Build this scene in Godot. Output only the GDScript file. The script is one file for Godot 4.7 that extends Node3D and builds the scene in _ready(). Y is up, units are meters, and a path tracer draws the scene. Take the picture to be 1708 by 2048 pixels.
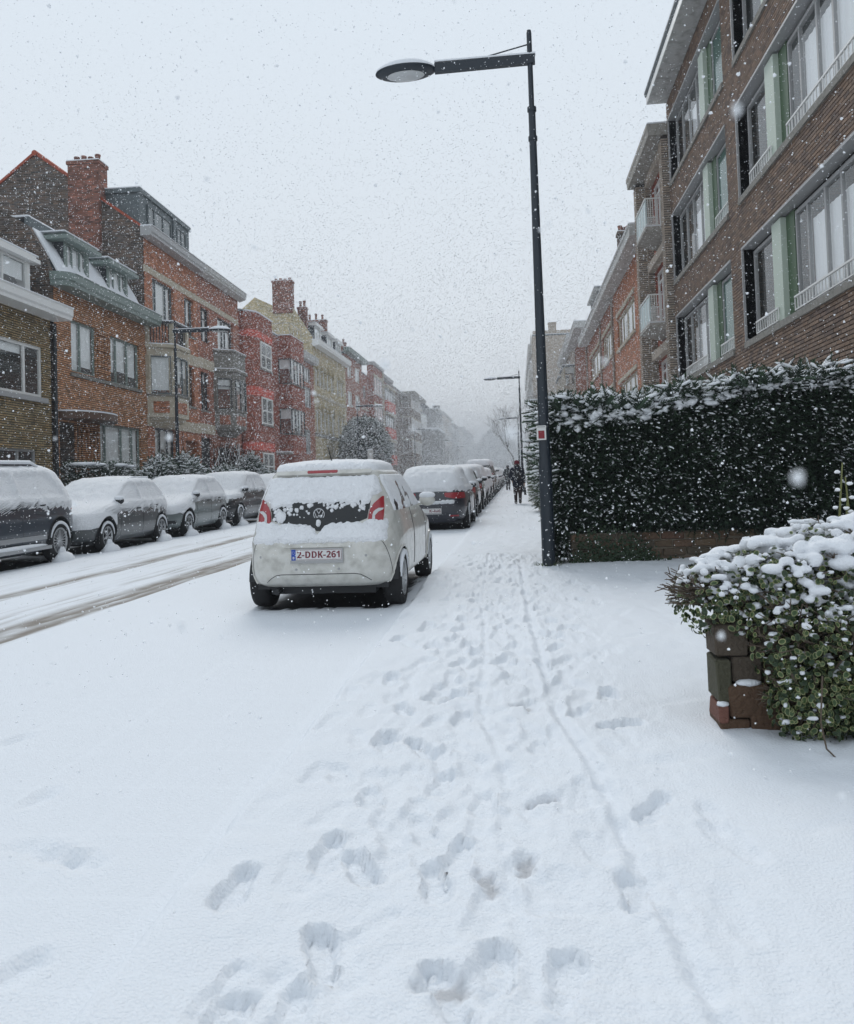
extends Node3D
# A snowy residential street: x to the right, y up, the street runs towards -z.

const SLOPE := 0.0117        # the road climbs gently away from the camera
const EYE := 1.36
const KERB := -1.17
const PAVE := 0.05

var M := {}                  # materials
var used := {}
var rng := RandomNumberGenerator.new()
var nz := FastNoiseLite.new()
var nz2 := FastNoiseLite.new()


func _ready() -> void:
	rng.seed = 4711
	# ---- camera: 1710 px focal length on a 1708 x 2048 picture, lens shifted down 114 px
	var cam := Camera3D.new()
	cam.name = "camera"
	cam.projection = Camera3D.PROJECTION_FRUSTUM
	cam.near = 0.1
	cam.far = 900.0
	cam.size = 0.1 * 2048.0 / 1710.0
	cam.frustum_offset = Vector2(0, -0.1 * 114.0 / 1710.0)
	cam.basis = Basis(Vector3.UP, deg_to_rad(5.945)) * Basis(Vector3.RIGHT, deg_to_rad(1.941)) * Basis(Vector3.BACK, deg_to_rad(-1.9))
	cam.position = Vector3(0, EYE, 0)
	var lens := CameraAttributesPhysical.new()
	lens.frustum_focal_length = 5.7
	lens.exposure_aperture = 1.4
	lens.frustum_focus_distance = 10.0
	lens.frustum_near = 0.1
	lens.frustum_far = 900.0
	cam.attributes = lens
	add_child(cam)
	cam.current = true
	# ---- sky, haze, exposure
	var env := Environment.new()
	env.background_mode = Environment.BG_SKY
	var sky := Sky.new()
	var sm := ProceduralSkyMaterial.new()
	sm.sky_top_color = Color(0.875, 0.920, 0.965)
	sm.sky_horizon_color = Color(0.885, 0.905, 0.925)
	sm.sky_curve = 0.25
	sm.ground_horizon_color = Color(0.80, 0.82, 0.85)
	sm.ground_bottom_color = Color(0.76, 0.78, 0.81)
	sm.sun_angle_max = 1.0
	sky.sky_material = sm
	env.sky = sky
	env.background_energy_multiplier = 1.0
	env.tonemap_mode = Environment.TONE_MAPPER_LINEAR
	env.tonemap_exposure = 1.0
	env.fog_enabled = true
	env.fog_density = 0.0012
	env.fog_light_color = Color(0.86, 0.89, 0.92)
	env.sdfgi_enabled = true
	env.ssao_enabled = true
	env.ssil_enabled = true
	var we := WorldEnvironment.new()
	we.name = "environment"
	we.environment = env
	add_child(we)
	var sun := DirectionalLight3D.new()
	sun.name = "overcast_daylight"
	sun.light_energy = 0.46
	sun.light_angular_distance = 24.0
	sun.light_color = Color(1.0, 0.99, 0.975)
	sun.shadow_enabled = true
	sun.sky_mode = DirectionalLight3D.SKY_MODE_LIGHT_ONLY
	sun.rotation_degrees = Vector3(-40, 190, 0)
	add_child(sun)
	# ---- noises, materials, then the scene from large to small
	nz.seed = 11
	nz.frequency = 1.0
	nz.fractal_octaves = 3
	nz2.seed = 29
	nz2.frequency = 1.0
	nz2.noise_type = FastNoiseLite.TYPE_SIMPLEX
	nz2.fractal_octaves = 2
	make_materials()
	build_ground()
	build_left_houses()
	build_right_houses()
	build_far_houses()
	build_plants()
	build_cars()
	build_lamps()
	build_small_things()
	build_person()
	build_snowfall()


# ------------------------------------------------------------------ naming
func numbered(called: String) -> String:
	if not used.has(called):
		used[called] = 0
		return called
	used[called] += 1
	return "%s_%03d" % [called, used[called]]


func tag(o: Node3D, label: String, category: String, group := "", kind := "") -> Node3D:
	if label: o.set_meta("label", label)
	if category: o.set_meta("category", category)
	if group: o.set_meta("group", group)
	if kind: o.set_meta("kind", kind)
	return o


func thing(called: String, label: String, category: String, at := Vector3.ZERO, turn := 0.0, group := "") -> Node3D:
	var o := Node3D.new()
	o.name = numbered(called)
	o.position = at
	o.rotation.y = turn
	add_child(o)
	tag(o, label, category, group)
	return o


func part(called: String, m: Mesh, mat: Material, parent: Node3D) -> MeshInstance3D:
	var o := MeshInstance3D.new()
	o.name = called if parent != self else numbered(called)
	o.mesh = m
	o.material_override = mat
	parent.add_child(o, true)
	return o


func many(called: String, m: Mesh, mat: Material, parent: Node3D, where: Array, tints := PackedColorArray(), stuff := true) -> MultiMeshInstance3D:
	var mm := MultiMesh.new()
	mm.transform_format = MultiMesh.TRANSFORM_3D
	mm.use_colors = tints.size() > 0
	mm.mesh = m
	mm.instance_count = where.size()
	for i in where.size():
		mm.set_instance_transform(i, where[i])
	if tints.size():
		for i in where.size():
			mm.set_instance_color(i, tints[i])
	var o := MultiMeshInstance3D.new()
	o.name = called if parent != self else numbered(called)
	o.multimesh = mm
	o.material_override = mat
	if stuff: o.set_meta("kind", "stuff")
	parent.add_child(o, true)
	return o


func gy(z: float) -> float:
	return -SLOPE * z


# ------------------------------------------------------------------ geometry
class Geo:
	var v := PackedVector3Array()
	var n := PackedVector3Array()
	var c := PackedColorArray()
	var i := PackedInt32Array()

	func tri(a: Vector3, b: Vector3, d: Vector3) -> void:
		var k := (b - a).cross(d - a).normalized()
		var at := v.size()
		v.append_array([a, b, d])
		n.append_array([k, k, k])
		i.append_array([at, at + 2, at + 1])

	func quad(a: Vector3, b: Vector3, d: Vector3, e: Vector3) -> void:   # counter-clockwise seen from outside
		var k := (b - a).cross(d - a)
		if k.length_squared() < 1e-14: k = (d - a).cross(e - a)
		k = k.normalized()
		var at := v.size()
		v.append_array([a, b, d, e])
		n.append_array([k, k, k, k])
		i.append_array([at, at + 2, at + 1, at, at + 3, at + 2])

	func hexa(p: Array) -> void:   # 8 corners: 0-3 bottom ring, 4-7 top ring, both counter-clockwise seen from above
		quad(p[0], p[3], p[2], p[1])
		quad(p[4], p[5], p[6], p[7])
		for k in 4:
			var l := (k + 1) % 4
			quad(p[k], p[l], p[4 + l], p[4 + k])

	func box(x0: float, x1: float, y0: float, y1: float, z0: float, z1: float) -> void:
		hexa([Vector3(x0, y0, z1), Vector3(x1, y0, z1), Vector3(x1, y0, z0), Vector3(x0, y0, z0), Vector3(x0, y1, z1), Vector3(x1, y1, z1), Vector3(x1, y1, z0), Vector3(x0, y1, z0)])

	func obox(t: Transform3D, s: Vector3) -> void:
		var p := []
		for q in [[-1, -1, 1], [1, -1, 1], [1, -1, -1], [-1, -1, -1], [-1, 1, 1], [1, 1, 1], [1, 1, -1], [-1, 1, -1]]:
			p.append(t * (Vector3(q[0], q[1], q[2]) * s * 0.5))
		hexa(p)

	func bar(a: Vector3, b: Vector3, w: float, h: float) -> void:
		var d := (b - a)
		var l := d.length()
		var z := d / l
		var up := Vector3.UP if absf(z.y) < 0.95 else Vector3.RIGHT
		var x := up.cross(z).normalized()
		obox(Transform3D(Basis(x, z.cross(x), z), (a + b) * 0.5), Vector3(w, h, l))

	func grid(p: PackedVector3Array, rows: int, cols: int, keep := PackedByteArray(), flip := false) -> void:
		# smooth surface over rows x cols points; keep: one byte per cell
		var at := v.size()
		var nn := PackedVector3Array()
		nn.resize(p.size())
		var ii := PackedInt32Array()
		for r in rows - 1:
			for k in cols - 1:
				var a := r * cols + k
				var b := a + 1
				var d := a + cols + 1
				var e := a + cols
				var f := (p[b] - p[a]).cross(p[d] - p[a]) + (p[d] - p[a]).cross(p[e] - p[a])
				if flip: f = -f
				nn[a] += f
				nn[b] += f
				nn[d] += f
				nn[e] += f
				if keep.size() and keep[r * (cols - 1) + k] == 0: continue
				if flip: ii.append_array([at + a, at + b, at + d, at + a, at + d, at + e])
				else: ii.append_array([at + a, at + d, at + b, at + a, at + e, at + d])
		for k in nn.size():
			nn[k] = nn[k].normalized() if nn[k].length_squared() > 1e-20 else Vector3.UP
		v.append_array(p)
		n.append_array(nn)
		i.append_array(ii)

	func ring_grid(p: PackedVector3Array, rows: int, cols: int, flip := false) -> void:   # as grid, but closed across columns (first column repeated last by caller): averages seam normals
		var at := v.size()
		grid(p, rows, cols, PackedByteArray(), flip)
		for r in rows:
			var a := at + r * cols
			var b := a + cols - 1
			var m := (n[a] + n[b]).normalized()
			n[a] = m
			n[b] = m

	func tube(pts: Array, radii: Array, sides := 8, caps := true) -> void:
		var p := PackedVector3Array()
		var x := Vector3.ZERO
		for k in pts.size():
			var t: Vector3 = (pts[mini(k + 1, pts.size() - 1)] - pts[maxi(k - 1, 0)]).normalized()
			if k == 0:
				x = (Vector3.UP if absf(t.y) < 0.9 else Vector3.RIGHT).cross(t).normalized()
			else:
				x = (x - t * x.dot(t)).normalized()
			var y := t.cross(x)
			for s in sides + 1:
				var a := TAU * s / sides
				p.append(pts[k] + (x * cos(a) + y * sin(a)) * radii[k])
		ring_grid(p, pts.size(), sides + 1)
		if caps:
			for e in [0, pts.size() - 1]:
				for s in sides:
					var q: int = e * (sides + 1) + s
					if e == 0: tri(pts[0], p[q + 1], p[q])
					else: tri(pts[e], p[q], p[q + 1])

	func lathe(prof: Array, sides: int, t := Transform3D.IDENTITY) -> void:   # prof: [radius, height] bottom to top round the y axis
		var p := PackedVector3Array()
		for q in prof:
			for s in sides + 1:
				var a := -TAU * s / sides
				p.append(t * Vector3(cos(a) * q[0], q[1], sin(a) * q[0]))
		ring_grid(p, prof.size(), sides + 1)

	func ext(prof: PackedVector2Array, x0: float, x1: float) -> void:   # prof in (z, y), extruded along x
		var m := prof.size()
		var area := 0.0
		for k in m:
			area += prof[k].cross(prof[(k + 1) % m])
		for k in m:
			var a := prof[k]
			var b := prof[(k + 1) % m]
			if area > 0:
				quad(Vector3(x0, a.y, a.x), Vector3(x0, b.y, b.x), Vector3(x1, b.y, b.x), Vector3(x1, a.y, a.x))
			else:
				quad(Vector3(x1, a.y, a.x), Vector3(x1, b.y, b.x), Vector3(x0, b.y, b.x), Vector3(x0, a.y, a.x))
		var t := Geometry2D.triangulate_polygon(prof)
		for k in range(0, t.size(), 3):
			for x in [x0, x1]:
				var a := Vector3(x, prof[t[k]].y, prof[t[k]].x)
				var b := Vector3(x, prof[t[k + 1]].y, prof[t[k + 1]].x)
				var d := Vector3(x, prof[t[k + 2]].y, prof[t[k + 2]].x)
				var side := (b - a).cross(d - a).x
				if (side > 0) == (x == maxf(x0, x1)): tri(a, b, d)
				else: tri(a, d, b)

	func poly(p: Array, thick: Vector3) -> void:   # flat outline (3-D points), given a thickness
		var m := p.size()
		var k := Vector3.ZERO
		for q in m: k += p[q].cross(p[(q + 1) % m])
		k = k.normalized()
		var ax := (p[1] - p[0]).normalized() as Vector3
		var ay := k.cross(ax)
		var f := PackedVector2Array()
		for q in p: f.append(Vector2(ax.dot(q), ay.dot(q)))
		var t := Geometry2D.triangulate_polygon(f)
		var fwd := k.dot(thick) < 0
		for q in range(0, t.size(), 3):
			var a: Vector3 = p[t[q]]
			var b: Vector3 = p[t[q + 1]]
			var d: Vector3 = p[t[q + 2]]
			if (b - a).cross(d - a).dot(thick) > 0:
				var sw := b
				b = d
				d = sw
			tri(a, b, d)
			tri(a + thick, d + thick, b + thick)
		for q in m:
			var a: Vector3 = p[q]
			var b: Vector3 = p[(q + 1) % m]
			if fwd: quad(a, a + thick, b + thick, b)
			else: quad(b, b + thick, a + thick, a)

	func ball(at: Vector3, r: Vector3, rough: float, sd: int, rows := 5, cols := 8) -> void:
		var p := PackedVector3Array()
		for a in rows + 1:
			var th := PI * a / rows
			for b in cols + 1:
				var ph := TAU * (b % cols) / cols
				var d := Vector3(sin(th) * cos(ph), -cos(th), -sin(th) * sin(ph))
				var h := 0.0 if a == 0 or a == rows else sin(float((b % cols) * 127 + a * 311 + sd * 74) * 1.37) * rough
				p.append(at + d * r * (1.0 + h))
		ring_grid(p, rows + 1, cols + 1)

	func add(o: Geo, t: Transform3D) -> void:
		var at := v.size()
		for q in o.v: v.append(t * q)
		for q in o.n: n.append((t.basis * q).normalized())
		for q in o.i: i.append(q + at)
		if o.c.size(): c.append_array(o.c)

	func mesh() -> ArrayMesh:
		var a := []
		a.resize(Mesh.ARRAY_MAX)
		a[Mesh.ARRAY_VERTEX] = v
		a[Mesh.ARRAY_NORMAL] = n
		a[Mesh.ARRAY_INDEX] = i
		if c.size() == v.size() and c.size() > 0: a[Mesh.ARRAY_COLOR] = c
		var m := ArrayMesh.new()
		m.add_surface_from_arrays(Mesh.PRIMITIVE_TRIANGLES, a)
		return m


# A field on a grid, meshed as surface nets. Values over 1 are inside.
class Field:
	var o: Vector3
	var h: float
	var nx: int
	var ny: int
	var nzz: int
	var f := PackedFloat32Array()
	var k := 60.0

	func _init(lo: Vector3, hi: Vector3, cell: float) -> void:
		o = lo
		h = cell
		nx = int((hi.x - lo.x) / h) + 2
		ny = int((hi.y - lo.y) / h) + 2
		nzz = int((hi.z - lo.z) / h) + 2
		f.resize(nx * ny * nzz)

	func capsule(a: Vector3, b: Vector3, ra: float, rb: float, squash := Vector3.ONE) -> void:   # tapered, joined smoothly
		var m := maxf(ra, rb) * maxf(squash.x, maxf(squash.y, squash.z)) + 4.0 / k
		var lo := (Vector3(minf(a.x, b.x), minf(a.y, b.y), minf(a.z, b.z)) - Vector3.ONE * m - o) / h
		var hi := (Vector3(maxf(a.x, b.x), maxf(a.y, b.y), maxf(a.z, b.z)) + Vector3.ONE * m - o) / h
		var ab := b - a
		var l2 := maxf(ab.length_squared(), 1e-9)
		for z in range(maxi(0, int(lo.z)), mini(nzz, int(hi.z) + 1)):
			for y in range(maxi(0, int(lo.y)), mini(ny, int(hi.y) + 1)):
				for x in range(maxi(0, int(lo.x)), mini(nx, int(hi.x) + 1)):
					var p := o + Vector3(x, y, z) * h
					var t := clampf((p - a).dot(ab) / l2, 0.0, 1.0)
					var d := ((p - a - ab * t) / squash).length() - lerpf(ra, rb, t)
					if d < 4.0 / k:
						f[(z * ny + y) * nx + x] += exp(-k * d)

	func lump(at: Vector3, r: Vector3) -> void:   # soft blob that joins its neighbours
		var lo := (at - r - o) / h
		var hi := (at + r - o) / h
		for z in range(maxi(0, int(lo.z)), mini(nzz, int(hi.z) + 2)):
			for y in range(maxi(0, int(lo.y)), mini(ny, int(hi.y) + 2)):
				for x in range(maxi(0, int(lo.x)), mini(nx, int(hi.x) + 2)):
					var d := ((o + Vector3(x, y, z) * h - at) / r).length_squared()
					if d < 1.0:
						f[(z * ny + y) * nx + x] += 3.2 * (1.0 - d) * (1.0 - d)

	func geo(g: Geo) -> void:
		var id := PackedInt32Array()
		id.resize(nx * ny * nzz)
		id.fill(-1)
		var step := [0, 1, nx, nx + 1, nx * ny, nx * ny + 1, nx * ny + nx, nx * ny + nx + 1]
		for z in nzz - 1:
			for y in ny - 1:
				var row := (z * ny + y) * nx
				for x in nx - 1:
					var q := row + x
					var ins := 0
					for e in 8:
						if f[q + step[e]] > 1.0: ins += 1
					if ins == 0 or ins == 8: continue
					var s := Vector3.ZERO
					var m := 0
					for e in 12:
						var a: int = EA[e]
						var b: int = EB[e]
						var fa := f[q + step[a]]
						var fb := f[q + step[b]]
						if (fa > 1.0) != (fb > 1.0):
							var la := log(maxf(fa, 1e-4))
							var lb := log(maxf(fb, 1e-4))
							var t := clampf(la / (la - lb), 0.05, 0.95)
							var pa := Vector3(a & 1, (a >> 1) & 1, a >> 2)
							var pb := Vector3(b & 1, (b >> 1) & 1, b >> 2)
							s += pa.lerp(pb, t)
							m += 1
					id[q] = g.v.size()
					g.v.append(o + (Vector3(x, y, z) + s / m) * h)
					var gx := lg(q + step[1]) + lg(q + step[3]) + lg(q + step[5]) + lg(q + step[7]) - lg(q) - lg(q + step[2]) - lg(q + step[4]) - lg(q + step[6])
					var gyy := lg(q + step[2]) + lg(q + step[3]) + lg(q + step[6]) + lg(q + step[7]) - lg(q) - lg(q + step[1]) - lg(q + step[4]) - lg(q + step[5])
					var gz := lg(q + step[4]) + lg(q + step[5]) + lg(q + step[6]) + lg(q + step[7]) - lg(q) - lg(q + step[1]) - lg(q + step[2]) - lg(q + step[3])
					var nn := Vector3(-gx, -gyy, -gz)
					g.n.append(nn.normalized() if nn.length_squared() > 1e-12 else Vector3.UP)
		for z in range(1, nzz - 1):
			for y in range(1, ny - 1):
				var row := (z * ny + y) * nx
				for x in range(1, nx - 1):
					var q := row + x
					var here := f[q] > 1.0
					for ax in 3:
						var d: int = [1, nx, nx * ny][ax]
						if (f[q + d] > 1.0) == here: continue
						var u: int = [nx, nx * ny, 1][ax]
						var w: int = [nx * ny, 1, nx][ax]
						var a := id[q]
						var b := id[q - u]
						var c2 := id[q - u - w]
						var e := id[q - w]
						if a < 0 or b < 0 or c2 < 0 or e < 0: continue
						if here: g.i.append_array([a, c2, b, a, e, c2])
						else: g.i.append_array([a, b, c2, a, c2, e])

	func lg(q: int) -> float:
		return log(maxf(f[q], 1e-4))

	const EA := [0, 0, 0, 1, 1, 2, 2, 3, 4, 4, 5, 6]
	const EB := [1, 2, 4, 3, 5, 3, 6, 7, 5, 6, 7, 7]


# ------------------------------------------------------------------ materials
func plain(c: Color, rough := 0.8, metal := 0.0) -> StandardMaterial3D:
	# c is a linear base colour
	var m := StandardMaterial3D.new()
	m.albedo_color = c.linear_to_srgb()
	m.roughness = rough
	m.metallic = metal
	return m


func noise_tex(sd: int, freq: float, oct := 4, size := 256, kind := FastNoiseLite.TYPE_SIMPLEX_SMOOTH) -> NoiseTexture2D:
	var f := FastNoiseLite.new()
	f.seed = sd
	f.noise_type = kind
	f.frequency = freq
	f.fractal_octaves = oct
	var t := NoiseTexture2D.new()
	t.noise = f
	t.width = size
	t.height = size
	t.seamless = true
	return t


func rough_relief(m: StandardMaterial3D, t: Texture2D, cm: float, metres: float) -> void:
	m.heightmap_enabled = true
	m.heightmap_texture = t
	m.heightmap_scale = cm
	m.uv1_triplanar = true
	m.uv1_world_triplanar = true
	m.uv1_scale = Vector3.ONE / metres


var stain: Texture2D
var bump_bricks: ImageTexture

func weather(m: StandardMaterial3D, metres := 3.3) -> void:    # stains and patches, multiplied on
	m.detail_enabled = true
	m.detail_blend_mode = BaseMaterial3D.BLEND_MODE_MUL
	m.detail_albedo = stain
	m.detail_uv_layer = BaseMaterial3D.DETAIL_UV_2
	m.uv2_triplanar = true
	m.uv2_world_triplanar = true
	m.uv2_scale = Vector3.ONE / metres


func brick_picture(base: Color, vary: float, joint: Color, sd: int, bed: int) -> ImageTexture:
	# 12 x 18 bricks of 22 x 7.5 cm, in running bond
	var r := RandomNumberGenerator.new()
	r.seed = sd
	var im := Image.create(480, 360, false, Image.FORMAT_RGB8)
	im.fill(joint.linear_to_srgb())
	for row in 18:
		for col in 12:
			var k := exp(r.randfn(0.0, vary))
			var warm := r.randfn(0.0, vary * 0.35)
			if r.randf() < 0.07: k *= 0.6
			var b := Color(base.r * k * (1.0 + warm), base.g * k, base.b * k * (1.0 - warm)).linear_to_srgb()
			var x := col * 40 + (20 if row % 2 else 0)
			for part_x in [x, x - 480]:
				im.fill_rect(Rect2i(part_x + 1, row * 20 + 2, 38, 20 - bed), b)
				for q in 7:
					var k2 := r.randf_range(0.86, 1.12)
					im.fill_rect(Rect2i(part_x + 1 + r.randi() % 30, row * 20 + 2 + r.randi() % (16 - bed), 3 + r.randi() % 5, 2 + r.randi() % 3), Color(b.r * k2, b.g * k2, b.b * k2))
	return ImageTexture.create_from_image(im)


func brick(base: Color, vary: float, joint: Color, sd: int, relief := 1.0, bed := 4) -> StandardMaterial3D:
	var m := StandardMaterial3D.new()
	m.albedo_texture = brick_picture(base, vary, joint, sd, bed)
	m.roughness = 0.9
	m.heightmap_enabled = true
	m.heightmap_texture = bump_bricks
	m.heightmap_scale = relief
	m.uv1_triplanar = true
	m.uv1_world_triplanar = true
	m.uv1_triplanar_sharpness = 8.0
	m.uv1_scale = Vector3(1 / 2.64, 1 / 1.35, 1 / 2.64)
	weather(m)
	return m


func make_materials() -> void:
	var grad := Gradient.new()
	grad.offsets = PackedFloat32Array([0.0, 0.35, 0.6, 1.0])
	grad.colors = PackedColorArray([Color(0.80, 0.79, 0.78), Color(0.93, 0.93, 0.92), Color(1, 1, 1), Color(0.97, 0.96, 0.94)])
	var st := noise_tex(5, 0.012, 5, 512)
	st.color_ramp = grad
	stain = st
	var im := Image.create(480, 360, false, Image.FORMAT_RGB8)
	im.fill(Color(0.1, 0.1, 0.1))
	for row in 18:
		for col in 12:
			var x := col * 40 + (20 if row % 2 else 0)
			for px in [x, x - 480]:
				var k := 0.75 + 0.25 * absf(sin(row * 7.3 + col * 3.1))
				im.fill_rect(Rect2i(px + 1, row * 20 + 2, 37, 16), Color(k * 0.7, k * 0.7, k * 0.7))
				im.fill_rect(Rect2i(px + 2, row * 20 + 3, 35, 14), Color(k, k, k))
	bump_bricks = ImageTexture.create_from_image(im)
	# snow: fresh, fine grained
	var snow := plain(Color(0.76, 0.78, 0.81), 0.75)
	rough_relief(snow, noise_tex(3, 0.05, 4, 512), 0.5, 0.45)
	snow.metallic_specular = 0.3
	M.snow = snow
	var clump := plain(Color(0.79, 0.80, 0.82), 0.8)     # wet flakes stuck on a car
	rough_relief(clump, noise_tex(8, 0.03, 4, 256), 1.6, 0.35)
	clump.metallic_specular = 0.3
	M.clump = clump
	var gs := plain(Color(0.735, 0.765, 0.805), 0.75)       # ground snow, tinted by vertex where slush shows
	rough_relief(gs, noise_tex(13, 0.06, 4, 512), 0.45, 0.5)
	gs.vertex_color_use_as_albedo = true
	gs.albedo_color = Color.WHITE
	gs.metallic_specular = 0.3
	M.ground = gs
	M.flake = plain(Color(0.88, 0.90, 0.92), 0.8)
	# masonry
	M.b_yellow = brick(Color(0.36, 0.265, 0.14), 0.13, Color(0.05, 0.042, 0.03), 21, 2.0, 7)
	M.b_orange = brick(Color(0.56, 0.29, 0.155), 0.11, Color(0.10, 0.05, 0.03), 22, 2.0, 7)
	M.b_red = brick(Color(0.50, 0.205, 0.115), 0.15, Color(0.24, 0.15, 0.11), 23)
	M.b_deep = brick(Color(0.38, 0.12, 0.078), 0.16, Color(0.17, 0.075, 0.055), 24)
	M.b_dark = brick(Color(0.125, 0.092, 0.075), 0.30, Color(0.22, 0.20, 0.18), 25, 1.6)
	M.b_chim = brick(Color(0.26, 0.11, 0.08), 0.24, Color(0.15, 0.11, 0.09), 26)
	M.b_cream = brick(Color(0.56, 0.47, 0.29), 0.10, Color(0.42, 0.36, 0.24), 27)
	M.b_rose = brick(Color(0.40, 0.165, 0.11), 0.15, Color(0.24, 0.15, 0.12), 28)
	M.b_brown = brick(Color(0.21, 0.145, 0.105), 0.18, Color(0.15, 0.12, 0.10), 29)
	M.b_grey = brick(Color(0.17, 0.16, 0.155), 0.14, Color(0.16, 0.15, 0.15), 30)
	M.b_stripe = brick(Color(0.36, 0.29, 0.20), 0.14, Color(0.07, 0.06, 0.05), 31, 1.6)
	M.b_beige = brick(Color(0.40, 0.33, 0.27), 0.08, Color(0.36, 0.31, 0.27), 32)
	M.redband = brick(Color(0.68, 0.14, 0.10), 0.10, Color(0.50, 0.12, 0.09), 33)
	M.mortar = plain(Color(0.055, 0.045, 0.04), 0.95)
	var br := plain(Color(1, 1, 1), 0.9)
	br.vertex_color_use_as_albedo = true
	rough_relief(br, noise_tex(41, 0.05, 4, 256), 0.35, 0.3)
	M.loose_brick = br
	M.stone = plain(Color(0.50, 0.45, 0.36), 0.9)
	weather(M.stone, 1.7)
	rough_relief(M.stone, noise_tex(42, 0.03, 4, 256), 0.3, 0.6)
	M.stone_grey = plain(Color(0.24, 0.23, 0.21), 0.9)
	weather(M.stone_grey, 1.1)
	M.render_white = plain(Color(0.62, 0.62, 0.60), 0.9)
	weather(M.render_white, 2.5)
	M.render_beige = plain(Color(0.46, 0.40, 0.34), 0.9)
	weather(M.render_beige, 2.5)
	M.panel_grey = plain(Color(0.50, 0.50, 0.49), 0.75)
	weather(M.panel_grey, 2.2)
	M.soffit = plain(Color(0.36, 0.34, 0.31), 0.85)
	weather(M.soffit, 1.5)
	# paint, metal, glass
	M.white_paint = plain(Color(0.72, 0.72, 0.70), 0.45)
	M.green_paint = plain(Color(0.19, 0.235, 0.215), 0.5)
	M.grey_paint = plain(Color(0.36, 0.36, 0.36), 0.5)
	M.dark_paint = plain(Color(0.035, 0.037, 0.04), 0.45)
	M.brown_paint = plain(Color(0.10, 0.055, 0.035), 0.5)
	M.wood = plain(Color(0.19, 0.075, 0.035), 0.55)
	M.zinc = plain(Color(0.12, 0.145, 0.155), 0.55, 0.2)
	weather(M.zinc, 1.4)
	M.slate = plain(Color(0.035, 0.038, 0.043), 0.6)
	M.tile = plain(Color(0.36, 0.075, 0.035), 0.7)
	weather(M.tile, 0.8)
	M.pipe = plain(Color(0.30, 0.27, 0.23), 0.6)
	M.mint = plain(Color(0.50, 0.57, 0.49), 0.55)
	M.moss_panel = plain(Color(0.060, 0.11, 0.055), 0.45)
	M.curtain = plain(Color(0.74, 0.77, 0.77), 0.95)
	M.curtain_red = plain(Color(0.20, 0.045, 0.035), 0.95)
	M.blind = plain(Color(0.86, 0.88, 0.89), 0.9)
	M.dim = plain(Color(0.02, 0.021, 0.022), 0.95)
	var gl := plain(Color(0.5, 0.55, 0.53), 0.03)
	gl.transparency = BaseMaterial3D.TRANSPARENCY_ALPHA
	gl.albedo_color.a = 0.06
	gl.metallic_specular = 0.6
	M.glass = gl
	var fg := gl.duplicate()
	fg.albedo_color = Color(0.86, 0.92, 0.92, 0.75)
	fg.roughness = 0.5
	M.frosted = fg
	M.dark_glass = plain(Color(0.012, 0.014, 0.016), 0.06)
	M.green_glass = plain(Color(0.05, 0.13, 0.10), 0.08)
	# cars
	M.car_white = car_paint(Color(0.62, 0.61, 0.57))
	weather(M.car_white, 1.1)
	M.car_navy = car_paint(Color(0.012, 0.022, 0.036))
	M.car_grey = car_paint(Color(0.05, 0.056, 0.058))
	M.car_silver = car_paint(Color(0.14, 0.165, 0.165))
	M.car_dark = car_paint(Color(0.014, 0.015, 0.024))
	M.car_black = car_paint(Color(0.012, 0.014, 0.017))
	M.car_red = car_paint(Color(0.20, 0.014, 0.018))
	M.car_greygreen = car_paint(Color(0.06, 0.066, 0.064))
	M.rubber = plain(Color(0.012, 0.012, 0.013), 0.85)
	M.plastic = plain(Color(0.014, 0.015, 0.017), 0.6)
	M.chrome = plain(Color(0.62, 0.63, 0.64), 0.18, 1.0)
	M.alloy = plain(Color(0.42, 0.43, 0.44), 0.3, 0.85)
	M.lens_red = plain(Color(0.30, 0.004, 0.012), 0.12)
	M.lens_red.clearcoat_enabled = true
	M.lens_clear = plain(Color(0.55, 0.56, 0.56), 0.12)
	M.plate = plain(Color(0.66, 0.66, 0.65), 0.4)
	M.plate_blue = plain(Color(0.01, 0.06, 0.36), 0.4)
	M.plate_red = plain(Color(0.16, 0.012, 0.025), 0.5)
	M.lamp_paint = plain(Color(0.014, 0.022, 0.032), 0.42)
	M.paper_red = plain(Color(0.25, 0.02, 0.03), 0.6)
	# plants and clothes
	var leaf := plain(Color(1, 1, 1), 0.55)
	leaf.vertex_color_use_as_albedo = true
	leaf.backlight_enabled = true
	leaf.backlight = Color(0.12, 0.14, 0.08)
	M.leaf = leaf
	M.bark = plain(Color(0.055, 0.042, 0.033), 0.9)
	M.twig = plain(Color(0.10, 0.075, 0.055), 0.9)
	M.navy_cloth = plain(Color(0.012, 0.014, 0.026), 0.95)
	M.brown_cloth = plain(Color(0.035, 0.02, 0.02), 0.95)
	M.red_cloth = plain(Color(0.14, 0.010, 0.022), 0.95)
	M.skin = plain(Color(0.45, 0.27, 0.19), 0.6)
	M.boot = plain(Color(0.03, 0.02, 0.017), 0.7)


func car_paint(c: Color) -> StandardMaterial3D:
	var m := plain(c, 0.38, 0.0)
	m.clearcoat_enabled = true
	m.clearcoat = 0.8
	m.clearcoat_roughness = 0.08
	return m


# ------------------------------------------------------------------ ground
const ST_X := -1.3
const ST_Z := 1.5
const ST_C := 0.011
const ST_W := 292
const ST_H := 1140
var stamped := PackedFloat32Array()
var wet := PackedFloat32Array()

func ss(a: float, b: float, x: float) -> float:
	return smoothstep(a, b, x)


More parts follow.
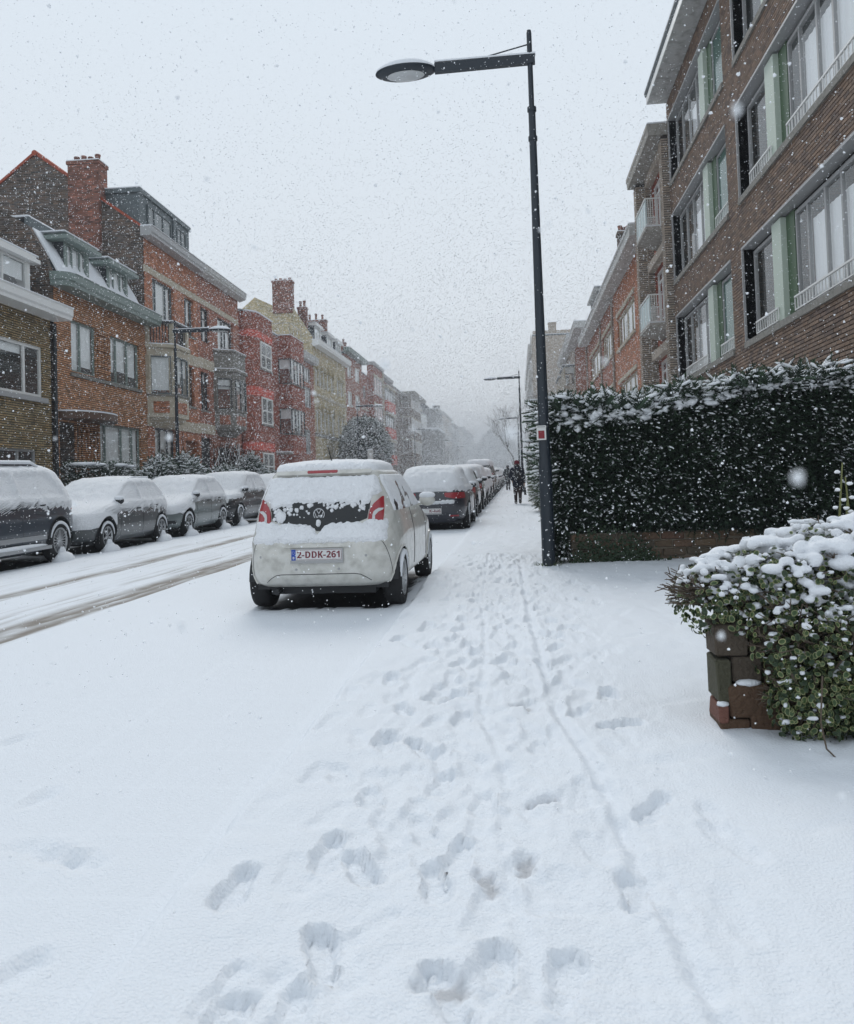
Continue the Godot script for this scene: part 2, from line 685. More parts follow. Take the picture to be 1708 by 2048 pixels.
func footprint(x: float, z: float, turn: float, l: float, w: float, depth: float, soft: float, slush := 0.0) -> void:
	var ca := cos(turn)
	var sa := sin(turn)
	var reach := l * 0.5 + 0.06
	for r in range(maxi(0, int((z - reach - ST_Z) / ST_C)), mini(ST_H, int((z + reach - ST_Z) / ST_C) + 1)):
		for k in range(maxi(0, int((x - reach - ST_X) / ST_C)), mini(ST_W, int((x + reach - ST_X) / ST_C) + 1)):
			var dx := ST_X + k * ST_C - x
			var dz := ST_Z + r * ST_C - z
			var u := (dx * sa + dz * ca) / (l * 0.5)
			var s := (dx * ca - dz * sa) / (w * 0.5)
			var waist := 1.0 - 0.30 * exp(-pow((u + 0.25) * 3.2, 2.0)) - 0.16 * ss(0.0, -1.0, u)
			var d := (1.0 - pow(pow(absf(u), 3.2) + pow(absf(s / waist), 3.2), 1.0 / 3.2))      # 0 at the rim of the sole
			d += nz.get_noise_2d(dx * 45.0 + x * 91.0, dz * 45.0 + z * 57.0) * 0.20
			var q := r * ST_W + k
			var down := ss(-soft * 0.4, soft, d)
			var rim := exp(-pow((d + 0.16) * 9.0, 2.0)) * 0.22
			stamped[q] = stamped[q] * (1.0 - 0.75 * down) - depth * down * (0.88 + 0.25 * nz2.get_noise_2d(dx * 40.0, dz * 40.0 + z)) + depth * rim * (0.4 + 0.6 * ss(-0.5, 0.8, -u))
			if slush > 0.0:
				wet[q] = maxf(wet[q], slush * ss(0.1, 0.5, d + nz.get_noise_2d(dx * 60.0, dz * 60.0) * 0.5))


func groove(pts: Array, w: float, depth: float, bank: float) -> void:
	for p in pts.size() - 1:
		var a: Vector2 = pts[p]
		var b: Vector2 = pts[p + 1]
		var ab := b - a
		var lo := Vector2(minf(a.x, b.x), minf(a.y, b.y)) - Vector2.ONE * w * 2.0
		var hi := Vector2(maxf(a.x, b.x), maxf(a.y, b.y)) + Vector2.ONE * w * 2.0
		for r in range(maxi(0, int((lo.y - ST_Z) / ST_C)), mini(ST_H, int((hi.y - ST_Z) / ST_C) + 1)):
			for k in range(maxi(0, int((lo.x - ST_X) / ST_C)), mini(ST_W, int((hi.x - ST_X) / ST_C) + 1)):
				var q := Vector2(ST_X + k * ST_C, ST_Z + r * ST_C)
				var t := (q - a).dot(ab) / ab.length_squared()
				if t < 0.0 or t >= 1.0: continue
				var off := q - a - ab * t
				var d := off.length() / w + nz.get_noise_2d(q.x * 9.0, q.y * 9.0) * 0.35
				var side := signf(off.x)
				stamped[r * ST_W + k] += -depth * exp(-d * d * 3.0) + bank * exp(-pow(d - 1.1, 2.0) * 6.0) * (1.0 if side < 0 else 0.45)


func stamp_at(x: float, z: float, a: PackedFloat32Array) -> float:
	var fx := (x - ST_X) / ST_C
	var fz := (z - ST_Z) / ST_C
	var ix := int(fx)
	var iz := int(fz)
	if fx < 0.0 or fz < 0.0 or ix >= ST_W - 1 or iz >= ST_H - 1: return 0.0
	fx -= ix
	fz -= iz
	var q := iz * ST_W + ix
	return lerpf(lerpf(a[q], a[q + 1], fx), lerpf(a[q + ST_W], a[q + ST_W + 1], fx), fz)


func pave_height(x: float, z: float) -> float:
	# z counted away from the camera
	var edge := KERB - 0.02 + nz.get_noise_2d(z * 1.3, 4.0) * 0.03
	var h := lerpf(-0.07, PAVE, ss(edge - 0.06, edge + 0.08, x))
	h += nz.get_noise_2d(x * 0.9, z * 0.7) * 0.014 + nz2.get_noise_2d(x * 3.1 + 40.0, z * 2.6) * 0.006
	var walked := ss(-1.05, -0.7, x) * ss(0.95, 0.45, x)
	h += walked * (nz.get_noise_2d(x * 6.0, z * 4.0 + 9.0) * 0.009 - 0.014 + nz2.get_noise_2d(x * 22.0, z * 17.0) * 0.0045)
	h += ss(0.9, 2.0, x) * (nz.get_noise_2d(x * 0.7 + 70.0, z * 2.4) * 0.022)
	var drift := (x + 0.98) / 0.22
	var along := (z - 10.6) / 0.9
	h += 0.075 * exp(-drift * drift - along * along) * (1.0 + 0.4 * nz.get_noise_2d(x * 7.0, z * 5.0))
	if z > 14.0: h += walked * nz2.get_noise_2d(x * 4.5, z * 2.6) * 0.020
	return h


func road_height(x: float, z: float) -> float:
	var h := nz.get_noise_2d(x * 0.6 + 200.0, z * 0.35) * 0.012
	h += nz.get_noise_2d(x * 9.0, z * 0.16) * 0.010 * ss(-3.6, -4.4, x) * ss(-8.2, -7.8, x)
	h -= 0.028 * slush_at(x, z) + 0.03 * bare_at(x, z)
	return h


func band(x: float, a: float, b: float, s: float) -> float:
	return ss(a - s, a + s, x) * ss(b + s, b - s, x)


func slush_at(x: float, z: float) -> float:
	var w := x + nz.get_noise_2d(3.0, z * 0.12) * 0.07
	var streak := nz.get_noise_2d(w * 13.0, z * 0.30)
	var fine := nz.get_noise_2d(w * 30.0 + 50.0, z * 1.4)
	var s := 0.0
	s += band(w, -5.02, -4.56, 0.07) * (0.72 + 0.75 * streak + 0.40 * fine)
	s += band(w, -6.62, -6.30, 0.07) * (0.62 + 0.75 * streak + 0.40 * fine)
	s += band(w, -5.5, -5.1, 0.2) * maxf(0.0, streak * 0.8 + 0.05)
	s += band(w, -7.3, -6.8, 0.2) * maxf(0.0, streak * 0.6)
	s += band(w, -6.2, -5.6, 0.2) * maxf(0.0, streak * 0.35 - 0.04)
	return clampf(s, 0.0, 1.0)


# ground left bare under the parked cars: [x0, x1, z0, z1]
var bare := [[-2.72, -1.34, 8.85, 11.9], [-2.85, -1.3, 20.7, 24.4], [-2.85, -1.3, 25.9, 29.6], [-10.2, -8.5, 10.9, 15.3], [-10.0, -8.5, 16.4, 20.0], [-10.0, -8.5, 20.8, 24.3], [-10.0, -8.5, 24.9, 28.5]]

func bare_at(x: float, z: float) -> float:
	if x > -1.2 or z > 31.0 or (x < -2.95 and x > -8.35): return 0.0
	var m := 0.0
	for b in bare:
		if z > b[2] - 0.3 and z < b[3] + 0.3:
			var wob := nz.get_noise_2d(x * 3.0, z * 3.0) * 0.10 + nz2.get_noise_2d(x * 11.0, z * 11.0) * 0.05
			var d: float = minf(minf(x - b[0], b[1] - x), minf(z - b[2], b[3] - z)) + wob
			m = maxf(m, ss(-0.03, 0.06, d))
	return m


func rows_from(a: float, b: float, least: float, share: float) -> PackedFloat32Array:
	var r := PackedFloat32Array()
	var z := a
	while z < b:
		r.append(z)
		z += maxf(least, z * share)
	r.append(b)
	return r


func sheet(xs: PackedFloat32Array, zs: PackedFloat32Array, high: Callable, tint: Callable) -> ArrayMesh:
	var g := Geo.new()
	var p := PackedVector3Array()
	p.resize(xs.size() * zs.size())
	var col := PackedColorArray()
	col.resize(p.size())
	var q := 0
	for z in zs:
		for x in xs:
			p[q] = Vector3(x, SLOPE * z + high.call(x, z), -z)
			col[q] = tint.call(x, z)
			q += 1
	g.grid(p, zs.size(), xs.size())
	g.c = col
	return g.mesh()


func build_ground() -> void:
	stamped.resize(ST_W * ST_H)
	wet.resize(ST_W * ST_H)
	var r := RandomNumberGenerator.new()
	r.seed = 77
	# old, snowed-in prints first, then the fresh ones
	for k in 520:
		var z := 1.7 + pow(r.randf(), 0.8) * 12.0
		var x := clampf(r.randfn(-0.22, 0.36), -1.05, 0.75)
		footprint(x, z, r.randfn(0.05, 0.25) + (PI if r.randf() < 0.5 else 0.0), r.randf_range(0.26, 0.38), r.randf_range(0.09, 0.13), r.randf_range(0.009, 0.024), 0.22)
	for k in 34:
		footprint(r.randf_range(0.4, 1.7), r.randf_range(2.4, 11.0), r.randfn(0.9, 0.6), r.randf_range(0.27, 0.5), r.randf_range(0.10, 0.17), r.randf_range(0.005, 0.014), 0.6)
	groove([Vector2(-0.5, 14.0), Vector2(-0.39, 8.54), Vector2(-0.31, 7.29), Vector2(-0.27, 5.95), Vector2(-0.26, 5.12), Vector2(-0.23, 4.64), Vector2(-0.17, 4.35), Vector2(-0.11, 3.98), Vector2(-0.08, 3.64)], 0.035, 0.016, 0.005)
	groove([Vector2(-0.09, 3.1), Vector2(-0.07, 2.81), Vector2(-0.04, 2.6), Vector2(-0.02, 2.45), Vector2(0.0, 2.2)], 0.04, 0.014, 0.005)
	groove([Vector2(0.0, 13.0), Vector2(0.08, 7.99), Vector2(0.12, 6.64), Vector2(0.15, 5.63), Vector2(0.17, 4.8), Vector2(0.22, 4.42), Vector2(0.28, 4.03), Vector2(0.32, 3.69), Vector2(0.34, 3.42), Vector2(0.36, 3.04), Vector2(0.36, 2.74), Vector2(0.42, 2.55), Vector2(0.43, 2.36), Vector2(0.47, 1.9)], 0.05, 0.026, 0.010)
	var fresh := [[-0.37, 3.73, 0.1], [-0.31, 2.81, -0.2], [-0.10, 2.33, 0.0], [0.06, 4.19, 0.1], [-0.18, 3.5, 0.0], [-0.57, 2.9, -0.5], [-0.34, 4.73, 0.1], [-0.47, 5.62, 0.0], [-0.69, 4.86, -0.3], [-0.72, 4.29, 0.0], [-0.52, 4.19, -0.5], [-0.39, 3.23, -0.3], [-0.65, 3.54, -0.2], [-0.22, 2.21, -0.4], [0.08, 2.29, 0.2], [0.32, 2.77, 0.0], [0.48, 3.44, 0.5], [0.48, 4.52, 1.2], [0.3, 4.79, 0.3], [0.04, 4.93, 0.0], [0.19, 5.4, 0.2], [-0.86, 5.55, 0.0], [-0.44, 6.68, 0.0], [-0.07, 5.58, 0.0], [0.27, 6.05, 0.4], [-0.25, 3.0, 0.1], [-0.95, 2.72, 0.0], [-0.71, 3.02, 0.0], [-0.59, 2.39, -0.3], [-0.78, 2.07, 0.2], [-0.69, 4.27, 0.1], [-0.61, 2.12, 0.0]]
	for f in fresh:
		footprint(f[0], f[1], f[2] + (PI if r.randf() < 0.5 else 0.0), r.randf_range(0.26, 0.30), r.randf_range(0.095, 0.112), r.randf_range(0.032, 0.046), r.randf_range(0.05, 0.10))
	for k in 170:
		footprint(clampf(r.randfn(-0.15, 0.33), -1.0, 0.6), r.randf_range(5.0, 13.8), r.randfn(0.05, 0.2) + (PI if r.randf() < 0.5 else 0.0), r.randf_range(0.26, 0.31), r.randf_range(0.095, 0.12), r.randf_range(0.024, 0.044), 0.10)
	for f in [[-0.02, 2.95, 0.1], [-0.14, 2.82, -0.4], [0.06, 3.50, 1.1], [-0.24, 2.25, 1.3], [-0.02, 4.93, 1.2]]:
		footprint(f[0], f[1], f[2], 0.17, 0.085, 0.03, 0.3, 0.6)
	# the great snowfield under and round everything
	var far := Geo.new()
	far.quad(Vector3(-150, gy(30) - 0.16, 30), Vector3(150, gy(30) - 0.16, 30), Vector3(150, gy(-560) - 0.16, -560), Vector3(-150, gy(-560) - 0.16, -560))
	tag(part("ground", far.mesh(), M.snow, self), "snow-covered ground under the whole street", "ground", "", "structure")
	var none := func(_x, _z): return Color(0.735, 0.765, 0.805)
	# carriageway
	var xs := PackedFloat32Array()
	var x := -10.5
	while x < -1.06:
		xs.append(x)
		x += 0.06 if x < -4.0 else 0.028
	xs.append(-1.06)
	var slush := Color(0.175, 0.150, 0.12)
	var white := Color(0.735, 0.765, 0.805)
	var road_tint := func(px, pz):
		return white.lerp(slush, minf(0.92, 1.15 * slush_at(px, pz))).lerp(Color(0.042, 0.042, 0.044), bare_at(px, pz))
	var zs := PackedFloat32Array([-3.0, 0.0, 1.0])
	zs.append_array(rows_from(1.6, 60.0, 0.03, 0.014))
	zs.append_array(rows_from(62.0, 520.0, 2.0, 0.05))
	var near_prints := [[-2.13, 3.60, 0.0], [-1.85, 3.1, 1.9], [-1.74, 3.03, 1.9], [-1.62, 2.99, 1.8], [-2.75, 4.4, 0.4], [-1.45, 2.3, 0.3]]
	var road_high := func(px, pz):
		var h := road_height(px, pz)
		if pz < 4.8 and px > -3.0:
			for f in near_prints:
				var dx: float = px - f[0]
				var dz: float = pz - f[1]
				if dx * dx + dz * dz < 0.05:
					var u := (dx * sin(f[2]) + dz * cos(f[2])) / 0.12
					var s := (dx * cos(f[2]) - dz * sin(f[2])) / 0.055
					var d := 1.0 - sqrt(u * u + s * s) + nz.get_noise_2d(px * 30.0, pz * 30.0) * 0.3
					h += -0.024 * ss(-0.1, 0.25, d) + 0.008 * exp(-pow((d + 0.35) * 5.0, 2.0))
		return h
	tag(part("road", sheet(xs, zs, road_high, road_tint), M.ground, self), "snowy carriageway with two brown slush tyre tracks", "road", "", "structure")
	# pavement on the right, fine near the camera
	xs = PackedFloat32Array()
	x = -1.34
	while x < 1.75:
		xs.append(x)
		x += 0.0135
	while x < 6.4:
		xs.append(x)
		x += maxf(0.02, (x - 1.5) * 0.06)
	var pave_high := func(px, pz): return pave_height(px, pz) + stamp_at(px, pz, stamped)
	var pave_tint := func(px, pz): return white.lerp(Color(0.30, 0.29, 0.29), stamp_at(px, pz, wet))
	zs = PackedFloat32Array([-3.0, 0.0, 1.0])
	zs.append_array(rows_from(1.5, 14.0, 0.0125, 0.0062))
	tag(part("pavement", sheet(xs, zs, pave_high, pave_tint), M.ground, self), "trodden snowy pavement full of footprints beside the kerb", "pavement", "", "structure")
	xs = PackedFloat32Array()
	x = -1.34
	while x < 6.4:
		xs.append(x)
		x += 0.06 if x < 1.5 else 0.5
	var far_pave := func(px, pz): return pave_height(px, pz)
	zs = rows_from(14.0, 520.0, 0.09, 0.008)
	tag(part("pavement", sheet(xs, zs, far_pave, none), M.ground, self), "snowy pavement running on past the hedge to the far end", "pavement", "", "structure")
	# pavement and front gardens on the far side of the street
	xs = PackedFloat32Array([-10.62, -10.5, -10.4, -10.3, -10.1])
	for k in 16: xs.insert(0, -10.9 - k * 0.5)
	xs.sort()
	var left_high := func(px, pz): return lerpf(-0.05, 0.12, ss(-10.3, -10.5, px)) + nz.get_noise_2d(px * 0.8, pz * 0.5) * 0.02
	zs = rows_from(6.0, 520.0, 0.35, 0.015)
	tag(part("pavement", sheet(xs, zs, left_high, none), M.ground, self), "snowy pavement and front gardens along the houses on the left", "pavement", "", "structure")


# ------------------------------------------------------------------ house kit
# A house stands in its own frame: x along the street, y up, z out of the facade towards the street.
# s is the distance along the street; hx() turns it into the house's own x.
class House:
	var n: Node3D
	var left: bool
	var s0: float
	var s1: float
	func hx(s: float) -> float:
		return s - s0 if left else s1 - s
	func bx(g: Geo, sa: float, sb: float, y0: float, y1: float, z0: float, z1: float) -> void:
		g.box(minf(hx(sa), hx(sb)), maxf(hx(sa), hx(sb)), y0, y1, z0, z1)
	func ext(g: Geo, prof: Array, sa: float, sb: float) -> void:
		g.ext(PackedVector2Array(prof), minf(hx(sa), hx(sb)), maxf(hx(sa), hx(sb)))


func house(called: String, label: String, category: String, left: bool, s0: float, s1: float, face: float, group := "") -> House:
	var h := House.new()
	h.left = left
	h.s0 = s0
	h.s1 = s1
	var o := thing(called, label, category, Vector3.ZERO, 0.0, group)
	if left:
		if s0 < 47.0:
			var a := deg_to_rad(1.07)
			var u := Vector3(-sin(a), 0, -cos(a))
			o.transform = Transform3D(Basis(u, Vector3.UP, Vector3(cos(a), 0, -sin(a))), Vector3(-15.5, SLOPE * s0, -35.0) + u * (s0 - 35.0))
		else:
			o.transform = Transform3D(Basis(Vector3(0, 0, -1), Vector3.UP, Vector3(1, 0, 0)), Vector3(face, SLOPE * s0, -s0))
	else:
		o.transform = Transform3D(Basis(Vector3(0, 0, 1), Vector3.UP, Vector3(-1, 0, 0)), Vector3(face, SLOPE * s1, -s1))
	h.n = o
	return h


func cuts(a: float, b: float, at: Array) -> Array:
	var r := [a, b]
	for q in at:
		if q > a + 0.001 and q < b - 0.001 and not r.has(q): r.append(q)
	r.sort()
	return r


func facade(h: House, g: Geo, sa: float, sb: float, y0: float, y1: float, z: float, opens: Array, depth := 0.16) -> void:
	var xa := minf(h.hx(sa), h.hx(sb))
	var xb := maxf(h.hx(sa), h.hx(sb))
	var holes := []
	var ex := []
	var ey := []
	for o in opens:
		var q := [minf(h.hx(o[0]), h.hx(o[1])), maxf(h.hx(o[0]), h.hx(o[1])), o[2], o[3]]
		holes.append(q)
		ex.append_array([q[0], q[1]])
		ey.append_array([q[2], q[3]])
	var us := cuts(xa, xb, ex)
	var vs := cuts(y0, y1, ey)
	for a in us.size() - 1:
		for b in vs.size() - 1:
			var mx: float = (us[a] + us[a + 1]) * 0.5
			var my: float = (vs[b] + vs[b + 1]) * 0.5
			var open := false
			for q in holes:
				if mx > q[0] and mx < q[1] and my > q[2] and my < q[3]: open = true
			if not open:
				g.quad(Vector3(us[a], vs[b], z), Vector3(us[a + 1], vs[b], z), Vector3(us[a + 1], vs[b + 1], z), Vector3(us[a], vs[b + 1], z))
	for q in holes:
		var d := z - depth
		g.quad(Vector3(q[0], q[2], d), Vector3(q[0], q[2], z), Vector3(q[0], q[3], z), Vector3(q[0], q[3], d))
		g.quad(Vector3(q[1], q[2], z), Vector3(q[1], q[2], d), Vector3(q[1], q[3], d), Vector3(q[1], q[3], z))
		g.quad(Vector3(q[0], q[2], z), Vector3(q[0], q[2], d), Vector3(q[1], q[2], d), Vector3(q[1], q[2], z))
		g.quad(Vector3(q[0], q[3], d), Vector3(q[0], q[3], z), Vector3(q[1], q[3], z), Vector3(q[1], q[3], d))


# a window in the plane z: o = [s0, s1, y0, y1]; cols: shares across; bars: transoms as shares of the height; cloth: per column, share of the height covered by a curtain
func window(h: House, o: Array, z: float, cols: Array, bars: Array, mat: Material, cloth := [], fw := 0.06, glass: Material = null, drape: Material = null) -> MeshInstance3D:
	var xa := minf(h.hx(o[0]), h.hx(o[1]))
	var xb := maxf(h.hx(o[0]), h.hx(o[1]))
	return window_at(h.n, xa, xb, o[2], o[3], z, cols, bars, mat, cloth, fw, glass, drape, not h.left)


func window_at(parent: Node3D, xa: float, xb: float, y0: float, y1: float, z: float, cols: Array, bars: Array, mat: Material, cloth := [], fw := 0.06, glass: Material = null, drape: Material = null, mirror := false) -> MeshInstance3D:
	var g := Geo.new()
	var d0 := z - 0.04
	var d1 := z + 0.035
	g.box(xa, xb, y0, y0 + fw, d0, d1)
	g.box(xa, xb, y1 - fw, y1, d0, d1)
	g.box(xa, xa + fw, y0 + fw, y1 - fw, d0, d1)
	g.box(xb - fw, xb, y0 + fw, y1 - fw, d0, d1)
	var total := 0.0
	for q in cols: total += q
	var xs := [xa + fw * 0.5]
	var run := 0.0
	for q in cols.size():
		run += cols[q if not mirror else cols.size() - 1 - q]
		xs.append(xa + (xb - xa) * run / total)
	xs[xs.size() - 1] = xb - fw * 0.5
	for q in range(1, xs.size() - 1):
		g.box(xs[q] - fw * 0.55, xs[q] + fw * 0.55, y0 + fw, y1 - fw, d0 + 0.004, d1 - 0.006)
	for b in bars:
		var yy: float = lerpf(y0, y1, b)
		for q in xs.size() - 1:
			g.box(xs[q] + fw * 0.55, xs[q + 1] - fw * 0.55, yy - fw * 0.4, yy + fw * 0.4, d0 + 0.008, d1 - 0.01)
	var w := part("window", g.mesh(), mat, parent)
	for q in xs.size() - 1:
		var p := Geo.new()
		p.quad(Vector3(xs[q], y0 + fw * 0.5, z), Vector3(xs[q + 1], y0 + fw * 0.5, z), Vector3(xs[q + 1], y1 - fw * 0.5, z), Vector3(xs[q], y1 - fw * 0.5, z))
		part("pane", p.mesh(), glass if glass else M.glass, w)
		var cq := q if not mirror else xs.size() - 2 - q
		if cq < cloth.size() and cloth[cq] > 0.0:
			var k := Geo.new()
			var top := y1 - fw
			var low := lerpf(y1, y0, minf(cloth[cq], 1.0))
			if cloth[cq] < 0.0: low = y0
			if cloth[cq] > 1.0:      # from the bottom, leaving the top dark
				low = y0
				top = lerpf(y0, y1, cloth[cq] - 1.0)
			var folds := 7
			for e in folds:
				var a: float = lerpf(xs[q] + 0.01, xs[q + 1] - 0.01, float(e) / folds)
				var b: float = lerpf(xs[q] + 0.01, xs[q + 1] - 0.01, float(e + 1) / folds)
				var za := z - 0.07 - (0.018 if e % 2 else 0.0)
				var zb := z - 0.07 - (0.0 if e % 2 else 0.018)
				k.quad(Vector3(a, low, za), Vector3(b, low, zb), Vector3(b, top, zb), Vector3(a, top, za))
			part("curtain", k.mesh(), drape if drape else M.curtain, w)
	return w


func slab(h: House, called: String, mat: Material, sa: float, sb: float, y0: float, y1: float, z0: float, z1: float) -> MeshInstance3D:
	var g := Geo.new()
	h.bx(g, sa, sb, y0, y1, z0, z1)
	return part(called, g.mesh(), mat, h.n)


func rolled(h: House, called: String, mat: Material, prof: Array, sa: float, sb: float) -> MeshInstance3D:
	var g := Geo.new()
	h.ext(g, prof, sa, sb)
	return part(called, g.mesh(), mat, h.n)


func snow_on(h: House, sa: float, sb: float, y: float, z0: float, z1: float, t := 0.05) -> void:
	rolled(h, "snow", M.snow, [Vector2(z0, y + 0.003), Vector2(z1 + 0.01, y + 0.003), Vector2(z1 + 0.018, y + t * 0.4), Vector2(z1 - 0.01, y + t * 0.85), Vector2(z1 - 0.05, y + t), Vector2(z0, y + t)], sa, sb)


func shell(h: House, mat: Material, y1: float, depth: float, roof := true, sa := -1.0, sb := -1.0) -> void:
	# side and back walls, and a flat roof under snow
	if sa < 0.0:
		sa = h.s0
		sb = h.s1
	var g := Geo.new()
	h.bx(g, sa, sa + 0.25, -0.5, y1 - 0.002, -depth, -0.02)
	h.bx(g, sb - 0.25, sb, -0.5, y1 - 0.002, -depth, -0.02)
	h.bx(g, sa + 0.25, sb - 0.25, -0.5, y1 - 0.002, -depth, -depth + 0.25)
	part("side_wall", g.mesh(), mat, h.n)
	if roof:
		var r := slab(h, "roof", M.zinc, sa, sb, y1, y1 + 0.15, -depth, -0.03)
		var q := Geo.new()
		h.bx(q, sa, sb, y1 + 0.153, y1 + 0.22, -depth, -0.03)
		part("snow", q.mesh(), M.snow, r)


func chimney(h: House, s: float, z: float, w: float, d: float, y0: float, y1: float, pots: int, mat: Material, pot_h := 0.35) -> void:
	var g := Geo.new()
	h.bx(g, s - w / 2, s + w / 2, y0, y1 - 0.14, z - d / 2, z + d / 2)
	h.bx(g, s - w / 2 - 0.05, s + w / 2 + 0.05, y1 - 0.14, y1, z - d / 2 - 0.05, z + d / 2 + 0.05)
	var c := part("chimney", g.mesh(), mat, h.n)
	var q := Geo.new()
	h.bx(q, s - w / 2 - 0.04, s + w / 2 + 0.04, y1 + 0.002, y1 + 0.05, z - d / 2 - 0.04, z + d / 2 + 0.04)
	part("snow", q.mesh(), M.snow, c)
	for k in pots:
		var f := (k + 0.5) / pots - 0.5
		var pg := Geo.new()
		var hh := pot_h * (1.0 + 0.18 * sin(k * 2.7))
		var x := h.hx(s)
		var zz := z
		if d >= w: zz += f * d * 0.92
		else: x += f * w * 0.92
		pg.lathe([[0.10, 0.0], [0.105, hh * 0.75], [0.125, hh * 0.78], [0.125, hh], [0.07, hh]], 10, Transform3D(Basis.IDENTITY, Vector3(x, y1 + 0.03, zz)))
		part("chimney_pot", pg.mesh(), M.b_chim, c)


func railing(parent: Node3D, a: Vector3, b: Vector3, high: float, gap: float, mat: Material, bars := true) -> void:
	var g := Geo.new()
	g.bar(a + Vector3(0, high, 0), b + Vector3(0, high, 0), 0.04, 0.035)
	g.bar(a + Vector3(0, 0.05, 0), b + Vector3(0, 0.05, 0), 0.03, 0.025)
	var n := int(a.distance_to(b) / gap)
	for k in n + 1:
		var p := a.lerp(b, float(k) / n)
		if bars or k % 8 == 0 or k == n:
			g.box(p.x - 0.010, p.x + 0.010, p.y + 0.06, p.y + high - 0.02, p.z - 0.010, p.z + 0.010)
	part("railing", g.mesh(), mat, parent)


func downpipe(h: House, s: float, z: float, y0: float, y1: float, mat: Material, r := 0.055) -> void:
	var g := Geo.new()
	g.tube([Vector3(h.hx(s), y0, z), Vector3(h.hx(s), y1, z)], [r, r], 8)
	for k in 4:
		var y := lerpf(y0, y1, (k + 0.5) / 4.0)
		g.lathe([[r * 1.3, y - 0.04], [r * 1.3, y + 0.04]], 8, Transform3D(Basis.IDENTITY, Vector3(h.hx(s), 0, z)))
	part("downpipe", g.mesh(), mat, h.n)


# trapezoid bay: plan points from far-left to far-right as [s, z]
func bay_ring(h: House, g: Geo, plan: Array, y0: float, y1: float, lid := true) -> void:
	for k in plan.size() - 1:
		var a := Vector3(h.hx(plan[k][0]), 0, plan[k][1])
		var b := Vector3(h.hx(plan[k + 1][0]), 0, plan[k + 1][1])
		if h.left: g.quad(a + Vector3(0, y0, 0), b + Vector3(0, y0, 0), b + Vector3(0, y1, 0), a + Vector3(0, y1, 0))
		else: g.quad(b + Vector3(0, y0, 0), a + Vector3(0, y0, 0), a + Vector3(0, y1, 0), b + Vector3(0, y1, 0))
	if lid:
		var n := plan.size()
		for e in [[y0, false], [y1, true]]:
			for k in range(1, n - 1):
				var a := Vector3(h.hx(plan[0][0]), e[0], plan[0][1])
				var b := Vector3(h.hx(plan[k][0]), e[0], plan[k][1])
				var d := Vector3(h.hx(plan[k + 1][0]), e[0], plan[k + 1][1])
				if e[1] == h.left: g.tri(a, b, d)
				else: g.tri(a, d, b)


# a window set in one slanted face of a bay
func bay_window(h: House, a: Array, b: Array, y0: float, y1: float, cols: Array, bars: Array, mat: Material, cloth := [], inset := 0.12, glass: Material = null) -> void:
	var pa := Vector3(h.hx(a[0]), 0, a[1])
	var pb := Vector3(h.hx(b[0]), 0, b[1])
	if not h.left:
		var t := pa
		pa = pb
		pb = t
	var l := pa.distance_to(pb)
	var w := window_at(h.n, inset, l - inset, y0, y1, 0.012, cols, bars, mat, cloth, 0.05, glass)
	var x := (pb - pa) / l
	w.transform = Transform3D(Basis(x, Vector3.UP, x.cross(Vector3.UP)), pa)


func grown(plan: Array, mid: float, by: float) -> Array:
	var r := []
	for p in plan: r.append([p[0] + signf(p[0] - mid) * by * (1.0 if p[1] < 0.01 else 0.6), p[1] + (by if p[1] > 0.01 else 0.0)])
	return r


func dormer(h: House, sa: float, sb: float, y0: float, y1: float, z: float, back: float, over: float, mat: Material, cheek: Material, cols: Array, cloth: Array, win: Material) -> void:
	var f := Geo.new()
	h.bx(f, sa - over, sb + over, y1, y1 + 0.13, back, z + over * 0.8)
	h.bx(f, sa - over * 0.6, sb + over * 0.6, y1 + 0.13, y1 + 0.24, back, z + over * 0.55)
	h.bx(f, sa - 0.01, sa + 0.16, y0, y1, z - 0.02, z + 0.03)
	h.bx(f, sb - 0.16, sb + 0.01, y0, y1, z - 0.02, z + 0.03)
	var d := part("dormer", f.mesh(), mat, h.n)
	for e in [sa, sb - 0.12]:
		var g := Geo.new()
		h.bx(g, e, e + 0.12, y0, y1, back, z)
		part("dormer_cheek", g.mesh(), cheek, d)
	var q := Geo.new()
	h.bx(q, sa - over, sb + over, y1 + 0.245, y1 + 0.29, back, z + over * 0.6)
	part("snow", q.mesh(), M.snow, d)
	window(h, [sa + 0.16, sb - 0.16, y0 + 0.05, y1 - 0.02], z - 0.03, cols, [], win, cloth, 0.05)


func cornice(h: House, mat: Material, sa: float, sb: float, y: float, z: float, deep: float, lip := 0.0) -> void:
	# boxed eaves: soffit at y, face deep high, with a gutter moulding and snow on top
	var prof := [Vector2(-0.02, y), Vector2(z - 0.05, y), Vector2(z - 0.05, y + deep * 0.25), Vector2(z, y + deep * 0.4), Vector2(z, y + deep * 0.9), Vector2(z + 0.03, y + deep), Vector2(-0.02, y + deep)]
	if lip > 0.0: prof.insert(1, Vector2(0.08, y - lip))
	rolled(h, "cornice", mat, prof, sa, sb)
	snow_on(h, sa, sb, y + deep, -0.02, z + 0.02, 0.05)


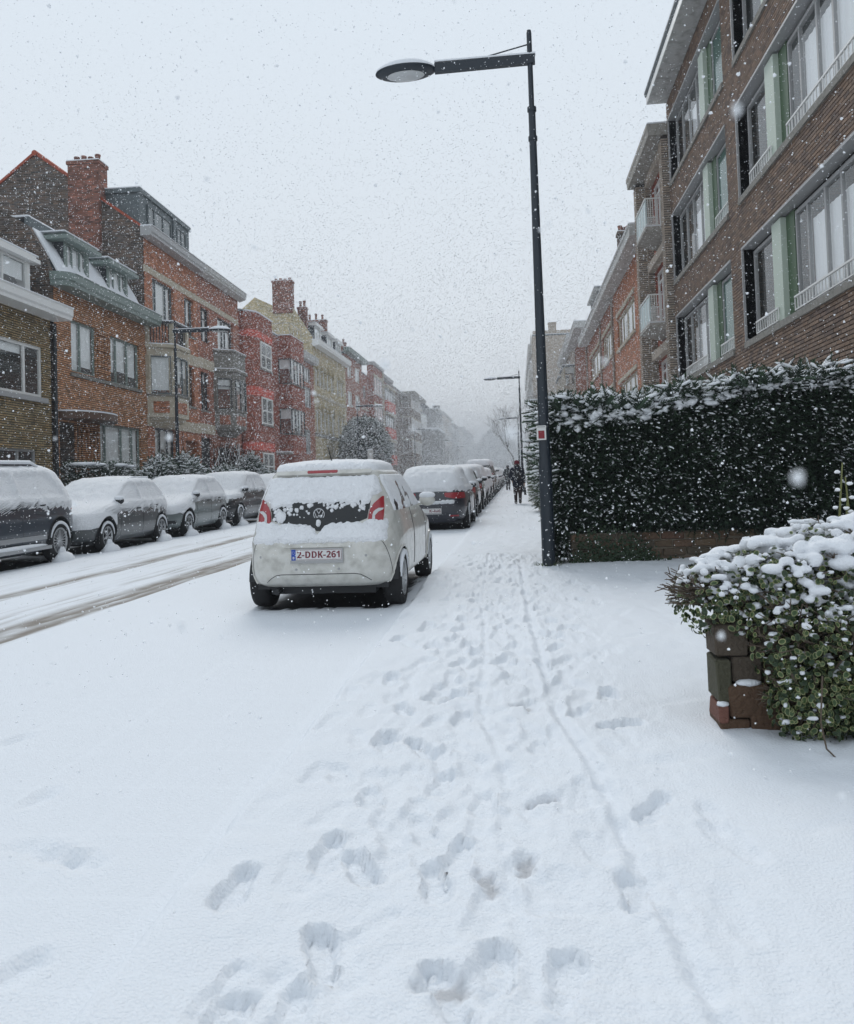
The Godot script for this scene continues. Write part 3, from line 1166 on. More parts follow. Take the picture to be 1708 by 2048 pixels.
# ------------------------------------------------------------------ left side
func build_left_houses() -> void:
	var row := "terraced houses along the left of the street"
	# -- 1: yellow brick house at the edge of the picture
	var h := house("brick_house", "yellow-brown brick house with white-framed windows and white eaves, cut by the left edge", "house", true, 12.0, 27.0, 0, row)
	var g := Geo.new()
	var op := [[16.0, 21.6, 4.45, 6.12], [22.9, 26.5, 4.45, 6.12], [22.4, 26.05, 1.2, 2.74], [14.0, 20.5, 0.9, 2.7]]
	facade(h, g, 12.0, 27.0, -0.5, 7.1, 0, op)
	part("wall", g.mesh(), M.b_yellow, h.n)
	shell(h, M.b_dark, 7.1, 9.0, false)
	window(h, op[0], -0.10, [1, 1.6, 1], [], M.white_paint, [0.5, 0, 0], 0.10)
	window(h, op[1], -0.10, [2.6, 1.0], [], M.white_paint, [0.22, 0.0], 0.10)
	window(h, op[2], -0.10, [2.7, 1.0], [], M.grey_paint, [0, 0], 0.08)
	window(h, op[3], -0.10, [1, 1], [], M.grey_paint, [0, 0], 0.08)
	slab(h, "sill", M.grey_paint, 22.75, 26.65, 4.28, 4.44, -0.1, 0.10)
	slab(h, "sill", M.grey_paint, 15.9, 21.7, 4.28, 4.44, -0.1, 0.10)
	cornice(h, M.white_paint, 12.0, 27.25, 7.1, 0.7, 0.40)
	rolled(h, "roof", M.slate, [Vector2(-0.03, 7.12), Vector2(-1.3, 9.6), Vector2(-4.5, 10.6), Vector2(-8.9, 7.12)], 12.0, 26.98)
	dormer(h, 15.5, 26.2, 7.55, 8.86, -0.25, -1.5, 0.30, M.white_paint, M.white_paint, [1, 1, 1, 1, 1, 1.2, 0.9], [0.9, 0, 0.9, 0.9, 0, 0.95, 0.5], M.white_paint)
	downpipe(h, 27.12, 0.10, 0.0, 7.0, M.slate, 0.06)
	# -- 2: orange brick house with green eaves and two dormers
	h = house("brick_house", "orange brick house with two grey-green dormers, green eaves and a curved door canopy", "house", true, 27.25, 34.74, 0, row)
	g = Geo.new()
	op = [[28.4, 30.28, 5.42, 7.26], [31.42, 34.1, 5.36, 7.2], [30.45, 34.1, 1.35, 3.72], [27.5, 29.2, 0.1, 3.6]]
	facade(h, g, 27.25, 34.74, -0.5, 8.14, 0, op)
	part("wall", g.mesh(), M.b_orange, h.n)
	for e in [27.25, 34.5]:
		g = Geo.new()
		var x: float = h.hx(e)
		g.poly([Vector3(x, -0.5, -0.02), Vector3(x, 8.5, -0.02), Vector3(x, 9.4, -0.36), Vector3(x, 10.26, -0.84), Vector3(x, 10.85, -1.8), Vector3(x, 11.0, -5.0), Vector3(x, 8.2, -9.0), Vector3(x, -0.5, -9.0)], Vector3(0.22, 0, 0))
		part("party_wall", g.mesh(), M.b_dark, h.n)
	window(h, op[0], -0.12, [1.0, 1.35], [], M.green_paint, [1.0, 0.85], 0.07)
	window(h, op[1], -0.12, [0.8, 1.2, 1.2], [], M.green_paint, [0.75, 0.7, 0.75], 0.07)
	window(h, op[2], -0.12, [0.6, 1.4, 1.0, 0.7], [], M.green_paint, [1.0, 1.0, 1.0, 1.0], 0.07)
	slab(h, "sill", M.stone_grey, 28.3, 34.2, 5.24, 5.355, -0.1, 0.07)
	slab(h, "sill", M.stone_grey, 30.4, 34.15, 1.22, 1.345, -0.1, 0.07)
	slab(h, "door", M.green_paint, 27.52, 28.5, 0.1, 3.58, -0.60, -0.54)
	g = Geo.new()
	for k in 7: h.bx(g, 28.55 + k * 0.26, 28.67 + k * 0.26, 0.1, 3.6, -0.03, 0.10 if k > 2 else 0.02)
	part("brick_rib", g.mesh(), M.b_orange, h.n)
	g = Geo.new()
	for k in 9:      # ribbed terracotta panel between the upper windows
		for q in 4: h.bx(g, 30.33 + q * 0.265, 30.55 + q * 0.265, 5.42 + k * 0.2, 5.585 + k * 0.2, -0.01, 0.05)
	part("ribbed_panel", g.mesh(), M.b_orange, h.n)
	g = Geo.new()    # canopy: half oval slab
	var oval := []
	for k in 15: oval.append(Vector3(h.hx(29.2) - 1.75 * cos(PI * k / 14.0), 3.68, -0.01 + 1.0 * sin(PI * k / 14.0)))
	g.poly(oval, Vector3(0, 0.24, 0))
	var canopy := part("door_canopy", g.mesh(), M.brown_paint, h.n)
	g = Geo.new()
	for k in oval.size(): oval[k].y = 3.925
	g.poly(oval, Vector3(0, 0.05, 0))
	part("snow", g.mesh(), M.snow, canopy)
	cornice(h, M.green_paint, 27.6, 35.1, 8.16, 0.62, 0.46)
	g = Geo.new()    # rounded left end of the eaves
	for e in [[8.16, 0.57], [8.36, 0.62]]:
		var q := []
		q.append(Vector3(h.hx(27.6), e[0], -0.02))
		for k in 8: q.append(Vector3(h.hx(27.6) - e[1] * sin(PI * k / 14.0) * 0.9, e[0], e[1] * cos(PI * k / 14.0)))
		q.append(Vector3(h.hx(27.6) - e[1] * 0.9, e[0], -0.02))
		g.poly(q, Vector3(0, 0.2 if e[0] < 8.3 else 0.26, 0))
	part("cornice", g.mesh(), M.green_paint, h.n)
	rolled(h, "roof", M.slate, [Vector2(-0.03, 8.63), Vector2(-0.36, 9.4), Vector2(-0.84, 10.2), Vector2(-0.9, 10.55), Vector2(-1.8, 10.75), Vector2(-5.0, 10.9), Vector2(-8.9, 8.2)], 27.48, 34.48)
	g = Geo.new()
	h.ext(g, [Vector2(0.03, 8.66), Vector2(0.05, 8.72), Vector2(-0.31, 9.44), Vector2(-0.82, 10.28), Vector2(-0.86, 10.22), Vector2(-0.36, 9.405)], 27.49, 34.47)
	part("snow", g.mesh(), M.snow, h.n)
	slab(h, "ridge_band", M.zinc, 27.3, 34.6, 10.28, 10.6, -1.0, -0.86)
	snow_on(h, 27.3, 34.6, 10.6, -1.9, -0.86, 0.07)
	dormer(h, 28.38, 30.12, 8.88, 10.0, -0.18, -1.6, 0.42, M.green_paint, M.slate, [0.7, 1.0, 0.8], [1.0, 1.0, 1.0], M.green_paint)
	dormer(h, 31.66, 33.45, 8.95, 9.95, -0.18, -1.6, 0.42, M.green_paint, M.slate, [0.7, 1.0, 0.8], [1.0, 1.0, 0.6], M.green_paint)
	# -- 3: tall house with the gable and the zinc roof box
	h = house("brick_house", "tall orange-red brick house with a gable end, big chimney and grey zinc roof box", "house", true, 34.76, 41.15, 0, row)
	g = Geo.new()
	op = [[35.6, 38.08, 8.6, 10.4], [39.38, 40.6, 8.55, 10.36], [39.55, 40.5, 5.1, 7.05], [35.55, 37.92, 1.55, 3.8], [39.0, 40.68, 0.1, 3.4]]
	facade(h, g, 34.76, 41.15, -0.5, 11.88, 0, op, 0.2)
	part("wall", g.mesh(), M.b_red, h.n)
	for e in [[34.76, 0.22], [40.93, 0.22]]:
		g = Geo.new()
		var x: float = h.hx(e[0])
		g.poly([Vector3(x, -0.5, -0.02), Vector3(x, 12.29, -0.04), Vector3(x, 15.77, -4.75), Vector3(x, 12.25, -9.45), Vector3(x, -0.5, -9.45)], Vector3(e[1], 0, 0))
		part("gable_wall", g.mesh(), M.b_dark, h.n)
	rolled(h, "roof", M.tile, [Vector2(-0.04, 12.3), Vector2(-4.75, 15.79), Vector2(-9.45, 12.26)], 34.985, 40.92)
	g = Geo.new()    # verge tiles on the gable, one by one
	var vt := Geo.new()
	vt.box(-0.17, 0.17, -0.02, 0.09, -0.21, 0.21)
	var vm := vt.mesh()
	var roof_tiles := Node3D.new()
	roof_tiles.name = "verge"
	h.n.add_child(roof_tiles)
	for sd in [[-0.02, 12.3, -4.75, 15.8], [-9.46, 12.25, -4.76, 15.8]]:
		for k in 15:
			var f := (k + 0.5) / 15.0
			if sd[0] > -1.0 and f > 0.40 and f < 0.66: continue
			var t := part("tile", vm, M.tile, roof_tiles)
			var dir := Vector3(0, sd[3] - sd[1], sd[2] - sd[0]).normalized()
			t.transform = Transform3D(Basis(Vector3.RIGHT, dir.cross(Vector3.RIGHT) * (1.0 if dir.cross(Vector3.RIGHT).y > 0 else -1.0), dir), Vector3(h.hx(34.87), lerpf(sd[1], sd[3], f), lerpf(sd[0], sd[2], f)))
	g = Geo.new()
	g.tube([Vector3(h.hx(34.68), 15.83, -4.75), Vector3(h.hx(40.9), 15.83, -4.75)], [0.13, 0.13], 8)
	part("ridge", g.mesh(), M.tile, h.n)
	rolled(h, "snow", M.snow, [Vector2(-0.06, 12.37), Vector2(-1.9, 13.73), Vector2(-1.9, 13.66), Vector2(-0.06, 12.31)], 34.76, 35.5)
	chimney(h, 34.95, -2.5, 0.85, 1.36, 11.4, 15.28, 4, M.b_chim, 0.30)
	g = Geo.new()    # zinc roof box with its strip of windows
	h.bx(g, 35.2, 41.1, 12.3, 14.0, -4.0, -0.32)
	h.bx(g, 35.1, 41.2, 14.0, 14.2, -4.0, -0.24)
	var box := part("roof_box", g.mesh(), M.zinc, h.n)
	g = Geo.new()
	h.bx(g, 35.1, 41.2, 14.203, 14.25, -4.0, -0.26)
	part("snow", g.mesh(), M.snow, box)
	window(h, [35.95, 38.65, 12.62, 13.72], -0.28, [0.7, 1.0, 1.0], [], M.zinc, [1.0, 1.0, 1.0], 0.08)
	window(h, [39.35, 40.5, 12.62, 13.72], -0.28, [1, 1], [], M.zinc, [1.0, 1.0], 0.07)
	slab(h, "roof_post", M.zinc, 38.85, 39.15, 12.4, 14.0, -0.32, -0.22)
	cornice(h, M.grey_paint, 34.5, 41.1, 11.9, 0.5, 0.40)
	slab(h, "stone_band", M.stone, 34.77, 41.15, 10.44, 10.74, -0.05, 0.03)
	slab(h, "stone_band", M.stone, 34.77, 41.15, 3.82, 4.3, -0.05, 0.03)
	slab(h, "stone_band", M.stone, 38.2, 41.15, 7.12, 7.64, -0.05, 0.03)
	window(h, op[0], -0.16, [0.8, 1.5, 0.9], [], M.zinc, [1.0, 1.0, 1.0], 0.08)
	window(h, op[1], -0.16, [1, 1.3], [], M.zinc, [1.0, 0.6], 0.07)
	window(h, op[2], -0.16, [1, 1], [0.72], M.brown_paint, [0.9, 0.5], 0.06)
	window(h, op[3], -0.16, [1, 1, 0.8], [], M.dark_paint, [1.0, 0.4, 0.9], 0.06)
	slab(h, "door", M.wood, 39.05, 40.63, 0.1, 3.38, -0.2, -0.14)
	g = Geo.new()
	h.bx(g, 38.72, 38.998, 0.1, 3.75, -0.02, 0.08)
	h.bx(g, 40.682, 40.96, 0.1, 3.75, -0.02, 0.08)
	h.bx(g, 38.998, 40.682, 3.402, 3.75, -0.02, 0.08)
	part("door_surround", g.mesh(), M.b_red, h.n)
	for o in [[39.5, 40.6, 5.0], [35.5, 38.15, 8.48], [39.3, 40.7, 8.45]]: slab(h, "sill", M.stone_grey, o[0], o[1], o[2], o[2] + 0.09, -0.1, 0.08)
	var plan := [[34.82, 0.0], [35.42, 1.0], [37.0, 1.0], [37.7, 0.0]]
	stone_bay(h, plan, 36.2, 4.2, M.b_red, false)
	# -- 4: its neighbour, darker, with the dark balcony bay
	h = house("brick_house", "red brick house with pale stone band, dark balcony bay and creeper up the wall", "house", true, 41.16, 47.9, 0, row)
	g = Geo.new()
	op = [[41.62, 42.92, 8.5, 10.28], [44.2, 46.85, 8.5, 10.25], [41.45, 42.66, 5.0, 6.95], [41.3, 43.0, 0.1, 3.6], [44.0, 46.0, 1.2, 3.2]]
	facade(h, g, 41.16, 47.9, -0.5, 11.88, 0, op, 0.2)
	part("wall", g.mesh(), M.b_rose, h.n)
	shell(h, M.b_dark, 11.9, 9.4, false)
	rolled(h, "roof", M.slate, [Vector2(-0.03, 11.9), Vector2(-4.7, 14.6), Vector2(-9.4, 11.9)], 41.17, 47.88)
	cornice(h, M.panel_grey, 41.0, 48.05, 11.9, 0.5, 0.34, 0.12)
	slab(h, "stone_band", M.stone, 41.16, 47.8, 10.40, 10.68, -0.05, 0.03)
	slab(h, "stone_band", M.stone, 41.16, 43.6, 7.12, 7.64, -0.05, 0.03)
	slab(h, "stone_band", M.stone, 41.16, 43.4, 3.80, 4.3, -0.05, 0.03)
	window(h, op[0], -0.16, [1, 1.2], [0.7], M.dark_paint, [0.9, 0.9], 0.06)
	window(h, op[1], -0.16, [1.1, 0.5, 1.0], [0.7], M.dark_paint, [1.0, 0.7, 0.8], 0.06)
	window(h, op[2], -0.16, [1, 1.2], [0.7], M.dark_paint, [0.9, 0.2], 0.06)
	slab(h, "door", M.dark_paint, 41.35, 42.95, 0.1, 3.58, -0.2, -0.15)
	window(h, op[4], -0.16, [1, 1], [], M.dark_paint, [0.3, 0.3], 0.06)
	slab(h, "sill", M.stone_grey, 41.35, 42.75, 4.9, 4.99, -0.1, 0.08)
	plan = [[43.45, 0.0], [44.05, 0.9], [46.1, 0.9], [46.75, 0.0]]
	stone_bay(h, plan, 45.1, 4.2, M.b_rose, true)
	chimney(h, 47.5, -3.4, 0.6, 0.75, 12.0, 15.3, 0, M.b_chim)
	# -- 5: red house with the rounded front and bright red bands
	h = house("brick_house", "deep red house with bright red bands, white windows and a rounded corner", "house", true, 47.95, 55.2, -15.8, row)
	plan = [[48.2, 0.0]]
	for k in 7: plan.append([49.55 - 1.2 * cos(PI * 0.5 * k / 6.0), 0.8 * sin(PI * 0.5 * k / 6.0)])
	plan.append_array([[52.25, 0.8], [52.25, 0.0]])
	g = Geo.new()
	bay_ring(h, g, plan, -0.5, 11.3)
	var tower := part("tower", g.mesh(), M.b_deep, h.n)
	g = Geo.new()
	facade(h, g, 47.95, 55.2, -0.5, 11.2, 0, [])
	part("wall", g.mesh(), M.b_deep, h.n)
	shell(h, M.b_dark, 11.2, 9.0)
	var bp := grown(plan, 50.4, 0.02)
	for b in [[9.82, 10.24], [6.36, 6.9], [3.12, 3.62]]:
		g = Geo.new()
		bay_ring(h, g, bp, b[0], b[1])
		part("red_band", g.mesh(), M.redband, h.n)
	g = Geo.new()
	bay_ring(h, g, grown(plan, 50.4, 0.06), 11.3, 11.38)
	part("snow", g.mesh(), M.snow, h.n)
	for y in [[8.08, 9.68], [4.72, 6.34], [1.35, 3.0]]:
		g = Geo.new()
		h.bx(g, 49.6, 51.78, y[0], y[1], 0.79, 0.804)
		part("window_niche", g.mesh(), M.dim, h.n)
		window(h, [49.58, 51.8, y[0], y[1]], 0.85, [1, 1.15], [0.5], M.white_paint, [0.95, 0.8], 0.09)
		slab(h, "sill", M.stone_grey, 49.5, 51.9, y[0] - 0.1, y[0] - 0.005, 0.78, 0.92)
	slab(h, "roof_wall", M.slate, 50.5, 57.5, 11.3, 12.5, -3.4, -3.1)
	# -- 6: red house with dark corner windows in a square bay
	h = house("brick_house", "red brick house with a square bay of dark corner windows and roof terrace rail", "house", true, 55.22, 62.4, -15.8, row)
	g = Geo.new()
	facade(h, g, 55.22, 62.4, -0.5, 11.0, 0, [[60.2, 62.0, 4.6, 6.2], [60.2, 62.0, 7.9, 9.4]])
	part("wall", g.mesh(), M.b_deep, h.n)
	for y in [4.6, 7.9]: window(h, [60.2, 62.0, y, y + 1.55], -0.1, [1, 1], [], M.dark_paint, [0.6, 0.6])
	shell(h, M.b_dark, 11.0, 9.0)
	g = Geo.new()
	for y in [[3.0, 4.40], [6.14, 7.82], [9.52, 11.1]]: h.bx(g, 56.35, 59.8, y[0], y[1], 0.0, 0.92)
	h.bx(g, 56.5, 59.7, 4.40, 6.14, 0.0, 0.12)
	h.bx(g, 56.5, 59.7, 7.82, 9.52, 0.0, 0.12)
	part("bay", g.mesh(), M.b_deep, h.n)
	for y in [[4.40, 6.14], [7.82, 9.52]]:
		window(h, [56.35, 59.8, y[0], y[1]], 0.86, [1, 1, 1, 1], [], M.dark_paint, [0.8, 0.2, 0.9, 0.4], 0.06)
		bay_window(h, [56.4, 0.0], [56.4, 0.90], y[0], y[1], [1], [], M.dark_paint, [0.4], 0.02)
		slab(h, "sill", M.stone_grey, 56.3, 59.85, y[0] - 0.07, y[0] - 0.003, 0.3, 0.97)
	snow_on(h, 56.3, 59.85, 11.1, 0.0, 0.95, 0.07)
	railing(h.n, Vector3(h.hx(56.4), 11.1, 0.85), Vector3(h.hx(59.7), 11.1, 0.85), 0.85, 0.12, M.grey_paint, false)
	railing(h.n, Vector3(h.hx(56.4), 11.1, -0.6), Vector3(h.hx(56.4), 11.1, 0.85), 0.85, 0.12, M.grey_paint, false)
	slab(h, "door_canopy", M.stone_grey, 55.3, 56.2, 3.0, 3.12, 0.0, 0.9)
	snow_on(h, 55.3, 56.2, 3.12, 0.0, 0.9, 0.08)
	# -- 7: narrow house with pale eaves
	h = house("brick_house", "narrow rose-brick house with pale boxed eaves beside the cream house", "house", true, 62.42, 66.6, -15.8, row)
	g = Geo.new()
	op = [[63.1, 65.6, 6.8, 8.4], [63.0, 65.1, 3.2, 5.1], [63.1, 65.5, 8.75, 9.9]]
	facade(h, g, 62.42, 66.6, -0.5, 10.3, 0, op)
	part("wall", g.mesh(), M.b_rose, h.n)
	shell(h, M.b_dark, 10.3, 9.0)
	for o in op: window(h, o, -0.1, [1, 1, 1], [], M.grey_paint, [1.0, 0.7, 1.0], 0.06)
	cornice(h, M.panel_grey, 61.9, 66.7, 10.35, 0.45, 0.5)
	# -- 8: cream brick house with lancet windows
	h = house("brick_house", "cream brick house with rows of narrow pointed-arch windows and white dormers", "house", true, 66.62, 79.5, -15.8, row)
	g = Geo.new()
	op = []
	for k in [67.05, 68.45, 69.85, 71.3, 73.0, 75.45, 77.1]:
		op.append([k, k + 1.1, 8.8, 10.6])
		op.append([k, k + 1.1, 5.0, 7.3])
		op.append([k + 0.1, k + 1.0, 1.2, 2.9])
	facade(h, g, 66.62, 79.5, -0.5, 11.9, 0, op, 0.22)
	part("wall", g.mesh(), M.b_cream, h.n)
	shell(h, M.b_cream, 11.9, 9.0, false)
	for o in op:
		window(h, o, -0.16, [1, 1], [], M.white_paint, [1.0, 0.8], 0.07)
		if o[2] > 4.0:
			g = Geo.new()       # pointed head: two corner pieces and a drip mould
			var xm := h.hx((o[0] + o[1]) * 0.5)
			for sd in [-1.0, 1.0]:
				var q := [Vector3(xm + sd * 0.55, o[3] - 0.55, -0.14), Vector3(xm + sd * 0.40, o[3] - 0.26, -0.14), Vector3(xm, o[3] + 0.004, -0.14), Vector3(xm + sd * 0.55, o[3] + 0.004, -0.14)]
				if sd > 0: q.reverse()
				g.poly(q, Vector3(0, 0, 0.143))
				g.bar(Vector3(xm + sd * 0.62, o[3] - 0.5, 0.04), Vector3(xm + sd * 0.42, o[3] - 0.15, 0.04), 0.09, 0.08)
				g.bar(Vector3(xm + sd * 0.42, o[3] - 0.15, 0.04), Vector3(xm, o[3] + 0.22, 0.04), 0.09, 0.08)
			part("window_arch", g.mesh(), M.b_cream, h.n)
	slab(h, "stone_band", M.stone, 66.62, 79.5, 7.95, 8.2, -0.05, 0.06)
	slab(h, "stone_band", M.stone_grey, 66.62, 79.5, 4.7, 4.95, -0.05, 0.08)
	cornice(h, M.white_paint, 66.4, 79.6, 11.95, 0.6, 0.42, 0.1)
	rolled(h, "roof", M.slate, [Vector2(-0.03, 12.35), Vector2(-1.2, 14.5), Vector2(-4.6, 15.7), Vector2(-8.9, 12.35)], 66.64, 79.48)
	g = Geo.new()    # the gable towards the camera, in the same cream brick
	var gx := h.hx(66.4)
	g.poly([Vector3(gx, 10.0, 0.0), Vector3(gx, 12.6, 0.0), Vector3(gx, 15.2, -1.6), Vector3(gx, 15.2, -3.0), Vector3(gx, 16.0, -4.6), Vector3(gx, 12.4, -9.0), Vector3(gx, 10.0, -9.0)], Vector3(0.24, 0, 0))
	part("gable_wall", g.mesh(), M.b_cream, h.n)
	chimney(h, 66.6, -2.3, 0.7, 1.6, 14.6, 17.2, 4, M.b_chim, 0.2)
	chimney(h, 67.6, -1.0, 0.6, 0.7, 13.0, 15.2, 2, M.b_chim, 0.5)
	chimney(h, 79.2, -2.6, 0.7, 2.0, 13.6, 16.4, 3, M.b_chim, 0.6)
	for k in [68.4, 73.0, 76.6]: dormer(h, k, k + 2.2, 12.5, 13.85, -0.25, -2.0, 0.3, M.white_paint, M.slate, [1, 1], [1.0, 1.0], M.white_paint)
	# -- 9: rose brick with dark eaves
	h = house("brick_house", "rose-brick house with plain white windows and overhanging dark eaves behind the round tree", "house", true, 79.52, 88.0, -15.8, row)
	g = Geo.new()
	op = [[80.5, 82.6, 11.0, 12.4], [84.4, 87.0, 10.95, 12.45], [80.45, 82.75, 8.15, 9.65], [84.3, 86.9, 8.15, 9.65], [80.45, 82.75, 5.2, 6.8], [84.3, 86.9, 5.2, 6.8]]
	facade(h, g, 79.52, 88.0, -0.5, 13.1, 0, op)
	part("wall", g.mesh(), M.b_rose, h.n)
	shell(h, M.b_rose, 13.1, 9.0)
	for o in op: window(h, o, -0.1, [1, 1.2], [], M.white_paint, [1.0, 0.8], 0.09)
	cornice(h, M.green_paint, 78.9, 88.6, 13.15, 0.6, 0.42)
	chimney(h, 86.0, -1.4, 0.5, 0.5, 13.3, 15.2, 1, M.b_chim)
	# -- 10: two joined bays, tall pale drainpipe at its end
	h = house("brick_house", "tall dark red house with a projecting bay and a pale drainpipe at its corner", "house", true, 88.02, 99.0, -15.8, row)
	g = Geo.new()
	op = [[88.8, 90.4, 9.6, 11.0], [88.8, 90.4, 6.6, 8.1], [88.8, 90.4, 3.6, 5.1]]
	facade(h, g, 88.02, 99.0, -0.5, 12.2, 0, op)
	part("wall", g.mesh(), M.b_deep, h.n)
	shell(h, M.b_deep, 12.2, 9.0)
	for o in op: window(h, o, -0.1, [1, 1], [], M.grey_paint, [0.7, 0.7])
	g = Geo.new()
	h.bx(g, 91.6, 98.2, 2.6, 13.5, 0.0, 0.6)
	part("bay", g.mesh(), M.b_deep, h.n)
	for y in [4.2, 7.3, 10.4]:
		window(h, [92.3, 97.6, y, y + 1.9], 0.64, [1, 1, 1], [], M.grey_paint, [0.9, 0.5, 0.9], 0.08)
		slab(h, "lintel", M.stone, 91.9, 98.0, y + 1.95, y + 2.2, 0.5, 0.7)
	cornice(h, M.grey_paint, 91.3, 98.5, 13.5, 0.85, 0.3)
	slab(h, "sill", M.stone, 88.1, 91.6, 8.4, 8.52, 0.0, 0.08)
	downpipe(h, 98.5, 0.62, 0.0, 13.4, M.stone, 0.16)
	chimney(h, 88.6, -1.0, 0.6, 1.8, 12.2, 13.6, 4, M.b_chim, 0.4)
	# -- 11: red house with stacked balconies
	h = house("brick_house", "red house with stacked grey bay balconies next to the brown corner block", "house", true, 99.02, 107.6, -15.8, row)
	g = Geo.new()
	facade(h, g, 99.02, 107.6, -0.5, 13.0, 0, [])
	part("wall", g.mesh(), M.b_deep, h.n)
	shell(h, M.b_brown, 13.0, 9.0)
	cornice(h, M.grey_paint, 99.0, 107.6, 13.05, 0.6, 0.35)
	for y in [2.7, 5.9, 9.1]:
		slab(h, "balcony", M.redband, 100.0, 106.8, y, y + 1.2, 0.0, 0.9)
		window(h, [100.3, 106.5, y + 1.22, y + 2.7], 0.6, [1, 1, 1, 1], [], M.zinc, [0.9, 0.7, 0.9, 0.7], 0.08)
		slab(h, "lintel", M.stone, 99.9, 106.9, y + 2.75, y + 2.98, 0.0, 0.98)
		snow_on(h, 99.9, 106.9, y + 2.98, 0.0, 0.98, 0.08)
	# -- 12: brown corner block
	h = house("apartment_building", "brown brick corner block with bands of white windows under a wide flat roof", "apartment block", true, 107.62, 130.0, -15.8)
	g = Geo.new()
	facade(h, g, 107.62, 130.0, -0.5, 13.1, 0, [])
	part("wall", g.mesh(), M.b_brown, h.n)
	shell(h, M.b_brown, 13.1, 10.0)
	g = Geo.new()
	h.bx(g, 117.6, 129.9, 0.0, 12.6, 0.0, 1.5)
	part("bay", g.mesh(), M.b_brown, h.n)
	for y in [1.2, 4.55, 7.65, 10.8]:
		if y > 2.0:
			window(h, [118.2, 121.6, y, y + 1.75], 1.54, [1, 1], [], M.white_paint, [1.0, 0.9], 0.14)
			window(h, [122.6, 125.6, y, y + 1.75], 1.54, [1, 1], [], M.white_paint, [1.0, 0.8], 0.14)
			window(h, [126.4, 129.4, y, y + 1.75], 1.54, [1, 1], [], M.white_paint, [0.9, 1.0], 0.14)
			bay_window(h, [117.6, 0.0], [117.6, 1.5], y, y + 1.75, [1], [], M.white_paint, [0.5], 0.28)
			slab(h, "lintel", M.stone, 117.5, 130.0, y + 1.8, y + 1.95, 0.0, 1.56)
			window(h, [109.5, 112.5, y, y + 1.7], 0.02, [1, 1], [], M.white_paint, [0.8, 0.8], 0.1)
		else:
			window(h, [119.0, 124.0, 0.6, 2.3], 1.54, [1, 1], [], M.stone, [0.4, 0.2], 0.2)
	cornice(h, M.soffit, 116.2, 131.2, 12.6, 2.3, 0.30)
	slab(h, "balcony", M.stone, 130.0, 132.0, 11.4, 11.75, 0.2, 1.5)
	snow_on(h, 130.0, 132.0, 11.75, 0.2, 1.5, 0.12)


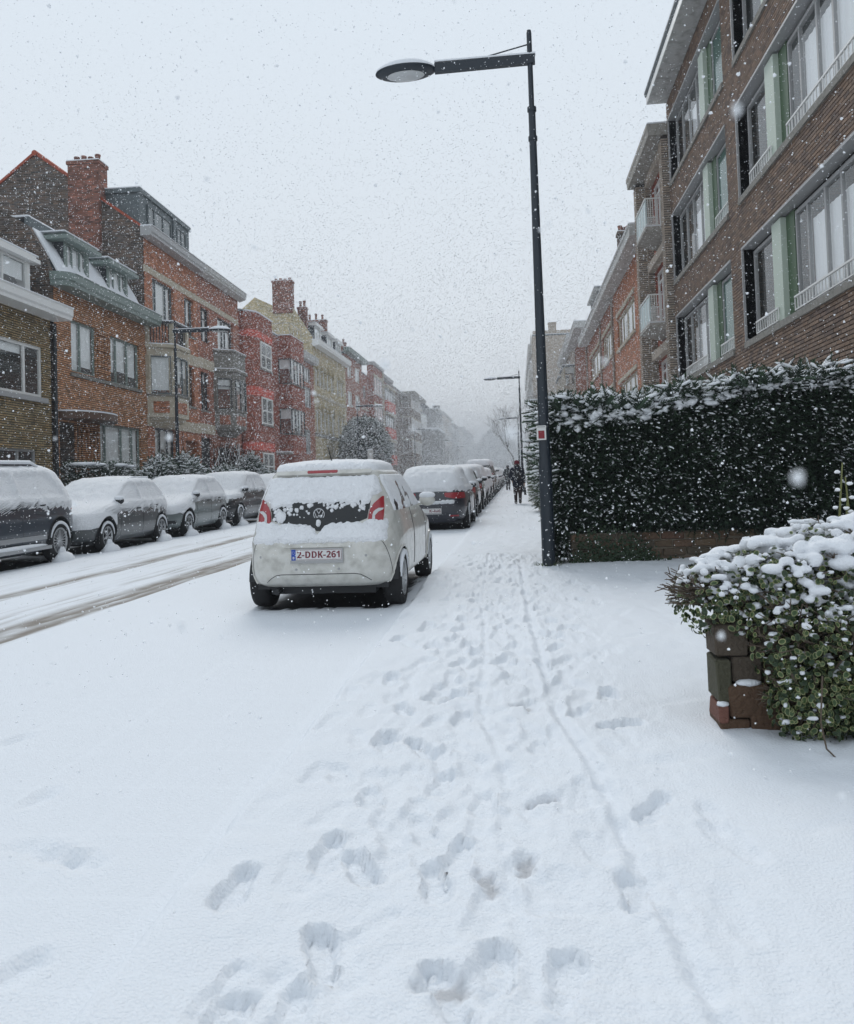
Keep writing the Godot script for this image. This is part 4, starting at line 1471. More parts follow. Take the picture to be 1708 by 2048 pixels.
func stone_bay(h: House, plan: Array, mid: float, y: float, inlay: Material, dark: bool) -> void:
	# tapered foot, inlaid sill panel, slanted windows, deep head, balcony on top
	var st: Material = M.stone_grey if dark else M.stone
	var g := Geo.new()
	for k in 4: bay_ring(h, g, grown(plan, mid, -0.12 * (4 - k)), y - 0.42 + k * 0.1, y - 0.42 + (k + 1) * 0.1)
	part("bay_foot", g.mesh(), st, h.n)
	g = Geo.new()
	bay_ring(h, g, plan, y - 0.018, y + 0.9)
	bay_ring(h, g, plan, y + 2.62, y + 2.98)
	part("bay", g.mesh(), st, h.n)
	g = Geo.new()
	for k in plan.size() - 1:     # inlaid brick fields under the windows
		var a := Vector3(h.hx(plan[k][0]), 0, plan[k][1])
		var b := Vector3(h.hx(plan[k + 1][0]), 0, plan[k + 1][1])
		var x := (b - a).normalized()
		var o := x.cross(Vector3.UP)
		var l := a.distance_to(b)
		g.obox(Transform3D(Basis(x, Vector3.UP, o), (a + b) * 0.5 + Vector3(0, y + 0.42, 0)), Vector3(l - 0.5, 0.5, 0.03))
	part("brick_inlay", g.mesh(), inlay, h.n)
	g = Geo.new()
	bay_ring(h, g, grown(plan, mid, 0.07), y + 0.9, y + 0.985)
	part("sill", g.mesh(), M.stone_grey, h.n)
	g = Geo.new()
	for p in plan:                 # corner posts
		var c := Vector3(h.hx(p[0]), 0, maxf(p[1] - 0.12, 0.05))
		g.box(c.x - 0.12, c.x + 0.12, y + 0.985, y + 2.62, c.z - 0.1, c.z + 0.12)
	part("bay_post", g.mesh(), st, h.n)
	for k in 3:
		var wm: Material = M.dark_paint if dark else M.zinc
		bay_window(h, plan[k], plan[k + 1], y + 0.985, y + 2.62, [1] if k != 1 else [1, 1], [0.75] if dark else [], wm, [0.35] if dark else ([0.9] if k == 0 else [0.7, 0.5]), 0.14, null if dark else M.glass)
	g = Geo.new()
	bay_ring(h, g, grown(plan, mid, 0.12), y + 2.98, y + 3.12)
	part("balcony_floor", g.mesh(), st, h.n)
	g = Geo.new()
	bay_ring(h, g, grown(plan, mid, 0.10), y + 3.123, y + 3.17)
	part("snow", g.mesh(), M.snow, h.n)
	g = Geo.new()
	if dark: bay_ring(h, g, plan, y + 3.13, y + 4.1)
	else:
		for p in plan:
			var c := Vector3(h.hx(p[0]), 0, maxf(p[1] - 0.08, 0.02))
			g.box(c.x - 0.11, c.x + 0.11, y + 3.13, y + 4.05, c.z - 0.1, c.z + 0.1)
	part("parapet", g.mesh(), st, h.n)
	g = Geo.new()
	for k in 3:
		var a := Vector3(h.hx(plan[k][0]), y + 4.08, maxf(plan[k][1] - 0.04, 0.0))
		var b := Vector3(h.hx(plan[k + 1][0]), y + 4.08, maxf(plan[k + 1][1] - 0.04, 0.0))
		g.bar(a, b, 0.24, 0.09)
		if not dark:
			for q in 9:
				var p := a.lerp(b, (q + 0.5) / 9.0)
				g.box(p.x - 0.015, p.x + 0.015, y + 3.15, y + 4.05, p.z - 0.015, p.z + 0.015)
	part("balcony_rail", g.mesh(), M.stone_grey if dark else M.dark_paint, h.n)
	g = Geo.new()
	for k in 3:
		g.bar(Vector3(h.hx(plan[k][0]), y + 4.15, maxf(plan[k][1] - 0.04, 0.0)), Vector3(h.hx(plan[k + 1][0]), y + 4.15, maxf(plan[k + 1][1] - 0.04, 0.0)), 0.22, 0.05)
	part("snow", g.mesh(), M.snow, h.n)


# ------------------------------------------------------------------ right side
func laid_bricks(h: House, sa: float, sb: float, y0: float, y1: float, z: float, opens: Array, tones: Array, near_first: float) -> void:
	# real bricks in running bond; the 300 nearest each a part, the rest one part
	var unit := Geo.new()
	unit.box(-0.5, 0.5, -0.5, 0.5, -0.5, 0.5)
	var um := unit.mesh()
	var r := RandomNumberGenerator.new()
	r.seed = 901
	var all := []
	var course := 0
	var y := y0
	while y + 0.062 < y1:
		var free := [[sa, sb]]
		for o in opens:
			if y + 0.062 > o[2] and y < o[3]:
				var next := []
				for f in free:
					if o[1] <= f[0] or o[0] >= f[1]: next.append(f)
					else:
						if o[0] > f[0]: next.append([f[0], o[0]])
						if o[1] < f[1]: next.append([o[1], f[1]])
				free = next
		for f in free:
			var s: float = floorf(f[0] / 0.227) * 0.227 - (0.1135 if course % 2 else 0.0)
			while s < f[1]:
				var a := maxf(s, f[0] + 0.004)
				var b := minf(s + 0.215, f[1] - 0.004)
				if b - a > 0.03:
					var jut := r.randf_range(-0.003, 0.003)
					var t := Transform3D(Basis.from_scale(Vector3(b - a, 0.056 + r.randf_range(-0.002, 0.003), 0.028)), Vector3(h.hx((a + b) * 0.5), y + 0.031, z - 0.008 + jut))
					all.append([Vector2((a + b) * 0.5, y - near_first).length_squared(), t, tones[r.randi() % tones.size()]])
				s += 0.227
		y += 0.0745
		course += 1
	all.sort_custom(func(p, q): return p[0] < q[0])
	var mats := {}
	var wall := Node3D.new()
	wall.name = "brickwork"
	h.n.add_child(wall)
	var where := []
	var tint := PackedColorArray()
	for k in all.size():
		var c: Color = all[k][2]
		if k < 300:
			if not mats.has(c):
				var m := plain(c, 0.9)
				mats[c] = m
			part("brick", um, mats[c], wall).transform = all[k][1]
		else:
			where.append(all[k][1])
			var v := r.randf_range(0.85, 1.15)
			tint.append(Color(c.r * v, c.g * v, c.b * v))
	many("brick_courses", um, M.loose_brick, h.n, where, tint)


func ribbed_pier(h: House, sa: float, sb: float, y0: float, y1: float, z0: float, z1: float) -> void:
	var core := slab(h, "pier", M.mortar, sa + 0.012, sb - 0.012, y0, y1, z0, z1 - 0.012)
	var g := Geo.new()
	var y := y0
	while y < y1 - 0.06:
		h.bx(g, sa, sb, y, y + 0.058, z0, z1)
		y += 0.08
	var p := part("brick_courses", g.mesh(), M.b_beige, core)
	p.set_meta("kind", "stuff")


func build_right_houses() -> void:
	# -- R1: brown brick apartment block
	var h := house("apartment_building", "brown brick apartment block with long recessed windows and mint-green panels, right edge", "apartment block", false, 7.0, 28.85, 5.4)
	var op := []
	for y in [[4.05, 6.2], [7.40, 9.55], [10.66, 12.72]]:
		op.append([8.5, 20.32, y[0], y[1]])
		op.append([21.42, 28.55, y[0], y[1]])
	var g := Geo.new()
	facade(h, g, 7.0, 28.85, -0.5, 13.45, -0.016, op, 0.30)
	part("wall", g.mesh(), M.mortar, h.n)
	var b0 := Color(0.185, 0.125, 0.090)
	laid_bricks(h, 10.5, 28.85, 2.3, 13.43, 0.0, op, [b0, Color(0.21, 0.138, 0.096), Color(0.155, 0.106, 0.082), Color(0.195, 0.137, 0.103), Color(0.22, 0.15, 0.108), Color(0.13, 0.092, 0.074)], 3.0)
	shell(h, M.b_brown, 13.45, 12.0)
	# eaves: soffit, white fascia, gutter lines
	rolled(h, "eaves", M.panel_grey, [Vector2(-0.02, 13.45), Vector2(0.62, 13.45), Vector2(0.62, 13.71), Vector2(-0.02, 13.71)], 7.0, 28.85)
	slab(h, "fascia", M.white_paint, 7.0, 28.86, 13.46, 13.70, 0.622, 0.64)
	rolled(h, "gutter", M.zinc, [Vector2(0.3, 13.712), Vector2(0.66, 13.712), Vector2(0.68, 13.76), Vector2(0.655, 13.77), Vector2(0.69, 13.80), Vector2(0.69, 13.84), Vector2(0.3, 13.84)], 7.0, 28.9)
	snow_on(h, 7.0, 28.9, 13.84, -0.02, 0.68, 0.06)
	for f in 3:
		var y0: float = [4.05, 7.40, 10.66][f]
		var y1: float = [6.2, 9.55, 12.72][f]
		# thin metal surround of each long opening and its heavy sill
		for e in [[8.5, 20.32], [21.42, 28.55]]:
			g = Geo.new()
			h.bx(g, e[0] - 0.03, e[1] + 0.05, y1 - 0.004, y1 + 0.05, -0.25, 0.035)
			h.bx(g, e[1], e[1] + 0.045, y0, y1 - 0.004, -0.25, 0.035)
			part("window_surround", g.mesh(), M.grey_paint, h.n)
			g = Geo.new()
			h.bx(g, e[0] - 0.03, e[1] + 0.06, y0 - 0.14, y0 - 0.003, -0.28, 0.05)
			part("sill", g.mesh(), M.stone_grey, h.n)
		# right-hand run
		window(h, [18.32, 20.15, y0, y1 - 0.1], -0.22, [0.35, 1.45], [], M.grey_paint, [0.0, 0.0], 0.07)
		slab(h, "mint_panel", M.mint, 17.72, 18.32, y0, y1 - 0.05, -0.28, -0.06)
		slab(h, "green_panel", M.moss_panel, 17.22, 17.715, y0, y1 - 0.05, -0.28, -0.17)
		window(h, [8.6, 17.21, y0, y1 - 0.1], -0.22, [1.6, 1.6, 1.5, 1.4, 0.75, 0.9, 0.65], [], M.grey_paint, [1.82, 1.82, 1.82, 1.83, 1.83, 1.83, 0.0], 0.07, null, M.blind)
		# left-hand run
		window(h, [24.28, 28.3, y0, y1 - 0.1], -0.22, [0.9, 1.0, 0.9, 1.0], [], M.grey_paint, [1.72, 1.72, 0.0, 0.0], 0.06, null, M.blind)
		slab(h, "mint_panel", M.mint, 23.68, 24.28, y0, y1 - 0.05, -0.28, -0.06)
		slab(h, "green_panel", M.moss_panel, 23.2, 23.675, y0, y1 - 0.05, -0.28, -0.17)
		window(h, [21.5, 23.19, y0, y1 - 0.1], -0.22, [1.0], [], M.grey_paint, [0.0], 0.06, M.green_glass)
		if f < 2:
			for e in [[18.0, 19.6], [9.5, 16.95], [24.5, 27.5], [21.5, 22.9]]:
				if f == 1 and e[0] > 24.0: continue
				railing(h.n, Vector3(h.hx(e[0]), y0 + 0.02, -0.03), Vector3(h.hx(e[1]), y0 + 0.02, -0.03), 0.30, 0.16, M.white_paint)
	# -- R2: balcony house with ribbed yellow piers
	h = house("apartment_building", "narrow balcony house with ribbed yellow brick piers and white-panelled balconies", "apartment block", false, 28.87, 34.2, 5.4)
	g = Geo.new()
	op = []
	for y in [[3.1, 5.3], [6.45, 8.7], [9.8, 12.0]]: op.append([29.6, 33.3, y[0], y[1]])
	facade(h, g, 28.87, 34.2, -0.5, 12.35, -0.15, op)
	part("wall", g.mesh(), M.b_deep, h.n)
	shell(h, M.b_stripe, 12.35, 10.0)
	ribbed_pier(h, 28.87, 29.4, 0.0, 12.3, -0.15, 0.22)
	ribbed_pier(h, 33.6, 34.2, 0.0, 12.3, -0.15, 0.40)
	ribbed_pier(h, 33.3, 33.58, 0.0, 12.3, -0.15, 0.08)
	for o in op:
		window(h, o, -0.28, [1, 1, 1, 1], [0.82], M.white_paint, [0.9, 1.0, 0.4, 1.0], 0.09, null, M.curtain_red)
		slab(h, "lintel", M.render_beige, 29.41, 33.29, o[3] + 0.05, o[3] + 0.36, -0.17, 0.10)
	rolled(h, "eaves", M.soffit, [Vector2(-0.16, 12.36), Vector2(0.62, 12.36), Vector2(0.64, 12.6), Vector2(0.66, 12.62), Vector2(0.66, 12.75), Vector2(-0.16, 12.75)], 28.88, 34.3)
	snow_on(h, 28.88, 34.3, 12.75, -0.16, 0.64, 0.05)
	for y in [6.25, 9.6]:
		g = Geo.new()
		h.ext(g, [Vector2(-0.14, y - 0.32), Vector2(0.5, y - 0.12), Vector2(0.66, y - 0.1), Vector2(0.66, y), Vector2(-0.14, y)], 29.95, 32.2)
		var bal := part("balcony", g.mesh(), M.soffit, h.n)
		g = Geo.new()
		h.bx(g, 29.97, 32.18, y + 0.004, y + 0.05, -0.1, 0.64)
		part("snow", g.mesh(), M.snow, bal)
		g = Geo.new()
		h.bx(g, 29.95, 32.2, y + 0.12, y + 0.93, 0.60, 0.625)
		part("balcony_panel", g.mesh(), M.frosted, bal)
		railing(bal, Vector3(h.hx(29.97), y, -0.1), Vector3(h.hx(29.97), y, 0.63), 0.98, 0.075, M.white_paint)
		railing(bal, Vector3(h.hx(29.97), y, 0.64), Vector3(h.hx(32.18), y, 0.64), 0.98, 0.075, M.white_paint, false)
		railing(bal, Vector3(h.hx(32.18), y, -0.1), Vector3(h.hx(32.18), y, 0.63), 0.98, 0.075, M.white_paint)
	# -- R3..R5: lower brick houses with wide pale eaves
	var spec := [
		[34.22, 46.1, 10.38, M.b_red, "red brick house with wide pale eaves right behind the balcony house", 0.62, [38.0, 44.4]],
		[46.12, 62.6, 10.15, M.b_rose, "rose-brick house with pale stone window bands and two downpipes", 0.62, [47.0, 52.0]],
		[62.62, 74.0, 11.5, M.b_rose, "ribbed rose-brick house with a deep boxed roof edge near the far beige block", 0.85, [64.5, 72.5]]]
	for q in spec:
		h = house("brick_house", q[4], "house", false, q[0], q[1], 5.4, "brick houses along the right of the street")
		g = Geo.new()
		op = [[q[6][0], q[6][1], 7.3, 8.95], [q[6][0], q[6][1], 3.9, 5.58]]
		if q[0] > 46.0 and q[0] < 50.0:
			op.append([53.0, 60.4, 7.3, 8.95])
			op.append([53.0, 60.4, 3.9, 5.58])
		facade(h, g, q[0], q[1], -0.5, q[2], 0, op, 0.18)
		part("wall", g.mesh(), q[3], h.n)
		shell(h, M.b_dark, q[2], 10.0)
		for o in op:
			window(h, o, -0.13, [1, 1, 1, 1], [], M.stone, [0.7, 0.9, 0.3, 1.0], 0.12)
			slab(h, "lintel", M.stone, o[0] - 0.1, o[1] + 0.1, o[3] + 0.003, o[3] + 0.18, -0.1, 0.06)
			slab(h, "sill", M.stone, o[0] - 0.1, o[1] + 0.1, o[2] - 0.14, o[2] - 0.003, -0.1, 0.09)
		rolled(h, "eaves", M.panel_grey, [Vector2(-0.02, q[2]), Vector2(q[5], q[2]), Vector2(q[5], q[2] + 0.36), Vector2(q[5] + 0.04, q[2] + 0.38), Vector2(q[5] + 0.04, q[2] + 0.46), Vector2(-0.02, q[2] + 0.46)], q[0], q[1] - 0.02)
		snow_on(h, q[0], q[1] - 0.02, q[2] + 0.46, -0.02, q[5] + 0.03, 0.06)
		downpipe(h, q[1] - 0.05, 0.07, 0.0, q[2], M.pipe, 0.06)
		if q[0] < 40.0:
			chimney(h, 45.2, -0.75, 0.7, 0.9, 10.6, 13.6, 4, M.b_dark, 0.3)
			rolled(h, "roof", M.slate, [Vector2(0.4, 10.86), Vector2(-3.5, 12.6), Vector2(-9.8, 10.86)], 34.24, 44.4)
		elif q[0] < 50.0:
			downpipe(h, 52.5, 0.07, 0.0, q[2], M.pipe, 0.06)
			dormer(h, 53.0, 57.0, 10.65, 12.1, 0.1, -3.0, 0.3, M.panel_grey, M.slate, [1, 1, 1], [0.8, 0.8, 0.8], M.grey_paint)
			slab(h, "roof_box", M.zinc, 46.6, 51.5, 10.6, 12.6, -3.5, -0.3)
		else:
			g = Geo.new()
			for k in 9: h.bx(g, 63.2 + k * 1.2, 63.5 + k * 1.2, 2.0, q[2] - 0.01, 0.0, 0.13)
			part("brick_rib", g.mesh(), q[3], h.n)
	# -- R6: house with a bay window
	h = house("brick_house", "pale brick house with a box bay window next to the tall beige block", "house", false, 74.02, 92.0, 5.4)
	g = Geo.new()
	facade(h, g, 74.02, 92.0, -0.5, 12.2, 0, [])
	part("wall", g.mesh(), M.b_beige, h.n)
	shell(h, M.b_beige, 12.2, 10.0)
	cornice(h, M.panel_grey, 74.0, 92.0, 12.2, 0.7, 0.5)
	for e in [75.5, 83.5]:
		for y in [4.6, 8.4]:
			slab(h, "bay", M.render_beige, e, e + 5.0, y - 1.1, y, 0.0, 1.0)
			window(h, [e, e + 5.0, y + 0.005, y + 1.7], 0.93, [1, 1, 1], [], M.stone, [0.6, 0.6, 0.6], 0.15)
			bay_window(h, [e + 0.05, 0.0], [e + 0.05, 0.95], y, y + 1.7, [1], [], M.stone, [0.3], 0.05)
			slab(h, "bay_roof", M.zinc, e - 0.1, e + 5.1, y + 1.71, y + 1.85, 0.0, 1.1)
			snow_on(h, e - 0.1, e + 5.1, y + 1.85, 0.0, 1.1, 0.1)
	# -- R7: tall beige block that stands forward
	h = house("apartment_building", "tall beige block standing forward at the far end behind the lamp post", "apartment block", false, 100.0, 150.0, 2.35)
	g = Geo.new()
	facade(h, g, 100.0, 150.0, -0.5, 16.4, 0, [])
	part("wall", g.mesh(), M.render_beige, h.n)
	shell(h, M.render_beige, 16.4, 14.0)
	slab(h, "parapet", M.render_beige, 100.0, 150.0, 16.62, 17.0, -14.0, -0.1)
	chimney(h, 100.8, -2.4, 0.8, 0.9, 16.4, 18.0, 0, M.render_beige)
	for y in [3.0, 6.0, 9.0, 12.0, 15.0]:
		slab(h, "balcony", M.render_white, 103.0, 147.0, y, y + 0.9, 0.0, 0.45)
		snow_on(h, 103.0, 147.0, y + 0.9, 0.0, 0.45, 0.1)
		for k in 6: window(h, [104.0 + k * 7.2, 109.0 + k * 7.2, y + 1.0, y + 2.4], 0.03, [1, 1], [], M.white_paint, [0.7, 0.7], 0.15)


# ------------------------------------------------------------------ far end
func far_block(called: String, label: String, s0: float, s1: float, face: float, high: float, mat: Material, floors: int, deep := 14.0) -> House:
	var h := house(called, label, "apartment block", true, s0, s1, face, "grey blocks at the far end on the left")
	var g := Geo.new()
	var op := []
	var n := maxi(2, int((s1 - s0) / 4.2))
	for f in floors:
		var y := 1.2 + f * (high - 1.2) / floors
		for k in n:
			var s := s0 + (s1 - s0) * (k + 0.5) / n
			op.append([s - 1.1, s + 1.1, y, y + 1.6])
	facade(h, g, s0, s1, -0.5, high, 0, op)
	part("wall", g.mesh(), mat, h.n)
	shell(h, mat, high, deep)
	for o in op:
		window(h, o, -0.1, [1, 1], [], M.grey_paint, [0.7, 0.5], 0.1)
	cornice(h, M.panel_grey, s0, s1, high, 0.4, 0.35)
	var k := 0
	for f in range(1, floors):
		k += 1
		var y := 1.0 + f * (high - 1.2) / floors
		slab(h, "balcony", M.render_white, s0 + (s1 - s0) * (0.2 if k % 2 else 0.55), s0 + (s1 - s0) * (0.45 if k % 2 else 0.85), y - 0.3, y + 0.7, 0.0, 0.9)
		snow_on(h, s0 + (s1 - s0) * (0.2 if k % 2 else 0.55), s0 + (s1 - s0) * (0.45 if k % 2 else 0.85), y + 0.7, 0.0, 0.9, 0.12)
	return h


func build_far_houses() -> void:
	var h := house("garage_wall", "long grey wall with a snowy top beyond the side street", "wall", true, 150.0, 164.0, -13.5)
	var g := Geo.new()
	facade(h, g, 150.0, 164.0, -0.5, 9.0, 0, [])
	part("wall", g.mesh(), M.b_grey, h.n)
	shell(h, M.b_grey, 9.0, 12.0)
	snow_on(h, 149.9, 164.0, 9.23, -12.0, 0.1, 0.3)
	h = house("low_house", "small white rendered house with one dark window under the grey gable", "house", true, 165.0, 171.0, -17.6)
	g = Geo.new()
	facade(h, g, 165.0, 171.0, -0.5, 13.1, 0, [])
	part("wall", g.mesh(), M.render_white, h.n)
	shell(h, M.render_white, 13.1, 8.0)
	bay_window(h, [164.95, -1.9], [164.95, -0.4], 10.0, 11.6, [1, 1], [], M.dark_paint, [], 0.06, M.dark_glass)
	h = far_block("apartment_building", "grey block with a blank side gable and roof chimneys after the side street", 172.0, 187.0, -15.8, 14.4, M.b_grey, 4)
	chimney(h, 172.6, -4.0, 0.9, 1.8, 14.4, 16.2, 2, M.b_grey)
	chimney(h, 186.0, -1.2, 1.0, 1.4, 14.4, 16.4, 0, M.b_grey)
	rolled(h, "roof", M.slate, [Vector2(-1.4, 14.6), Vector2(-3.0, 16.4), Vector2(-4.6, 14.6)], 172.1, 186.0)
	far_block("apartment_building", "pale far block with white balconies behind the second grey gable", 187.2, 213.5, -15.8, 14.6, M.render_beige, 5)
	far_block("apartment_building", "brownish far block with stepped balconies, third after the side street", 213.7, 236.0, -15.6, 13.6, M.b_grey, 5)
	far_block("apartment_building", "light grey far block, fourth after the side street", 236.2, 256.0, -15.6, 13.8, M.render_beige, 5)
	far_block("apartment_building", "square dark far block that stands a little higher, fifth after the side street", 258.0, 318.0, -15.6, 15.0, M.b_grey, 5)
	far_block("apartment_building", "faint low block at the end of the left row", 320.0, 356.0, -15.6, 12.0, M.b_grey, 4)


# ------------------------------------------------------------------ plants
func needle_sprig(l: float, dark: Color, pale: Color) -> ArrayMesh:
	# a twig along +z with flat needles to both sides, drooping a little
	var g := Geo.new()
	var cols := PackedColorArray()
	for k in 7:
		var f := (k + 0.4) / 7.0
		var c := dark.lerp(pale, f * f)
		for sd in [-1.0, 1.0]:
			var o := Vector3(0, -0.10 * l * f * f, l * f)
			var tip := o + Vector3(sd * l * 0.20 * (1.0 - 0.5 * f), -0.02 * l, l * 0.16)
			var w := Vector3(0, 0.004, l * 0.055)
			var up := Vector3(0, l * 0.03, 0)
			g.quad(o - w, o + w, tip + w * 0.4 + up, tip - w * 0.4 + up)
			for e in 4: cols.append(c)
	g.quad(Vector3(-l * 0.02, 0, 0), Vector3(l * 0.02, 0, 0), Vector3(l * 0.01, -0.1 * l, l * 1.1), Vector3(-l * 0.01, -0.1 * l, l * 1.1))
	for e in 4: cols.append(pale)
	g.c = cols
	return g.mesh()


func snow_lump(l: float, w: float, sd: int) -> ArrayMesh:
	var g := Geo.new()
	g.ball(Vector3(0, 0, 0), Vector3(w, w * 0.62, l), 0.22, sd, 5, 8)
	return g.mesh()


func facing(at: Vector3, dir: Vector3, roll: float, scale: float) -> Transform3D:
	var z := dir.normalized()
	var x := Vector3.UP.cross(z)
	x = Vector3.RIGHT if x.length_squared() < 1e-6 else x.normalized()
	return Transform3D((Basis(x, z.cross(x), z) * Basis(Vector3.BACK, roll)).scaled(Vector3.ONE * scale), at)


func needles(parent: Node3D, spots: Array, sprig: Mesh, lump: Mesh, size: float, snowy: float, r: RandomNumberGenerator, snow_top := 0.95, droop := 0.35) -> void:
	# spots: [place, outward normal, extra snow]
	var a := []
	var b := []
	var tint := PackedColorArray()
	for q in spots:
		var d: Vector3 = q[1]
		d = (d + Vector3(r.randfn(0, 0.45), r.randfn(0, 0.35) - droop * (1.0 - clampf(d.y, 0, 1)), r.randfn(0, 0.45))).normalized()
		var sc := size * r.randf_range(0.7, 1.35)
		a.append(facing(q[0], d, r.randfn(0, 0.5), sc))
		var k := r.randf_range(0.55, 1.5)
		tint.append(Color(k, k, k * 0.95))
		var chance: float = clampf(lerpf(snowy, snow_top, clampf((q[1] as Vector3).y, 0.0, 1.0)) + (q[2] if q.size() > 2 else 0.0), 0.0, 1.0)
		if r.randf() < chance:
			var low := Vector3(d.x, d.y * 0.4 - 0.12, d.z)
			b.append(facing(q[0] + d * 0.075 * sc + Vector3(0, 0.012 * sc, 0), low, 0, sc * r.randf_range(0.55, 1.25)))
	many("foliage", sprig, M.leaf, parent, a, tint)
	many("snow", lump, M.flake, parent, b)


func hedge_block(parent: Node3D, x0: float, x1: float, z0: float, z1: float, y0: float, high: Callable, per_m2: float, r: RandomNumberGenerator, bulge := 0.10) -> Array:
	# spots on the near face (z0, towards the camera), the street side (x0 or x1) and the top; z counted away from the camera
	var spots := []
	var put := func(p: Vector3, n: Vector3) -> void:
		var b := nz.get_noise_3d(p.x * 1.7, p.y * 1.7, p.z * 1.7) * bulge
		p += n * b
		p.y += gy(p.z)
		spots.append([p, n, 0.25 * nz2.get_noise_3d(p.x * 1.3, p.y * 1.3, p.z)])
	var hm: float = high.call((x0 + x1) * 0.5, z0)
	for k in int((x1 - x0) * (hm - y0) * per_m2):
		var x := r.randf_range(x0, x1)
		put.call(Vector3(x, r.randf_range(y0, high.call(x, z0)), -z0 + r.randf_range(-0.12, 0.03)), Vector3(0, 0.05, 1))
	for k in int((z1 - z0) * (hm - y0) * per_m2 * 0.6):
		var z := r.randf_range(z0, z1)
		put.call(Vector3(x0 + r.randf_range(-0.03, 0.10), r.randf_range(y0, high.call(x0, z)), -z), Vector3(-1, 0.05, 0))
	for k in int((x1 - x0) * minf(z1 - z0, 2.5) * per_m2 * 0.8):
		var x := r.randf_range(x0, x1)
		var z := r.randf_range(z0, minf(z1, z0 + 2.5))
		put.call(Vector3(x, high.call(x, z) + r.randf_range(-0.10, 0.05), -z), Vector3(r.randfn(0, 0.25), 1, r.randfn(0, 0.3)))
	return spots


func ellipsoid_spots(c: Vector3, rad: Vector3, n: int, r: RandomNumberGenerator, low := -0.6, rough := 0.12) -> Array:
	var s := []
	while s.size() < n:
		var d := Vector3(r.randfn(), r.randfn(), r.randfn()).normalized()
		if d.y < low: continue
		var k := 1.0 + nz.get_noise_3d(d.x * 2.2 + c.x, d.y * 2.2, d.z * 2.2 + c.z) * rough * 2.0 + r.randf_range(-rough, rough * 0.4)
		s.append([c + d * rad * k, (d / rad).normalized()])
	return s


func bare_tree(called: String, label: String, at: Vector3, high: float, spread: float, sd: int, snowy := true, depth := 5, group := "") -> void:
	var t := thing(called, label, "tree", at, 0.0, group)
	var r := RandomNumberGenerator.new()
	r.seed = sd
	var wood := Geo.new()
	var sn := Geo.new()
	var todo := [[Vector3.ZERO, Vector3(0, 1, 0), high * 0.30, high * 0.011, 0]]
	var trunk := Geo.new()
	while todo.size():
		var b: Array = todo.pop_back()
		var p0: Vector3 = b[0]
		var d: Vector3 = b[1]
		var l: float = b[2]
		var rad: float = b[3]
		var lv: int = b[4]
		var mid: Vector3 = p0 + d * l * 0.5 + Vector3(r.randfn(), r.randfn() * 0.4, r.randfn()) * l * 0.06
		var p1: Vector3 = p0 + d * l + Vector3(0, l * 0.03, 0)
		(trunk if lv == 0 else wood).tube([p0, mid, p1], [rad, rad * 0.85, rad * 0.68], 6 if lv < 2 else 4, false)
		if snowy and lv > 0 and absf(d.y) < 0.9:
			var o := Vector3(0, rad * 0.9, 0)
			sn.tube([p0 + o, mid + o, p1 + o], [rad * 0.8, rad * 0.85, rad * 0.6], 4, false)
		if lv < depth:
			var kids := 3 if lv < 2 else 2 + (r.randi() % 2)
			for k in kids:
				var axis := Vector3(r.randfn(), r.randfn() * 0.2, r.randfn()).normalized()
				var nd := (d * 0.75 + axis * spread * r.randf_range(0.6, 1.1) + Vector3(0, 0.16, 0)).normalized()
				todo.append([p1 if k < 2 else p0.lerp(p1, 0.7), nd, l * r.randf_range(0.62, 0.84), rad * 0.6, lv + 1])
	part("trunk", trunk.mesh(), M.bark, t)
	part("branches", wood.mesh(), M.bark, t)
	if snowy: part("snow", sn.mesh(), M.flake, t)


